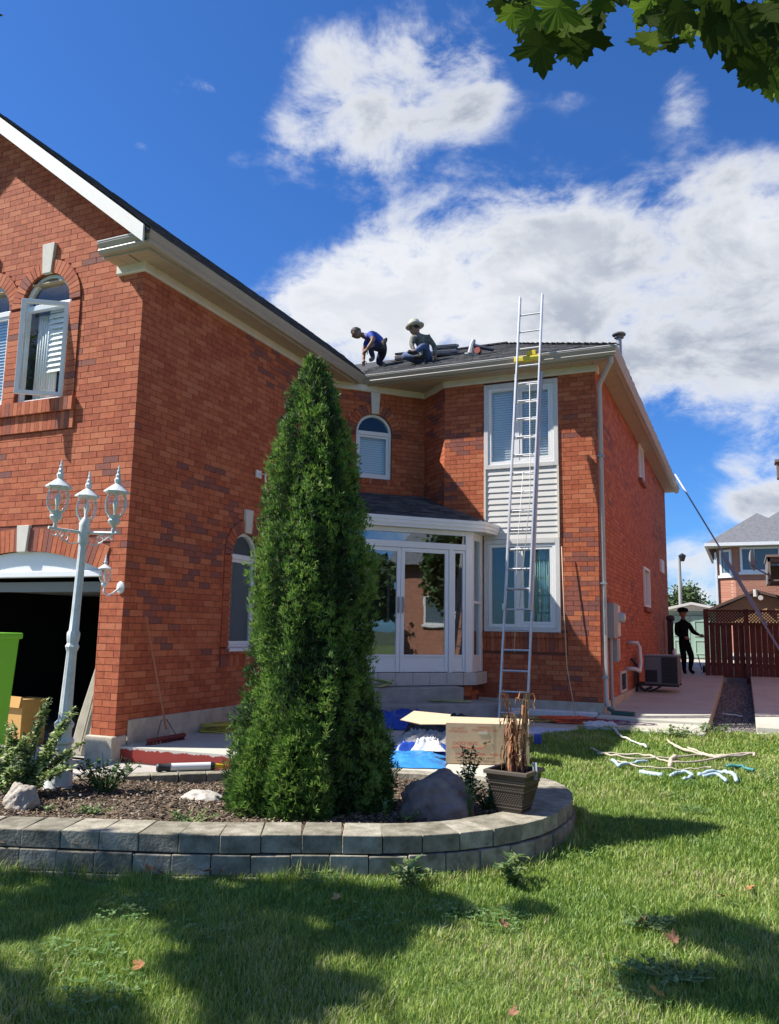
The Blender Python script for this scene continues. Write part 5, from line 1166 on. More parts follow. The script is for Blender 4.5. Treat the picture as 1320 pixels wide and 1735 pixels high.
mb = MB(); g0 = Vector((-5.02, 15.72, 5.93)); mb.tube([g0+Vector((-.07, 0, -.06)), g0+Vector((-.03, 0, .14)), g0+Vector((.0, 0, .24))], [.075, .06, .04], 10); mb.build('body', mat('gun_grey', (.42, .42, .42), .4), ng, smooth='auto')
mb = MB(); mb.tube([g0+Vector((.0, 0, .1)), g0+Vector((.42, .05, -.02))], [.05, .04], 8); mb.build('handle', mat('gun_black', (.03, .035, .06), .5), ng); mb = MB(); mb.tube([g0+Vector((.09, -.055, -.02)), g0+Vector((.09, .055, -.02))], .07, 12); mb.build('magazine', mat('gun_red', (.35, .08, .05), .5), ng)
mb = MB(); mb.tube([g0+Vector((-.2, 0, -.05)), g0+Vector((-.05, 0, -.08)), g0+Vector((.1, 0, -.1))], .03, 8); mb.build('nose', mat('gun_grey', (0, 0, 0)), ng)
vt = thing('roof_vent', 'round grey flue vent on the roof behind the right corner', 'vent', (-2.18, 17.0, 5.5))
mb = MB(); mb.tube([(-2.18, 17.0, 5.35), (-2.18, 17.0, 6.34)], .055, 14); mb.build('pipe', CHROME, vt, smooth='auto'); mb = MB(); mb.lathe([(.06, 0), (.10, .01), (.10, .03), (.07, .05), (.07, .06), (.14, .07), (.147, .09), (.12, .12), (.02, .13)], (-2.18, 17.0, 6.26), 20); mb.build('cap', mat('vent_cap', (.22, .21, .20), .5, metal=.3), vt, smooth='auto')

# ------------------------------------------------------------------ people
def person(name, label, J, E_, rad, sx, mats_fn, mats, root_i=0, group=None):
    me = bpy.data.meshes.new('body'); keys = list(J); me.from_pydata([tuple(J[k]) for k in keys], [(keys.index(a), keys.index(b)) for a, b in E_], [])
    o = bpy.data.objects.new('body', me); COL.objects.link(o); m = o.modifiers.new('s', 'SKIN'); m.use_smooth_shade = True; m.branch_smoothing = .4
    for i, k in enumerate(keys):
        r = rad[k]; me.skin_vertices[0].data[i].radius = (r, r) if not isinstance(r, tuple) else r; me.skin_vertices[0].data[i].use_root = (i == root_i)
    ss = o.modifiers.new('u', 'SUBSURF'); ss.levels = 2; ss.render_levels = 2
    dg = bpy.context.evaluated_depsgraph_get(); me2 = bpy.data.meshes.new_from_object(o.evaluated_get(dg)); bpy.data.objects.remove(o)
    me2.materials.clear()
    for q in mats: me2.materials.append(q)
    segs = [(J[a], J[b], a, b) for a, b in E_]
    for p in me2.polygons:
        c = Vector(p.center); best = None
        for a, b, ka, kb in segs:
            ab = b-a; t_ = max(0, min(1, (c-a).dot(ab)/max(1e-9, ab.length_squared))); d = (c-(a+ab*t_)).length
            if best is None or d < best[0]: best = (d, ka, kb, t_)
        p.material_index = mats_fn(best[1], best[2], best[3]); p.use_smooth = True
    root = thing(name, label, 'person', J[keys[0]], group)
    me2.name = 'body'; b = link('body', me2, root); return root
SKIN = mat('skin', (.32, .17, .11), .55, var=.08, scale=30); HAIR = mat('hair_dark', (.02, .016, .014), .7)
def head(root, c, size, face, tilt, hair=True):
    """head with nose, ears, eyes; face = direction it looks at"""
    f = face.normalized(); s_ = f.cross(Vector((0, 0, 1))).normalized(); u_ = s_.cross(f).normalized(); Mh = Matrix((s_, f, u_)).transposed().to_4x4(); Mh.translation = c
    bm = bmesh.new(); bmesh.ops.create_icosphere(bm, subdivisions=3, radius=1)
    for v in bm.verts:
        p = v.co; x, y, z = p
        jaw = max(0, -z); X = x*(.78-.22*jaw); Y = y*(.95-.10*jaw)+.10*jaw; Z = z*1.12
        if y > .55: Y += .06*math.exp(-((z+.45)**2+x*x)*12)-.07*math.exp(-((z-.12)**2*18+(abs(x)-.38)**2*18)); Y += .26*math.exp(-(x*x*60+(z+.08)**2*16)); Y += .05*math.exp(-(x*x*10+(z+.48)**2*90))
        v.co = Vector((X, Y, Z))*size
    for sx_ in (-1, 1):
        r = bmesh.ops.create_icosphere(bm, subdivisions=1, radius=size*.2)
        for v in r['verts']: v.co = Vector((v.co.x*.35+sx_*size*.78, v.co.y*.7-.02*size, v.co.z*1.2))
    bm.transform(Mh); me = bpy.data.meshes.new('head'); bm.to_mesh(me); bm.free(); me.materials.append(SKIN); hd = link('head', me, root, smooth=True)
    mb = MB(Mh)
    for sx_ in (-1, 1): mb.obox((sx_*size*.30, size*.80, size*.12), (size*.2, size*.1, size*.07)); mb.obox((sx_*size*.30, size*.86, size*.27), (size*.3, size*.08, size*.05))
    mb.obox((0, size*.88, -size*.48), (size*.34, size*.06, size*.05)); mb.build('face_features', mat('face_dark', (.06, .03, .025), .6), hd)
    if hair:
        bm = bmesh.new(); bmesh.ops.create_icosphere(bm, subdivisions=3, radius=1)
        for v in list(bm.verts):
            if v.co.z < -.25+.55*max(0, v.co.y) or (v.co.y > .45 and v.co.z < .45): bm.verts.remove(v)
        for v in bm.verts: v.co = Vector((v.co.x*.86, v.co.y*1.03-.02, v.co.z*1.2+.02))*size*(1+.03*noise.noise(v.co*5))
        bm.transform(Mh); me = bpy.data.meshes.new('hair'); bm.to_mesh(me); bm.free(); me.materials.append(HAIR); link('hair', me, root, smooth=True)
    return Mh
def hand(root, w, d, size, nrm_, m=None):
    """palm and five bent fingers starting at wrist w pointing along d"""
    d = d.normalized(); n_ = (nrm_-d*nrm_.dot(d)).normalized(); s_ = d.cross(n_); mb = MB()
    mb.tube([w-d*size*.1, w+d*size*.25, w+d*size*.5], [size*.17, size*.24, size*.22], 8)
    for k, (o_, l) in enumerate(((-.17, .42), (-.06, .5), (.06, .47), (.17, .36))):
        b = w+d*size*.46+s_*size*o_; mb.tube([b, b+d*size*l*.5-n_*size*.05, b+d*size*l*.85-n_*size*.2], [size*.058, size*.052, size*.042], 6)
    b = w+d*size*.15-s_*size*.2; mb.tube([b, b+(d*.7-s_*.7)*size*.28, b+(d*.95-s_*.5)*size*.45-n_*size*.08], [size*.07, size*.062, size*.045], 6)
    mb.build('hand', m or SKIN, root, smooth=True)
RV = Vector((.915, .403, 0)); CV = Vector((.403, -.915, 0)); UZ = Vector((0, 0, 1))
def jm(origin, spx, k):      # picture style sketch units -> metres in an upright plane at `origin`
    return {n: origin+RV*((x-spx[0])*k)+UZ*((spx[1]-y)*k)+CV*d for n, (x, y, d) in k2.items()}
# man crouching on the left, blue shirt
O1 = Vector((-7.55, 16.15, 6.04)); sc_ = 1/73.2/1.0
def J_(tbl, O, ref): return {n: O+RV*((x-ref[0])/73.2)+UZ*((ref[1]-y)/73.0)+CV*d for n, (x, y, d) in tbl.items()}
a1 = J_(dict(pelvis=(652, 590, 0), waist=(648, 583, 0), chest=(635, 574, 0), necks=(626, 571, .02), neck=(619, 572, .03), headb=(612, 569, .05),
       shR=(630, 573, .20), elR=(636, 586, .30), wrR=(625, 602, .28), shL=(626, 575, -.16), elL=(619, 592, -.18), wrL=(619, 612, -.08),
       hipR=(651, 594, .12), knR=(630, 598, .26), anR=(636, 616, .20), toR=(629, 620, .24), hipL=(652, 594, -.12), knL=(644, 612, -.22), anL=(653, 617, -.16), toL=(657, 619, -.14)), Vector((-7.45, 16.0, 6.0)), (640, 621))
EB = [('pelvis', 'waist'), ('waist', 'chest'), ('chest', 'necks'), ('necks', 'neck'), ('neck', 'headb'), ('necks', 'shR'), ('shR', 'elR'), ('elR', 'wrR'), ('necks', 'shL'), ('shL', 'elL'), ('elL', 'wrL'), ('pelvis', 'hipR'), ('hipR', 'knR'), ('knR', 'anR'), ('anR', 'toR'), ('pelvis', 'hipL'), ('hipL', 'knL'), ('knL', 'anL'), ('anL', 'toL')]
RD = dict(pelvis=.17, waist=.155, chest=.18, necks=.12, neck=.065, headb=.07, shR=.085, elR=.055, wrR=.036, shL=.085, elL=.055, wrL=.036, hipR=.13, knR=.088, anR=.055, toR=.05, hipL=.13, knL=.088, anL=.055, toL=.05)
def cloth(ka, kb, t_):
    if ka in ('pelvis',) and kb.startswith('hip') or ka.startswith('hip') or ka.startswith('kn'): return 1 if not (ka.startswith('kn') and t_ > .85) else 3
    if ka.startswith('an'): return 3
    if ka.startswith('el'): return 0
    if ka.startswith('sh'): return 2 if t_ < .65 else 0
    if ka == 'neck' or kb == 'neck': return 0
    return 2
blue = mat('blue_shirt', (.05, .09, .38), .8, var=.15, scale=9); navy = mat('navy_trousers', (.022, .025, .045), .9, var=.2, scale=9); boot = mat('work_boots', (.16, .14, .12), .8)
m1_ = person('person', 'crouching roofer in a blue T-shirt and dark trousers reaching down to the shingles', a1, EB, RD, 0, cloth, [SKIN, navy, blue, boot])
head(m1_, a1['headb']+Vector((-.07, -.02, .02)), .125, Vector((-.75, -.35, -.75)), 0); hand(m1_, a1['wrR'], a1['wrR']-a1['elR'], .17, CV); hand(m1_, a1['wrL'], a1['wrL']-a1['elL'], .17, CV)
mb = MB(); w0_ = a1['waist'].lerp(a1['pelvis'], .5); ax = (a1['chest']-a1['waist']).normalized(); p1 = ax.orthogonal().normalized(); p2 = ax.cross(p1); mb.tube([w0_+(p1*math.cos(k*.524)+p2*math.sin(k*.524))*.172 for k in range(13)], .025, 6); tbelt = mb.build('tool_belt', mat('belt_leather', (.10, .07, .05), .8), m1_, smooth=True)
mb = MB(); mb.obox(w0_+CV*.19+UZ*-.08, (.14, .08, .18)); mb.build('pouch', mat('belt_leather', (0, 0, 0)), m1_, bevel=.02)
# man sitting, hat
a2 = J_(dict(pelvis=(714, 608, 0), waist=(712, 599, .02), chest=(707, 585, .04), necks=(703, 575, .04), neck=(700, 571, .06), headb=(696, 566, .08),
       shR=(716, 577, .06), elR=(727, 592, .10), wrR=(728, 609, .12), shL=(692, 579, .12), elL=(690, 594, .20), wrL=(694, 604, .30),
       hipR=(717, 612, .06), knR=(709, 599, .42), anR=(693, 614, .48), toR=(683, 610, .46), hipL=(709, 613, -.05), knL=(677, 608, .12), anL=(699, 616, .34), toL=(712, 618, .38)), Vector((-6.20, 15.62, 5.755)), (705, 618))
def cloth2(ka, kb, t_):
    if ka in ('pelvis',) and kb.startswith('hip') or ka.startswith('hip') or ka.startswith('kn'): return 1 if not (ka.startswith('kn') and t_ > .85) else 3
    if ka.startswith('an'): return 3
    if ka.startswith('el'): return 2 if t_ < .8 else 0
    if ka == 'neck' or (kb == 'neck' and t_ > .6): return 0
    return 2
camo = mat('camo_jacket', (.05, .055, .045), .85, col2=(.26, .24, .19), scale=14); jeans = mat('jeans', (.03, .05, .13), .85, col2=(.10, .15, .28), scale=7)
m2_ = person('person', 'roofer in a pale brimmed hat sitting cross-legged in jeans and patterned jacket', a2, EB, RD, 0, cloth2, [SKIN, jeans, camo, mat('black_boots', (.02, .018, .016), .7)])
hc = a2['headb']+Vector((-.02, 0, .03)); Mh = head(m2_, hc, .125, Vector((-.6, -.75, -.35)), 0); hand(m2_, a2['wrR'], a2['wrR']-a2['elR'], .17, CV); hand(m2_, a2['wrL'], Vector((-.2, -.2, -.5)), .17, CV)
mb = MB(Matrix.Translation(hc+Vector((0, 0, .085))) @ Matrix.Rotation(R(-10), 4, 'Y')); mb.lathe([(.205, -.025), (.21, .0), (.16, .01), (.125, .02), (.12, .09), (.095, .13), (.03, .145)], (0, 0, 0), 22); hb = mb.build('hat', mat('hat_cream', (.55, .52, .42), .85, var=.08), m2_, smooth='auto')
mb = MB(Matrix.Translation(hc+Vector((0, 0, .085))) @ Matrix.Rotation(R(-10), 4, 'Y')); mb.lathe([(.129, .02), (.127, .05)], (0, 0, 0), 22); mb.build('hat_band', mat('hat_band', (.17, .16, .12), .8), hb)
# standing figure in the shade of the side path
gy = path_z(26.4); O3 = Vector((-1.63, 26.2, gy+.03)); k3 = 1/52.5
a3 = {n: O3+RV*((x-1162)*k3)+UZ*((1138-y)*k3*.985)+CV*d for n, (x, y, d) in dict(pelvis=(1160, 1090, 0), waist=(1159, 1080, 0), chest=(1158, 1067, 0), necks=(1158, 1058, 0), neck=(1159, 1054, 0), headb=(1159, 1048, 0),
       shR=(1149, 1061, 0), elR=(1146, 1076, .1), wrR=(1157, 1082, .2), shL=(1168, 1061, 0), elL=(1173, 1073, .08), wrL=(1182, 1078, .16), hipR=(1156, 1093, 0), knR=(1157, 1114, .05), anR=(1158, 1134, 0), toR=(1157, 1138, .14), hipL=(1164, 1093, 0), knL=(1170, 1113, .04), anL=(1168, 1134, -.05), toL=(1172, 1138, .10)).items()}
RD3 = {k: v*1.04 for k, v in RD.items()}; RD3.update(elR=.075, elL=.075, chest=.19, hipR=.12, hipL=.12)
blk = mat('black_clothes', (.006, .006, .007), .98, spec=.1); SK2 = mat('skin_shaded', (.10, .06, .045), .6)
m3_ = person('person', 'man in black clothes and cap standing on the side path by the green shed', a3, EB, RD3, 0, lambda ka, kb, t_: 0 if (ka == 'neck') else 1, [SK2, blk])
h3 = a3['headb']+Vector((.0, 0, .10)); head(m3_, h3, .135, Vector((.6, -.8, -.1)), 0); hand(m3_, a3['wrL'], Vector((.9, .2, -.15)), .2, UZ); hand(m3_, a3['wrR'], Vector((.6, -.5, -.1)), .2, UZ)
mb = MB(Matrix.Translation(h3+Vector((0, 0, .05)))); mb.lathe([(.165, -.01), (.16, .05), (.13, .10), (.03, .13)], (0, 0, 0), 16); mb.obox((.08, -.17, .0), (.18, .16, .02)); mb.build('cap', blk, m3_, smooth='auto')
mw = thing('wheeled_tool', 'small dark wheeled edger standing on the path right of the man in black', 'garden tool', (-1.3, 27.2, path_z(27)))
mb = MB(); mb.tube([a3['wrL']+Vector((-.1, .3, -.6)), (-1.25, 27.1, path_z(27)+.08)], .015, 6); mb.build('handle', BLACK, mw); mb = MB(Matrix.Translation((-1.18, 27.1, path_z(27)+.11)) @ Matrix.Rotation(R(90), 4, 'Y')); mb.lathe([(.11, -.04), (.11, .04)], (0, 0, 0), 14); mb.build('wheel', BLACK, mw)

# ------------------------------------------------------------------ right side wall equipment
GB = mat('grey_box', (.30, .31, .33), .5, var=.06)
em = thing('electric_meter', 'grey electric meter box on the shaded side wall by the downpipe', 'meter', (-2.3, 16.2, .1))
mb = MB(); mb.box(XB+.002, XB+.16, 15.75, 16.25, -.08, .58); mb.build('box', GB, em, bevel=.01)
mb = MB(); mb.box(XB+.002, XB+.14, 16.30, 16.75, -.05, .56); mb.build('side_box', VINYLD, em, bevel=.01)
mb = MB(Matrix.Translation((XB+.16, 16.5, .32)) @ Matrix.Rotation(R(90), 4, 'Y')); mb.lathe([(.10, -.02), (.10, .06), (.085, .10), (.03, .12)], (0, 0, 0), 16); mb.build('dial', mat('meter_glass', (.45, .46, .46), .2), em, smooth='auto')
e2 = thing('junction_box', 'smaller grey junction box below the electric meter', 'junction box', (-2.3, 16.5, -.4))
mb = MB(); mb.box(XB+.002, XB+.12, 16.35, 16.62, -.55, -.12); mb.build('box', GB, e2, bevel=.008); mb = MB(); mb.box(XB+.002, XB+.10, 16.66, 16.9, -.52, -.10); mb.build('cover', VINYLD, e2, bevel=.006)
cd_ = MB(); cd_.tube([(XB+.06, 15.9, -.08), (XB+.06, 15.9, -1.43)], .035, 8); o = cd_.build('conduit', GB, smooth='auto'); o['label'] = 'grey conduit running from the electric meter to the ground'; o['category'] = 'conduit'
PVC = mat('white_pvc', (.62, .60, .56), .4)
mb = MB(); mb.tube([(XB+.0, 18.35, -.75), (XB+.22, 18.35, -.75), (XB+.28, 18.5, -.80), (XB+.26, 18.9, -.62), (XB+.24, 18.95, -.30), (XB+.22, 18.8, -.20), (XB+.0, 18.8, -.19)], .045, 10); o = mb.build('vent_pipe', PVC, smooth=True); o['label'] = 'bent white plastic vent pipe on the side wall left of the air conditioner'; o['category'] = 'pipe'
bv = thing('basement_window', 'small dark basement window in the side wall under the vent pipe', 'window', (XB, 17.6, -1)); mb = MB(FRM['right_side']); rect_frame(mb, 2.4, 3.3, -1.22, -.78, .05, -.01, .03); mb.build('frame', VINYLD, bv); mb = MB(FRM['right_side']); mb.box(2.45, 3.25, -.005, .012, -1.17, -.83); mb.build('pane', mat('dark_pane', (.03, .03, .03), .2), bv)
ac = thing('air_conditioner', 'grey air conditioner unit on a bracket on the side wall', 'air conditioner', (-1.8, 20.2, -1.15))
AX0, AX1, AY0, AY1, AZ0, AZ1 = -2.14, -1.40, 19.6, 20.5, -1.13, -.50
mb = MB(); mb.box(AX0, AX1, AY0, AY1, AZ0, AZ1); mb.build('casing', mat('ac_grey', (.13, .13, .135), .5), ac, bevel=.015)
mb = MB(); mb.box(AX0-.01, AX1+.01, AY0-.01, AY1+.01, AZ1+.002, AZ1+.03); mb.build('lid', mat('ac_lid', (.22, .21, .20), .5), ac, bevel=.01)
mb = MB(); mb.box(AX0+.38, AX1-.02, AY0-.012, AY0-.002, AZ0+.03, AZ1-.02); mb.build('grille_back', mat('ac_black', (.012, .012, .012), .6), ac)
for i in range(14): mb = MB(); z = AZ0+.05+i*.04; mb.box(AX0+.385, AX1-.025, AY0-.024, AY0-.013, z, z+.008); mb.build('grille_bar', mat('ac_bar', (.05, .05, .05), .5), ac)
mb = MB(); mb.box(AX0+.02, AX0+.28, AY0-.008, AY0-.002, AZ0+.05, AZ0+.32); mb.build('service_panel', mat('ac_black', (0, 0, 0)), ac)
mb = MB(); 
for y in (AY0+.08, AY1-.08): mb.box(XB+.05, AX1, y, y+.05, AZ0-.05, AZ0-.002); mb.box(XB+.05, XB+.1, y, y+.05, AZ0-.35, AZ0-.05); mb.tube([(XB+.08, y+.02, AZ0-.33), (AX0+.35, y+.02, AZ0-.05)], .018, 6)
mb.build('bracket', BLACK, ac)
mb = MB(); mb.tube([(XB+.02, 19.2, -.55), (XB+.15, 19.2, -.7), (XB+.16, 19.3, -1.15), (AX0-.02, 19.7, -1.28), (AX0+.15, 19.62, -1.2)], .03, 7); mb.build('hose', BLACK, ac, smooth=True)
mb = MB(); mb.lathe([(.05, 0), (.05, .10), (.02, .12), (.02, .15)], (-1.5, 20.1, AZ1+.032), 12); o = mb.build('white_bottle', WHITE, smooth='auto'); o['label'] = 'small white bottle standing on the air conditioner'; o['category'] = 'bottle'
mb = MB(); mb.tube([(XB, 9, 0), (XB, 9, 0.001)], .001, 3); 
bk = MB(); bk.tube([(XG, 11.5, 2.62), (XG+.16, 11.48, 2.60), (XG+.18, 11.48, 2.30)], .016, 6); bk.box(XG, XG+.02, 11.42, 11.58, 2.55, 2.68); o = bk.build('wall_bracket', WHITE); o['label'] = 'small white metal bracket on the shaded wall beside the cedar top'; o['category'] = 'bracket'

# ------------------------------------------------------------------ second ladder
l2 = thing('rear_ladder', 'tall ladder leaning against the rear right eave over the fence', 'ladder', (1.0, 24.2, -1.2))
q0, q1 = Vector((1.35, 23.4, -1.35)), Vector((-1.95, 30.0, 5.45)); d2 = (q1-q0).normalized(); hv2 = Vector((-.02, 1, .1)); hv2 = (hv2-d2*hv2.dot(d2)).normalized()*.22
BRN = mat('ladder_weathered', (.36, .32, .30), .5, metal=.3)
ladder(l2, q0, q0+d2*5.4, hv2, (.035, .055), .018, .357, BRN); n2 = hv2.normalized().cross(d2); ladder(l2, q0+d2*2.6+n2*.055, q1+d2*.15+n2*.055, hv2*.92, (.03, .05), .017, .357, BRN, base=False)

# ------------------------------------------------------------------ shed, fence, yard
SG = mat('shed_green', (.30, .44, .36), .6, var=.06, scale=5); sd2 = thing('garden_shed', 'pale green garden shed with a white low gable roof', 'shed', (-1.7, 36, -.9))
sx0, sx1, sy = -3.0, -1.02, 35.0; szb, szt = -.95, .98
mb = MB(); mb.prism([(sx0, sy), (sx1+.35, sy), (sx1+.35, sy+2.5), (sx0, sy+2.5)], szb, szt); mb.build('wall', SG, sd2)
DG = mat('shed_door', (.34, .50, .41), .5, var=.04); 
for i, (a, b) in enumerate(((-2.75, -1.99), (-1.97, -1.21))):
    mb = MB(); mb.box(a, b, sy-.04, sy-.003, szb+.05, szt-.22); dr_ = mb.build('door', DG, sd2, bevel=.006)
    for (z0_, z1_) in ((szb+.2, szb+.75), (szb+.9, szt-.4)):
        mb = MB(); 
        for xa in (a+.12,): rect_frame(mb, xa, b-.12, z0_, z1_, .03, 0, 0) if False else None
        mb.M = frame((0, sy-.04), (1, 0)); rect_frame(mb, a+.14, b-.14, z0_, z1_, .035, 0, .02); mb.build('door_panel', mat('shed_trim', (.42, .58, .50), .5), dr_)
for s_, (xa, xb_) in enumerate(((-3.2, -1.9), (-1.9, .05))):
    za, zb_ = (1.02, 1.32) if s_ == 0 else (1.32, .92)
    mb = MB(); mb.poly([(xa, sy-.25, za), (xb_, sy-.25, zb_), (xb_, sy+2.7, zb_), (xa, sy+2.7, za)]); mb.poly([(xa, sy-.25, za-.10), (xb_, sy-.25, zb_-.10), (xb_, sy+2.7, zb_-.10), (xa, sy+2.7, za-.10)]); mb.poly([(xa, sy-.25, za-.10), (xb_, sy-.25, zb_-.10), (xb_, sy-.25, zb_), (xa, sy-.25, za)]); mb.build('roof', mat('shed_white', (.74, .74, .70), .5), sd2)
mb = MB(); mb.poly([(-3.0, sy-.01, szt-.01), (-.7, sy-.01, szt-.01), (-.7, sy-.01, 1.0), (-1.9, sy-.01, 1.21), (-3.0, sy-.01, 1.0)]); mb.build('gable', mat('shed_white', (0, 0, 0)), sd2)
fe = thing('wooden_fence', 'dark red brown board fence with lattice top behind the side path', 'fence', (0, 26, -1.25)); FW = mat('fence_stain', (.095, .030, .022), .8, var=.3, scale=5, bump=.3, bscale=30)
fz = -1.25
for x in (-1.02, .08, 1.2, 2.3): mb = MB(); mb.box(x-.07, x+.07, 25.93, 26.07, fz-.2, .78); mb.build('post', FW, fe, bevel=.008)
x = -.94; 
while x < 3.2:
    if not (-.02 < x < .14): gp = random.choice((.003, .004, .005, .004, .003, .004, .004, .005, .03)); mb = MB(); dz_ = random.uniform(-.03, .01); mb.box(x, x+.15, 26.0, 26.025, fz+.03, .33+dz_); mb.build('board', FW, fe); x += .15+gp
    else: x = .16
mb = MB(); mb.box(-.95, 3.3, 25.96, 26.0, .30, .38); mb.box(-.95, 3.3, 25.96, 26.0, .70, .76); mb.box(-.95, 3.3, 26.03, 26.07, -.9, -.8); mb.build('fence_rail', FW, fe)
lat = MB(Matrix(((1, 0, 0, 0), (0, 1, 0, 0), (0, 0, 1, 0), (0, 0, 0, 1))))
for x_a, x_b in ((-.95, .01), (.15, 1.13), (1.27, 2.23)):
    k = 0
    while k*.09 < (x_b-x_a)+.34:
        for sg in (1, -1):
            xs0 = x_a+k*.09 if sg == -1 else x_a+k*.09-.33; xs1 = xs0-.33 if sg == -1 else xs0+.33; z0_, z1_ = .38, .70
            # clip to the bay
            def cl(xa, za, xb_, zb_):
                t0, t1 = 0, 1; dx_ = xb_-xa
                for lim, sgn in ((x_a, 1), (x_b, -1)):
                    fa = (xa-lim)*sgn; fb = (xb_-lim)*sgn
                    if fa < 0 and fb < 0: return None
                    if fa < 0: t0 = max(t0, fa/(fa-fb))
                    if fb < 0: t1 = min(t1, fa/(fa-fb))
                return (xa+dx_*t0, za+(zb_-za)*t0, xa+dx_*t1, za+(zb_-za)*t1) if t1 > t0 else None
            c_ = cl(xs0, z0_, xs1, z1_)
            if c_:
                xa, za, xb_, zb_ = c_; dv = Vector((xb_-xa, 0, zb_-za)); 
                if dv.length > .03: nn_ = Vector((-dv.z, 0, dv.x)).normalized()*.014; y_ = 25.99 if sg > 0 else 26.01; p = Vector((xa, y_, za)); q = Vector((xb_, y_, zb_)); lat.poly([p-nn_, q-nn_, q+nn_, p+nn_])
        k += 1
lo = lat.build('lattice', FW, fe); lo['kind'] = 'stuff'
# garbage things left of man: dark bin/pole at wall end
o = MB(); o.box(-2.3, -2.12, 28.0, 28.2, -1.15, .45); o.lathe([(.1, .45), (.14, .5), (.12, .6), (.02, .64)], (-2.2, 28.1, 0), 10); o2 = o.build('gate_post', mat('gate_dark', (.05, .035, .03), .8)); o2['label'] = 'dark gate post at the rear corner of the side wall'; o2['category'] = 'gate post'

# ------------------------------------------------------------------ neighbours
nh = thing('rear_house', 'two storey brick house behind the yards with a hipped grey roof', 'house', (4, 50, -1)); 
def brick_tex(name, c1, c2, mo, sc):
    m = bpy.data.materials.new(name); m.use_nodes = True; t = m.node_tree; b = t.nodes['Principled BSDF']; b.inputs['Roughness'].default_value = .9
    g = t.nodes.new('ShaderNodeNewGeometry'); s_ = t.nodes.new('ShaderNodeSeparateXYZ'); t.links.new(g.outputs['Position'], s_.inputs[0]); ad = t.nodes.new('ShaderNodeMath'); t.links.new(s_.outputs[0], ad.inputs[0]); t.links.new(s_.outputs[1], ad.inputs[1]); cb = t.nodes.new('ShaderNodeCombineXYZ'); t.links.new(ad.outputs[0], cb.inputs[0]); t.links.new(s_.outputs[2], cb.inputs[1])
    k = t.nodes.new('ShaderNodeTexBrick'); t.links.new(cb.outputs[0], k.inputs['Vector']); k.inputs['Scale'].default_value = sc; k.inputs['Color1'].default_value = (*c1, 1); k.inputs['Color2'].default_value = (*c2, 1); k.inputs['Mortar'].default_value = (*mo, 1); k.inputs['Brick Width'].default_value = .27; k.inputs['Row Height'].default_value = .096; k.inputs['Mortar Size'].default_value = .008; t.links.new(k.outputs[0], b.inputs['Base Color']); return m
BT = brick_tex('far_brick', (.42, .17, .10), (.34, .12, .07), (.42, .30, .23), 1.0)
mb = MB(); mb.prism([(-1.25, 50.0), (-.30, 49.2), (14, 49.2), (14, 60), (-1.25, 60)], -1.6, 5.0); mb.build('wall', BT, nh)
FG = mat('far_shingle', (.11, .115, .125), .95, col2=(.17, .17, .18), scale=6, bump=.3, bscale=8)
ez = 5.15; 
mb = MB(); mb.poly([(-1.8, 48.6, ez), (4.0, 48.6, ez), (1.0, 51.2, 7.15)]); mb.poly([(-1.8, 48.6, ez), (1.0, 51.2, 7.15), (1.0, 57, 7.15), (-1.8, 60.5, ez)]); mb.poly([(4.0, 48.6, ez), (4.0, 57, ez), (1.0, 57, 7.15), (1.0, 51.2, 7.15)]); mb.build('roof', FG, nh)
mb = MB(); mb.poly([(-.6, 49.0, ez+.02), (14.5, 49.0, ez+.02), (14.5, 53.6, 7.75), (2.6, 53.6, 7.75)]); mb.poly([(-.6, 49, ez+.02), (2.6, 53.6, 7.75), (2.6, 57, 7.75), (-.6, 60.5, ez+.02)]); mb.poly([(2.6, 53.6, 7.75), (14.5, 53.6, 7.75), (14.5, 60.5, ez), (-.6, 60.5, ez)]); mb.build('roof', FG, nh)
mb = MB(); mb.box(-1.85, 14.5, 48.50, 48.62, ez-.16, ez+.02); mb.box(-1.85, -1.72, 48.62, 60.5, ez-.16, ez+.02); mb.build('gutter', VINYL, nh); mb = MB(); mb.box(-1.72, 14.5, 48.62, 50, ez-.17, ez-.14); mb.build('soffit', VINYLD, nh)
mb = MB(); mb.box(-1.37, -1.27, 49.8, 49.95, -1.5, ez-.4); mb.build('downpipe', VINYL, nh)
def far_window(parent, key, u0, u1, z0, z1):
    mb = MB(FRM[key]); rect_frame(mb, u0, u1, z0, z1, .12, .0, .08); mb.box(u0-.1, u1+.1, 0, .12, z0-.14, z0); f = mb.build('window', VINYL, parent); mb = MB(FRM[key]); mb.box(u0+.12, u1-.12, .01, .03, z0+.1, z1-.1); mb.build('pane', mat('far_pane', (.10, .14, .17), .15), f); mb = MB(FRM[key]); mb.box(u0+(u1-u0)*.33, u0+(u1-u0)*.37, .03, .05, z0+.1, z1-.1); mb.build('mullion', mat('far_blind', (.42, .46, .48), .5), f)
FRM['fh'] = frame((-.30, 49.2), (1, 0)); FRM['fh2'] = frame((-1.25, 50.0), (.95, -.8))
far_window(nh, 'fh', .28, 2.35, 3.55, 4.95); far_window(nh, 'fh2', .25, 1.05, 3.4, 4.85); far_window(nh, 'fh', 5.5, 7.5, 3.55, 4.95)
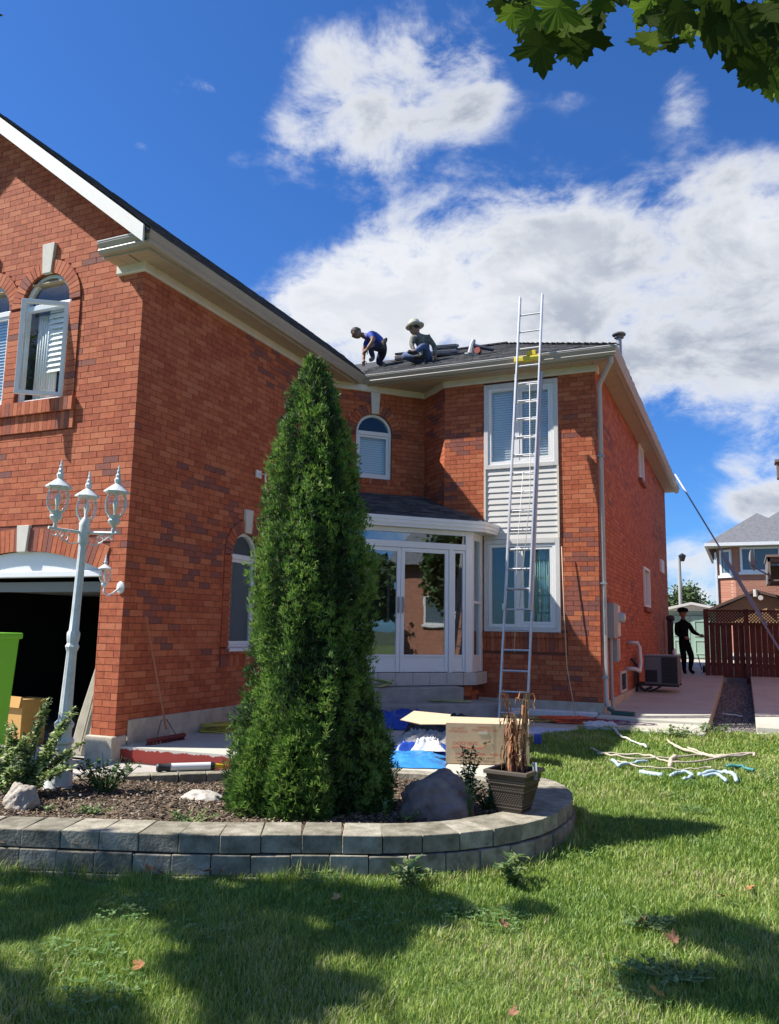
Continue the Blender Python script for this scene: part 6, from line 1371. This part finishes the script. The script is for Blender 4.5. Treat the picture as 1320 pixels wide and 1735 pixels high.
# timber canopy / shed roof beyond the fence
cn = thing('garden_canopy', 'tan gabled shelter with brown roof edge behind the fence', 'shelter', (.4, 33, -1)); TAN = mat('tan_board', (.46, .30, .15), .8, var=.1, scale=3)
mb = MB(); mb.poly([(-.95, 33.0, .95), (2.9, 33.0, .75), (2.9, 33, .5), (-.95, 33, .5)]); mb.poly([(-.95, 33, .9), (2.6, 33, .9), (.45, 33, 1.62)]); mb.box(-.9, 2.8, 33.01, 35, .5, .9); mb.build('gable', TAN, cn)
for a, b in (((-1.25, .98), (.45, 1.72)), ((.45, 1.72), (3.0, .98))):
    mb = MB(); mb.poly([(a[0], 32.8, a[1]), (b[0], 32.8, b[1]), (b[0], 35.5, b[1]), (a[0], 35.5, a[1])]); mb.poly([(a[0], 32.8, a[1]-.10), (b[0], 32.8, b[1]-.10), (b[0], 32.8, b[1]), (a[0], 32.8, a[1])]); mb.poly([(a[0], 32.8, a[1]-.1), (b[0], 32.8, b[1]-.1), (b[0], 35.5, b[1]-.1), (a[0], 35.5, a[1]-.1)]); mb.build('roof', mat('canopy_brown', (.12, .08, .065), .8), cn)
mb = MB(); mb.tube([(.45, 32.75, 1.72), (.45, 32.75, 1.45)], .07, 6); mb.tube([(.62, 32.7, 1.4), (.62, 32.6, 1.4)], .09, 10); mb.build('ornament', VINYLD, cn)
ds = thing('satellite_dish', 'grey satellite dish fixed on the neighbouring roof edge', 'satellite dish', (.75, 30, 2.7))
mb = MB(Matrix.Translation((.28, 30.0, 2.55)) @ Matrix.Rotation(R(-12), 4, 'Z') @ Matrix.Rotation(R(86), 4, 'Y')); mb.lathe([(.02, 0), (.18, .02), (.30, .06), (.36, .10), (.355, .115), (.28, .075), (.15, .03), (.01, .02)], (0, 0, 0), 20); mb.build('dish', mat('dish_grey', (.24, .24, .25), .5), ds, smooth='auto'); mb = MB(); mb.tube([(.32, 30, 2.45), (.6, 30, 2.2), (.86, 30.05, 2.05)], .03, 6); mb.tube([(.32, 30, 2.35), (.55, 29.9, 2.5)], .02, 6); mb.build('arm', CHROME, ds)
n3 = thing('neighbour_house', 'brick house on the right with a brown eave just entering the picture', 'house', (6, 15, -1.6)); BE = mat('brown_eave', (.20, .16, .13), .6)
mb = MB(); mb.box(3.6, 13, 12.5, 27.5, -1.65, 5.4); mb.build('wall', BT, n3)
mb = MB(); mb.box(3.2, 13.3, 12.0, 28, 5.4, 5.6); mb.build('eave', BE, n3); mb = MB(); mb.poly([(3.15, 11.9, 5.6), (13.4, 11.9, 5.6), (8.2, 17, 8.2)]); mb.poly([(3.15, 11.9, 5.6), (8.2, 17, 8.2), (8.2, 23, 8.2), (3.15, 28.1, 5.6)]); mb.poly([(13.4, 11.9, 5.6), (8.2, 17, 8.2), (8.2, 23, 8.2), (13.4, 28.1, 5.6)]); mb.poly([(3.15, 28.1, 5.6), (8.2, 23, 8.2), (13.4, 28.1, 5.6)]); mb.build('roof', FG, n3)
mb = MB(); mb.box(.62, 1.5, 13.9, 14.5, 2.45, 2.8) if False else mb.box(.84, 3.5, 30.0, 30.08, 2.50, 2.66); mb.box(.80, 3.5, 29.9, 33, 2.66, 2.74); mb.box(.84, .92, 30, 33, 1.85, 2.66); mb.box(.93, 3.5, 32.9, 33, 1.85, 2.6); mb.box(.84, 3.5, 30.0, 30.06, 1.85, 1.9); mb.build('porch_roof', BE, n3)
mb = MB(); mb.box(1.19, 3.2, 27.9, 28.3, 5.0, 5.5); mb.box(1.14, 3.2, 27.8, 28.4, 5.5, 5.58) ; mb.build('eave', BE, n3)
sl = thing('street_lamp', 'tall street lamp on a pale pole beyond the shed', 'street lamp', (-3, 45, -1)); 
mb = MB(); mb.tube([(-2.98, 45, -1), (-2.98, 45, 4.0)], [.12, .08], 10); mb.build('pole', mat('pole_concrete', (.38, .37, .34), .8), sl, smooth='auto'); mb = MB(); mb.tube([(-2.98, 45, 3.95), (-2.9, 45, 4.2), (-2.75, 45, 4.2)], .05, 6); mb.lathe([(.10, 0), (.18, .25), (.20, .30), (.04, .42)], (-2.82, 44.95, 3.85), 8); mb.build('lantern', BLACK, sl)
def far_tree(name, label, c, r, h, mats, n, group, zsq=1.0, lsz=.22):
    t = thing(name, label, 'tree', c, group); C_ = Vector(c); mb = MB(); mb.tube([C_, C_+Vector((0, 0, h*.55))], [.18, .09], 7); mb.build('trunk', mat('tree_bark', (.09, .07, .055), .9), t)
    V = []; F = []; MI = []; q = 0; cl = [(Vector((random.uniform(-1, 1), random.uniform(-1, 1), random.uniform(-1, 1)))) for _ in range(26)]
    for i in range(n):
        k = random.choice(cl); p = k.normalized()*min(1, k.length)*.72+Vector((random.gauss(0, 1), random.gauss(0, 1), random.gauss(0, 1)))*.16
        p = C_+Vector((p.x*r, p.y*r, h-r*zsq+p.z*r*zsq)); d = Vector((random.uniform(-1, 1), random.uniform(-1, 1), random.uniform(-1, 1))).normalized(); s_ = d.orthogonal().normalized(); l = lsz*random.uniform(.6, 1.3)
        V += [tuple(p), tuple(p+d*l*.5+s_*l*.35), tuple(p+d*l), tuple(p+d*l*.5-s_*l*.35)]; F.append((q, q+1, q+2, q+3)); q += 4; MI.append(random.randrange(len(mats)))
    o = link('crown', np_mesh('crown', V, F, mats, MI), t); o['kind'] = 'stuff'; return t
TG = [mat('tree_green_a', (.05, .09, .025), .7, trans=.2), mat('tree_green_b', (.08, .14, .035), .7, trans=.2), mat('tree_green_c', (.035, .06, .02), .8, trans=.1)]
far_tree('maple_tree', 'dark leafy tree beside the street lamp beyond the shed', (-4.6, 62, -1), 2.3, 4.9, TG, 9000, 'trees beyond the yards'); far_tree('maple_tree', 'low rounded tree right of the street lamp beyond the shed', (-2.0, 66, -1), 2.6, 4.2, TG, 9000, 'trees beyond the yards'); far_tree('maple_tree', 'small yellowish tree left of the brick house behind', (.2, 74, -1), 2.0, 3.6, [TG[1], LEAFG[1]], 4000, 'trees beyond the yards')

# ------------------------------------------------------------------ site clutter
bx_ = thing('cardboard_carton', 'open brown cardboard carton with red and black printing on its side', 'carton', (-3.1, 9.5, -1.56))
cb0 = Vector((-3.30, 9.28, -1.555)); cu_ = Vector((.93, .34, 0)).normalized(); cn_ = Vector((cu_.y, -cu_.x, 0)); FRM['box'] = frame(cb0, cu_); FRM['box'][2][3] = -1.555
BW_, BD_, BH_ = .98, .42, .47
mb = MB(FRM['box']); mb.box(0, BW_, -.006, 0, 0, BH_); mb.build('front_panel', CARD, bx_); mb = MB(FRM['box']); mb.box(.0, BW_, -BD_, -BD_+.006, 0, BH_); mb.box(BW_-.006, BW_, -BD_, -.006, 0, BH_); mb.box(0, .006, -BD_, -.006, 0, BH_); mb.box(0, BW_, -BD_, 0, .0, .006); mb.build('box_walls', CARD, bx_)
mb = MB(FRM['box']); b = mb.P([(0, 0, BH_), (BW_, 0, BH_), (BW_+.02, -.20, BH_+.045), (.02, -.20, BH_+.055)]); mb.F(b, b+1, b+2, b+3); b = mb.P([(0, 0, BH_-.004), (BW_, 0, BH_-.004), (BW_+.02, -.20, BH_+.041), (.02, -.20, BH_+.051)]); mb.F(b+3, b+2, b+1, b); mb.build('flap', mat('cardboard_inside', (.58, .44, .28), .85), bx_)
mb = MB(FRM['box']); b = mb.P([(-.01, -.02, BH_-.02), (.06, -.30, BH_+.07), (-.40, -.42, BH_+.09), (-.56, -.22, BH_-.0), (-.30, -.05, BH_-.03)]); mb.F(b, b+1, b+2, b+3, b+4); b = mb.P([(-.01, -.02, BH_-.026), (.06, -.30, BH_+.064), (-.40, -.42, BH_+.084), (-.56, -.22, BH_-.006), (-.30, -.05, BH_-.036)]); mb.F(b+4, b+3, b+2, b+1, b); mb.build('flap', mat('cardboard_inside', (0, 0, 0)), bx_)
def label_text(parent, body, u, z, size, m, shear=0, key='box', d=.004, align='LEFT', sx=1.0):
    fc = bpy.data.curves.new('print', 'FONT'); fc.body = body; fc.size = size; fc.align_x = align; fc.shear = shear; fc.space_line = .95
    tmp = bpy.data.objects.new('print', fc); COL.objects.link(tmp); dg = bpy.context.evaluated_depsgraph_get(); me = bpy.data.meshes.new_from_object(tmp.evaluated_get(dg)); bpy.data.objects.remove(tmp)
    me.materials.clear(); me.materials.append(m); Mx = FRM[key] @ Matrix(((sx, 0, 0, u), (0, 0, 1, d), (0, 1, 0, z), (0, 0, 0, 1))); me.transform(Mx); return link('printed_words', me, parent)
label_text(bx_, 'DO NOT\nOVERSTACK', .14, .395, .036, REDINK, align='CENTER', sx=1.1).name; label_text(bx_, 'TEMPORARY\nSTORAGE - DO NOT', .46, .41, .034, REDINK, align='CENTER'); label_text(bx_, 'TOP LOAD\nONLY HERE', .78, .41, .036, REDINK, align='CENTER')
label_text(bx_, 'CHOICE VENTS', .08, .215, .058, REDINK, sx=.72); label_text(bx_, 'EXHAUST VENTS FOR  -  ROOF USE', .11, .10, .038, REDINK, sx=.95)
label_text(bx_, 'CHOISISSEZ VOTRE VENT', .11, .060, .032, BLKINK, .0, sx=1.25); label_text(bx_, 'POUR MEILLEURE VENTILA', .13, .025, .030, BLKINK, sx=1.25)
mb = MB(FRM['box']); mb.tube([(.06, .003, .19), (.20, .003, .195), (.33, .003, .175), (.43, .003, .19), (.47, .003, .235)], .004, 4); mb.build('logo_swoosh', REDINK, bx_); mb = MB(FRM['box']); mb.obox((.46, .004, .245), (.045, .004, .02), Matrix.Rotation(R(-20), 3, 'Y')); mb.obox((.51, .004, .262), (.03, .004, .012), Matrix.Rotation(R(-35), 3, 'Y')); mb.build('logo_leaf', mat('logo_dark', (.10, .12, .05), .8), bx_)
mb = MB(FRM['box']); mb.box(.38, .49, .001, .004, .345, .38); mb.build('handle_label', mat('cream_label', (.62, .55, .40), .8), bx_); mb = MB(FRM['box']); mb.box(.553, .557, .001, .003, .0, BH_); mb.build('seam', mat('card_seam', (.36, .26, .16), .9), bx_)
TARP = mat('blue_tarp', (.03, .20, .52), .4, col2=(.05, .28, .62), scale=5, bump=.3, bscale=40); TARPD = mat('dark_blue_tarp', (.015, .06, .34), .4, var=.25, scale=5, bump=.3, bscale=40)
def crumple(name, label, cat, x0, x1, y0, y1, z, amp, m, seed, n=46, rot=0, lump=2.4):
    bm = bmesh.new(); g = {}
    cx, cy = (x0+x1)/2, (y0+y1)/2
    for i in range(n+1):
        for j in range(n+1):
            x = x0+(x1-x0)*i/n; y = y0+(y1-y0)*j/n; e = min(i, j, n-i, n-j)/n
            a1_ = abs(noise.noise(Vector((x*lump, y*lump*1.7, seed)))); a2_ = abs(noise.noise(Vector((x*lump*2.3+y*2, y*lump*3.1, seed+3)))); ht = amp*((1-math.sqrt(a1_))*.75+(1-math.sqrt(a2_))*.32+.08*noise.noise(Vector((x*18, y*18, seed))))*min(1, (e*5)**1.0+.06)
            jx = .05*noise.noise(Vector((x*4, y*4, seed+9))); jy = .05*noise.noise(Vector((x*4, y*4, seed+19)))
            px, py = x+jx-cx, y+jy-cy; g[i, j] = bm.verts.new((cx+px*math.cos(rot)-py*math.sin(rot), cy+px*math.sin(rot)+py*math.cos(rot), z+.006+max(0, ht)))
    for i in range(n):
        for j in range(n): bm.faces.new((g[i, j], g[i+1, j], g[i+1, j+1], g[i, j+1]))
    me = bpy.data.meshes.new(name); bm.to_mesh(me); bm.free(); me.materials.append(m); o = link(name, me, smooth=True); o['label'] = label; o['category'] = cat; return o
crumple('tarp', 'bright blue tarp spread on the slab left of the carton', 'tarp', -4.35, -3.30, 8.7, 9.7, -1.56, .10, TARP, 2, rot=.35)
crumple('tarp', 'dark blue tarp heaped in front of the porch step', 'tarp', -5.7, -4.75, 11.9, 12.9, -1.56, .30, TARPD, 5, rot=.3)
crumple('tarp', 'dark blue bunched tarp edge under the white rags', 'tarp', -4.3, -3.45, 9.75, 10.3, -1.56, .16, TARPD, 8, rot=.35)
crumple('rag_pile', 'crumpled white rags on the blue tarp beside the carton', 'rags', -3.93, -3.52, 9.62, 9.98, -1.50, .17, mat('white_rag', (.70, .71, .74), .9), 11, rot=.3, lump=5)
crumple('rag_pile', 'dirty grey cloth strips lying behind the white rags', 'rags', -4.35, -3.35, 10.05, 10.55, -1.50, .20, mat('grey_rag', (.36, .34, .31), .9), 13, rot=.3, lump=6)
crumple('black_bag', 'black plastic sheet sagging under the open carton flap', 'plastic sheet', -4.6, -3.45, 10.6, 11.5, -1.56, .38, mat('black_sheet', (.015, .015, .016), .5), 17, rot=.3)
crumple('paint_splash_sheet', 'pale blue grey dust sheet on the slab right of the ladder foot', 'dust sheet', -3.3, -2.62, 12.55, 13.5, -1.56, .03, mat('dust_sheet', (.44, .52, .62), .8, var=.1, scale=6), 23, rot=0)
crumple('paint_splash_sheet', 'pale blue grey dust sheet on the slab left of the ladder foot', 'dust sheet', -4.45, -3.75, 12.7, 13.5, -1.56, .03, mat('dust_sheet', (0, 0, 0)), 27, rot=.1)
crumple('white_cloth', 'pale crumpled cloth between orange cord and path slab', 'cloth', -2.45, -1.9, 13.35, 13.9, -1.475, .06, mat('pale_cloth', (.50, .52, .50), .9), 33, rot=.2, lump=6)
t_ = thing('blue_clamp', 'small blue tool standing on the lawn edge right of the wooden stake', 'tool', (-2.6, 11, -1.56)); mb = MB(); mb.box(-2.66, -2.56, 10.98, 11.06, -1.48, -1.36); mb.build('body', TARPD, t_, bevel=.01); mb = MB(); mb.tube([(-2.57, 11.02, -1.4), (-2.56, 11.02, -1.58)], .008, 5); mb.tube([(-2.66, 11.02, -1.4), (-2.66, 11.02, -1.58)], .008, 5); mb.build('leg', CHROME, t_)
# sticks, cords and pipes on the lawn
def strand(name, label, cat, pts, r, m, z=-1.50, group=None, wob=.03, seed=0):
    P_ = smooth_path([(x, y) for x, y in pts], False, 6); rr_ = random.Random(seed); mb = MB(); mb.tube([(x+rr_.uniform(-wob, wob)*.5, y+rr_.uniform(-wob, wob), gz(x, y)+.055+rr_.uniform(-.004, .02)) for x, y in P_], [r*rr_.uniform(.65, 1.1) if wob > .01 else r*.85 for _ in P_], 6); o = mb.build(name, m, smooth=True); o['label'] = label; o['category'] = cat
    if group: o['group'] = group
    return o
BRK = mat('bare_branch', (.50, .43, .32), .8, var=.15, scale=12); CABW = mat('pale_cord', (.60, .60, .54), .6)
strand('cord', 'white frayed cord running from the path slab into the lawn', 'cord', [(-1.98, 13.5), (-1.85, 12.9), (-1.62, 12.2), (-1.25, 11.45)], .018, CABW, seed=1)
for i, (lb, pts, r) in enumerate([('long bare stick nearest the path slab on the lawn', [(-1.05, 12.3), (-.85, 11.5), (-.45, 10.9), (.0, 11.3), (.05, 11.2)], .020), ('bare stick crossing the middle of the branch pile', [(-1.75, 10.6), (-1.2, 10.7), (-.8, 10.35), (-.2, 11.0)], .016), ('bare stick curving left of the branch pile', [(-1.9, 10.9), (-1.5, 10.5), (-1.0, 10.55), (-.6, 10.9), (-.1, 11.15)], .014), ('forked bare stick at the right end of the branch pile', [(-.75, 11.6), (-.5, 11.0), (-.25, 10.9), (.08, 11.4)], .018), ('short upright bare stub in the centre of the branch pile', [(-.84, 10.1), (-.86, 10.5), (-.83, 10.8)], .030), ('thin bare twig along the near side of the branch pile', [(-1.45, 10.2), (-1.1, 9.95), (-.7, 10.0), (-.4, 10.2)], .012)]):
    strand('branch', lb, 'stick', pts, r, BRK, seed=i+3, group='bare sticks on the lawn')
for i, (lb, pts, r) in enumerate([('short pale blue pipe lying at the left of the branch pile', [(-1.52, 10.2), (-1.38, 9.85)], .026), ('pale bent pipe piece left of the branch pile', [(-1.40, 9.9), (-1.25, 10.15), (-1.12, 10.3)], .022), ('straight pale blue pipe in front of the branch pile', [(-1.13, 9.62), (-.88, 9.52)], .034), ('pale blue pipe bent in a ring in front of the branch pile', [(-.80, 9.55), (-.74, 9.75), (-.64, 9.8), (-.58, 9.62), (-.66, 9.48)], .022), ('large curved pale blue hose piece at the right', [(-.52, 9.75), (-.35, 9.98), (-.18, 9.9), (-.14, 9.6)], .028), ('curved pale hose piece inside the larger one', [(-.48, 9.72), (-.32, 9.8), (-.24, 9.5)], .024)]):
    strand('pipe_piece', lb, 'pipe', pts, r, BLU, seed=i+40, wob=.004)
strand('pipe_piece', 'teal strap lying at the right end of the pipe pieces', 'strap', [(-.25, 10.35), (-.1, 10.4), (.02, 10.2)], .022, mat('teal_strap', (.05, .22, .22), .5), seed=60)
strand('white_rod', 'pale rod lying on the gravel between the two paths', 'rod', [(-.45, 17.2), (-.1, 17.0)], .02, CABW, seed=61); 
for o in [q for q in bpy.data.objects if q.name.startswith('white_rod')]: o.location.z = -.02

# ------------------------------------------------------------------ overhead maple
mt = thing('maple_tree', 'big maple whose leafy branch hangs over the top right corner', 'tree', (-3.8, -2.2, -1.65))
MBK = mat('maple_bark', (.10, .08, .065), .95, var=.3, scale=10, bump=.8, bscale=20)
TB = Vector((-3.8, -2.2, -1.7)); mb = MB(); mb.tube([TB, TB+Vector((.05, 0, 1.2)), TB+Vector((0, .1, 3.6)), TB+Vector((-.1, .2, 6.0)), TB+Vector((0, .3, 8.5))], [.30, .24, .20, .13, .05], 12); mb.build('trunk', MBK, mt, smooth=True)
LM = [mat('maple_leaf_dark', (.03, .05, .007), .75, trans=.3, spec=.1), mat('maple_leaf_mid', (.08, .135, .015), .65, trans=.5, spec=.12), mat('maple_leaf_light', (.14, .20, .02), .55, trans=.5, spec=.2)]
lm = [flat_leaf_mesh('leaf', MO, m, .12) for m in LM]
mb = MB(); mb.tube([TB+Vector((0, .1, 4.2)), (-2.6, -.6, 3.6), (-1.2, .8, 3.0), (-.3, 1.9, 2.35), (.25, 2.3, 2.0)], [.10, .07, .045, .022, .008], 8); mb.tube([(-.7, 1.4, 2.65), (-.55, 1.9, 2.30), (-.5, 2.05, 2.10)], [.02, .012, .005], 6); mb.tube([(-.3, 1.9, 2.35), (0, 2.0, 2.05), (.15, 2.05, 1.75)], [.015, .01, .004], 6); mb.build('limb', MBK, mt, smooth=True)
def pix(x, y, d):   # offline-measured directions of the drooping leaves, d metres away
    v = fw+r2*((x-660)/1357.2)-u2*((y-867.5)/1357.2); return v.normalized()*d
LP = []
for (x, y, s_, mi_, a_) in [(917, 78, 44, 0, .1), (990, 60, 42, 0, -.2), (870, 15, 36, 0, .6), (945, 12, 44, 0, -.4), (1005, 20, 34, 0, .3), (965, 38, 38, 0, .9), (868, 22, 24, 1, .2), (900, 30, 26, 0, -.5), (1100, 68, 32, 2, -.1), (1120, 35, 34, 0, .3), (1150, 20, 36, 0, -.3), (1175, 38, 30, 2, .2), (1138, 75, 20, 0, .1), (1205, 45, 44, 0, -.1), (1245, 35, 42, 0, .5), (1225, 15, 44, 0, .2), (1285, 25, 40, 0, -.4), (1262, 95, 38, 0, .3), (1300, 95, 42, 0, -.2), (1305, 135, 30, 0, .1), (1240, 75, 34, 0, -.6), (1190, 8, 30, 1, .3), (1090, 12, 30, 1, -.3), (1130, 5, 34, 0, .7), (1285, 65, 28, 1, .4), (1318, 160, 12, 2, .1), (1020, 5, 24, 1, .8), (1265, 50, 40, 0, .9), (1310, 50, 40, 0, 1.3), (1165, 60, 20, 1, -.9), (845, 5, 20, 0, .1), (1100, 30, 22, 0, .5), (1280, 120, 30, 0, -.8), (890, 50, 20, 0, .9), (1215, 60, 28, 0, .6), (930, 35, 34, 0, .2), (970, 80, 26, 0, .4)]:
    LP.append((pix(x, y, 2.35+random.uniform(-.25, .25)), s_, 1 if mi_ == 0 and random.random() < .28 else mi_, a_))
for k in range(90): LP.append((pix(random.uniform(820, 1420) if k % 3 else random.uniform(1080, 1500), random.uniform(-170, -12), random.uniform(2.1, 2.9)), random.uniform(26, 44), random.choice((0, 0, 0, 1)), random.uniform(-1, 1)))
pet = MB()
for p, s_, mi_, a_ in LP:
    o = link('leaf', lm[mi_], mt); q = fw.to_track_quat('-Z', 'Y') @ Quaternion((0, 0, 1), math.pi+a_) @ Quaternion((1, 0, 0), random.uniform(-.5, .5)) @ Quaternion((0, 1, 0), random.uniform(-.5, .5)); sz_ = s_*p.length/1357.2*1.08
    Mx = Matrix.LocRotScale(p, q, Vector((sz_, sz_, sz_))); o.matrix_parent_inverse = mt.matrix_basis.inverted(); o.matrix_basis = Mx
    st_ = Mx @ Vector((0, -.42, 0)); pet.tube([st_, st_+Vector((random.uniform(-.03, .03), 0, .06)), st_+Vector((random.uniform(-.05, .05), -.02, .12))], .0022, 4)
po = pet.build('leaf_stalks', LM[1], mt); po['kind'] = 'stuff'
# crown mass left of and above the camera; it throws the dappled shade on the near lawn
V = []; F = []; MI = []; q = 0; NO = len(MO)
back = -SUN
clus = []
for (gx_, gy_, rr_, n_) in [(-4.1, 3.9, .42, 150), (-3.6, 4.15, .40, 170), (-3.1, 4.35, .38, 170), (-2.65, 4.5, .34, 150), (-2.2, 4.62, .34, 150), (-1.8, 4.72, .30, 120), (-3.75, 3.5, .30, 110), (-2.75, 3.95, .28, 110), (-2.35, 3.85, .30, 130), (-1.95, 4.15, .26, 110), (-2.15, 3.45, .30, 120), (-1.95, 3.2, .25, 90), (-2.5, 3.55, .22, 60), (-3.2, 2.75, .34, 110), (-2.6, 2.8, .25, 80), (-1.75, 3.55, .18, 45), (-.2, 5.1, .28, 95), (.1, 4.9, .3, 90), (-.42, 4.25, .2, 60), (-.1, 4.35, .24, 80), (.2, 4.3, .3, 100), (-1.2, 5.0, .16, 25), (-.8, 3.0, .3, 40), (-4.8, 3.4, .6, 200), (-5.6, 2.9, .6, 200), (-1.6, 2.6, .4, 90)]:
    for k in range(int(n_*1.6)):
        a = random.uniform(0, 6.28); rd = rr_*math.sqrt(random.random())*random.choice((1, 1, 1.15)); g = Vector((gx_+rd*math.cos(a), gy_+rd*math.sin(a), -1.65)); clus.append(g+back*random.uniform(7.2, 9.6))
for k in range(2600):
    a = random.uniform(0, 6.28); e = random.uniform(-.3, 1.4); rr_ = random.uniform(1.2, 3.0); clus.append(Vector((-5.0+rr_*math.cos(a)*math.cos(e), -3.4+rr_*math.sin(a)*math.cos(e), 6.2+rr_*.9*math.sin(e))))
for p in clus:
    qq = Quaternion((random.uniform(-.6, .6), random.uniform(-.6, .6), 1), random.uniform(0, 6.28)) @ Quaternion((1, 0, 0), random.uniform(-.9, .9)); s_ = random.uniform(.05, .10)
    V += [tuple(p+(qq @ Vector((x*s_, y*s_, 0)))) for x, y in MO]; F.append(tuple(range(q, q+NO))); q += NO; MI.append(random.choice((0, 0, 1)))
me = bpy.data.meshes.new('crown'); me.from_pydata(V, [], F)
for m in LM: me.materials.append(m)
me.polygons.foreach_set('material_index', MI); o = link('crown', me, mt); o['kind'] = 'stuff'
mb = MB()
for (gx_, gy_) in [(-4.1, 3.9), (-3.1, 4.35), (-2.2, 4.62), (-2.35, 3.85), (-2.1, 3.4), (-.1, 5.0), (0, 4.3), (-3.2, 2.8), (-5.2, 3.2)]:
    e = Vector((gx_, gy_, -1.65))+back*8.3; s0 = TB+Vector((0, .2, 5.0)); mb.tube([s0, s0.lerp(e, .5)+Vector((0, 0, .35)), e], [.05, .028, .008], 6)
mb.build('boughs', MBK, mt, smooth=True)
# houses and trees across the street, seen only as reflections in the porch glass
ax = thing('street_house', 'brick house across the street reflected in the porch doors', 'house', (22, -8, -1.6)); mb = MB(frame((21, 10), (0, -1))); mb.box(-6, 8, -9, 0, -1.7, 3.6); mb.build('wall', BT, ax); mb = MB(frame((21, 10), (0, -1))); b = mb.P([(-6.5, .6, 3.5), (8.5, .6, 3.5), (8.5, -4.5, 6.4), (-6.5, -4.5, 6.4), (8.5, -9.6, 3.5), (-6.5, -9.6, 3.5)]); mb.F(b, b+1, b+2, b+3); mb.F(b+3, b+2, b+4, b+5); mb.F(b, b+3, b+5); mb.F(b+1, b+4, b+2); mb.build('roof', FG, ax)
for u in (-4, 1.2, 4.6):
    FRM['ax'] = frame((21, 10), (0, -1)); far_window(ax, 'ax', u, u+1.8, .3, 1.8)
far_tree('spruce_tree', 'tall dark tree in front of the street house, left in the porch reflection', (13, 8.5, -1.65), 1.8, 6.5, TG, 7000, 'trees across the street', 1.2, .3); far_tree('spruce_tree', 'small dark tree in the middle of the porch reflection', (15, 3.2, -1.65), 1.5, 5.2, TG, 8000, 'trees across the street', 1.1, .3); far_tree('spruce_tree', 'broad dark tree at the far end of the porch reflection', (17, -1.5, -1.65), 3.0, 8, TG, 8000, 'trees across the street', 1.1, .3)
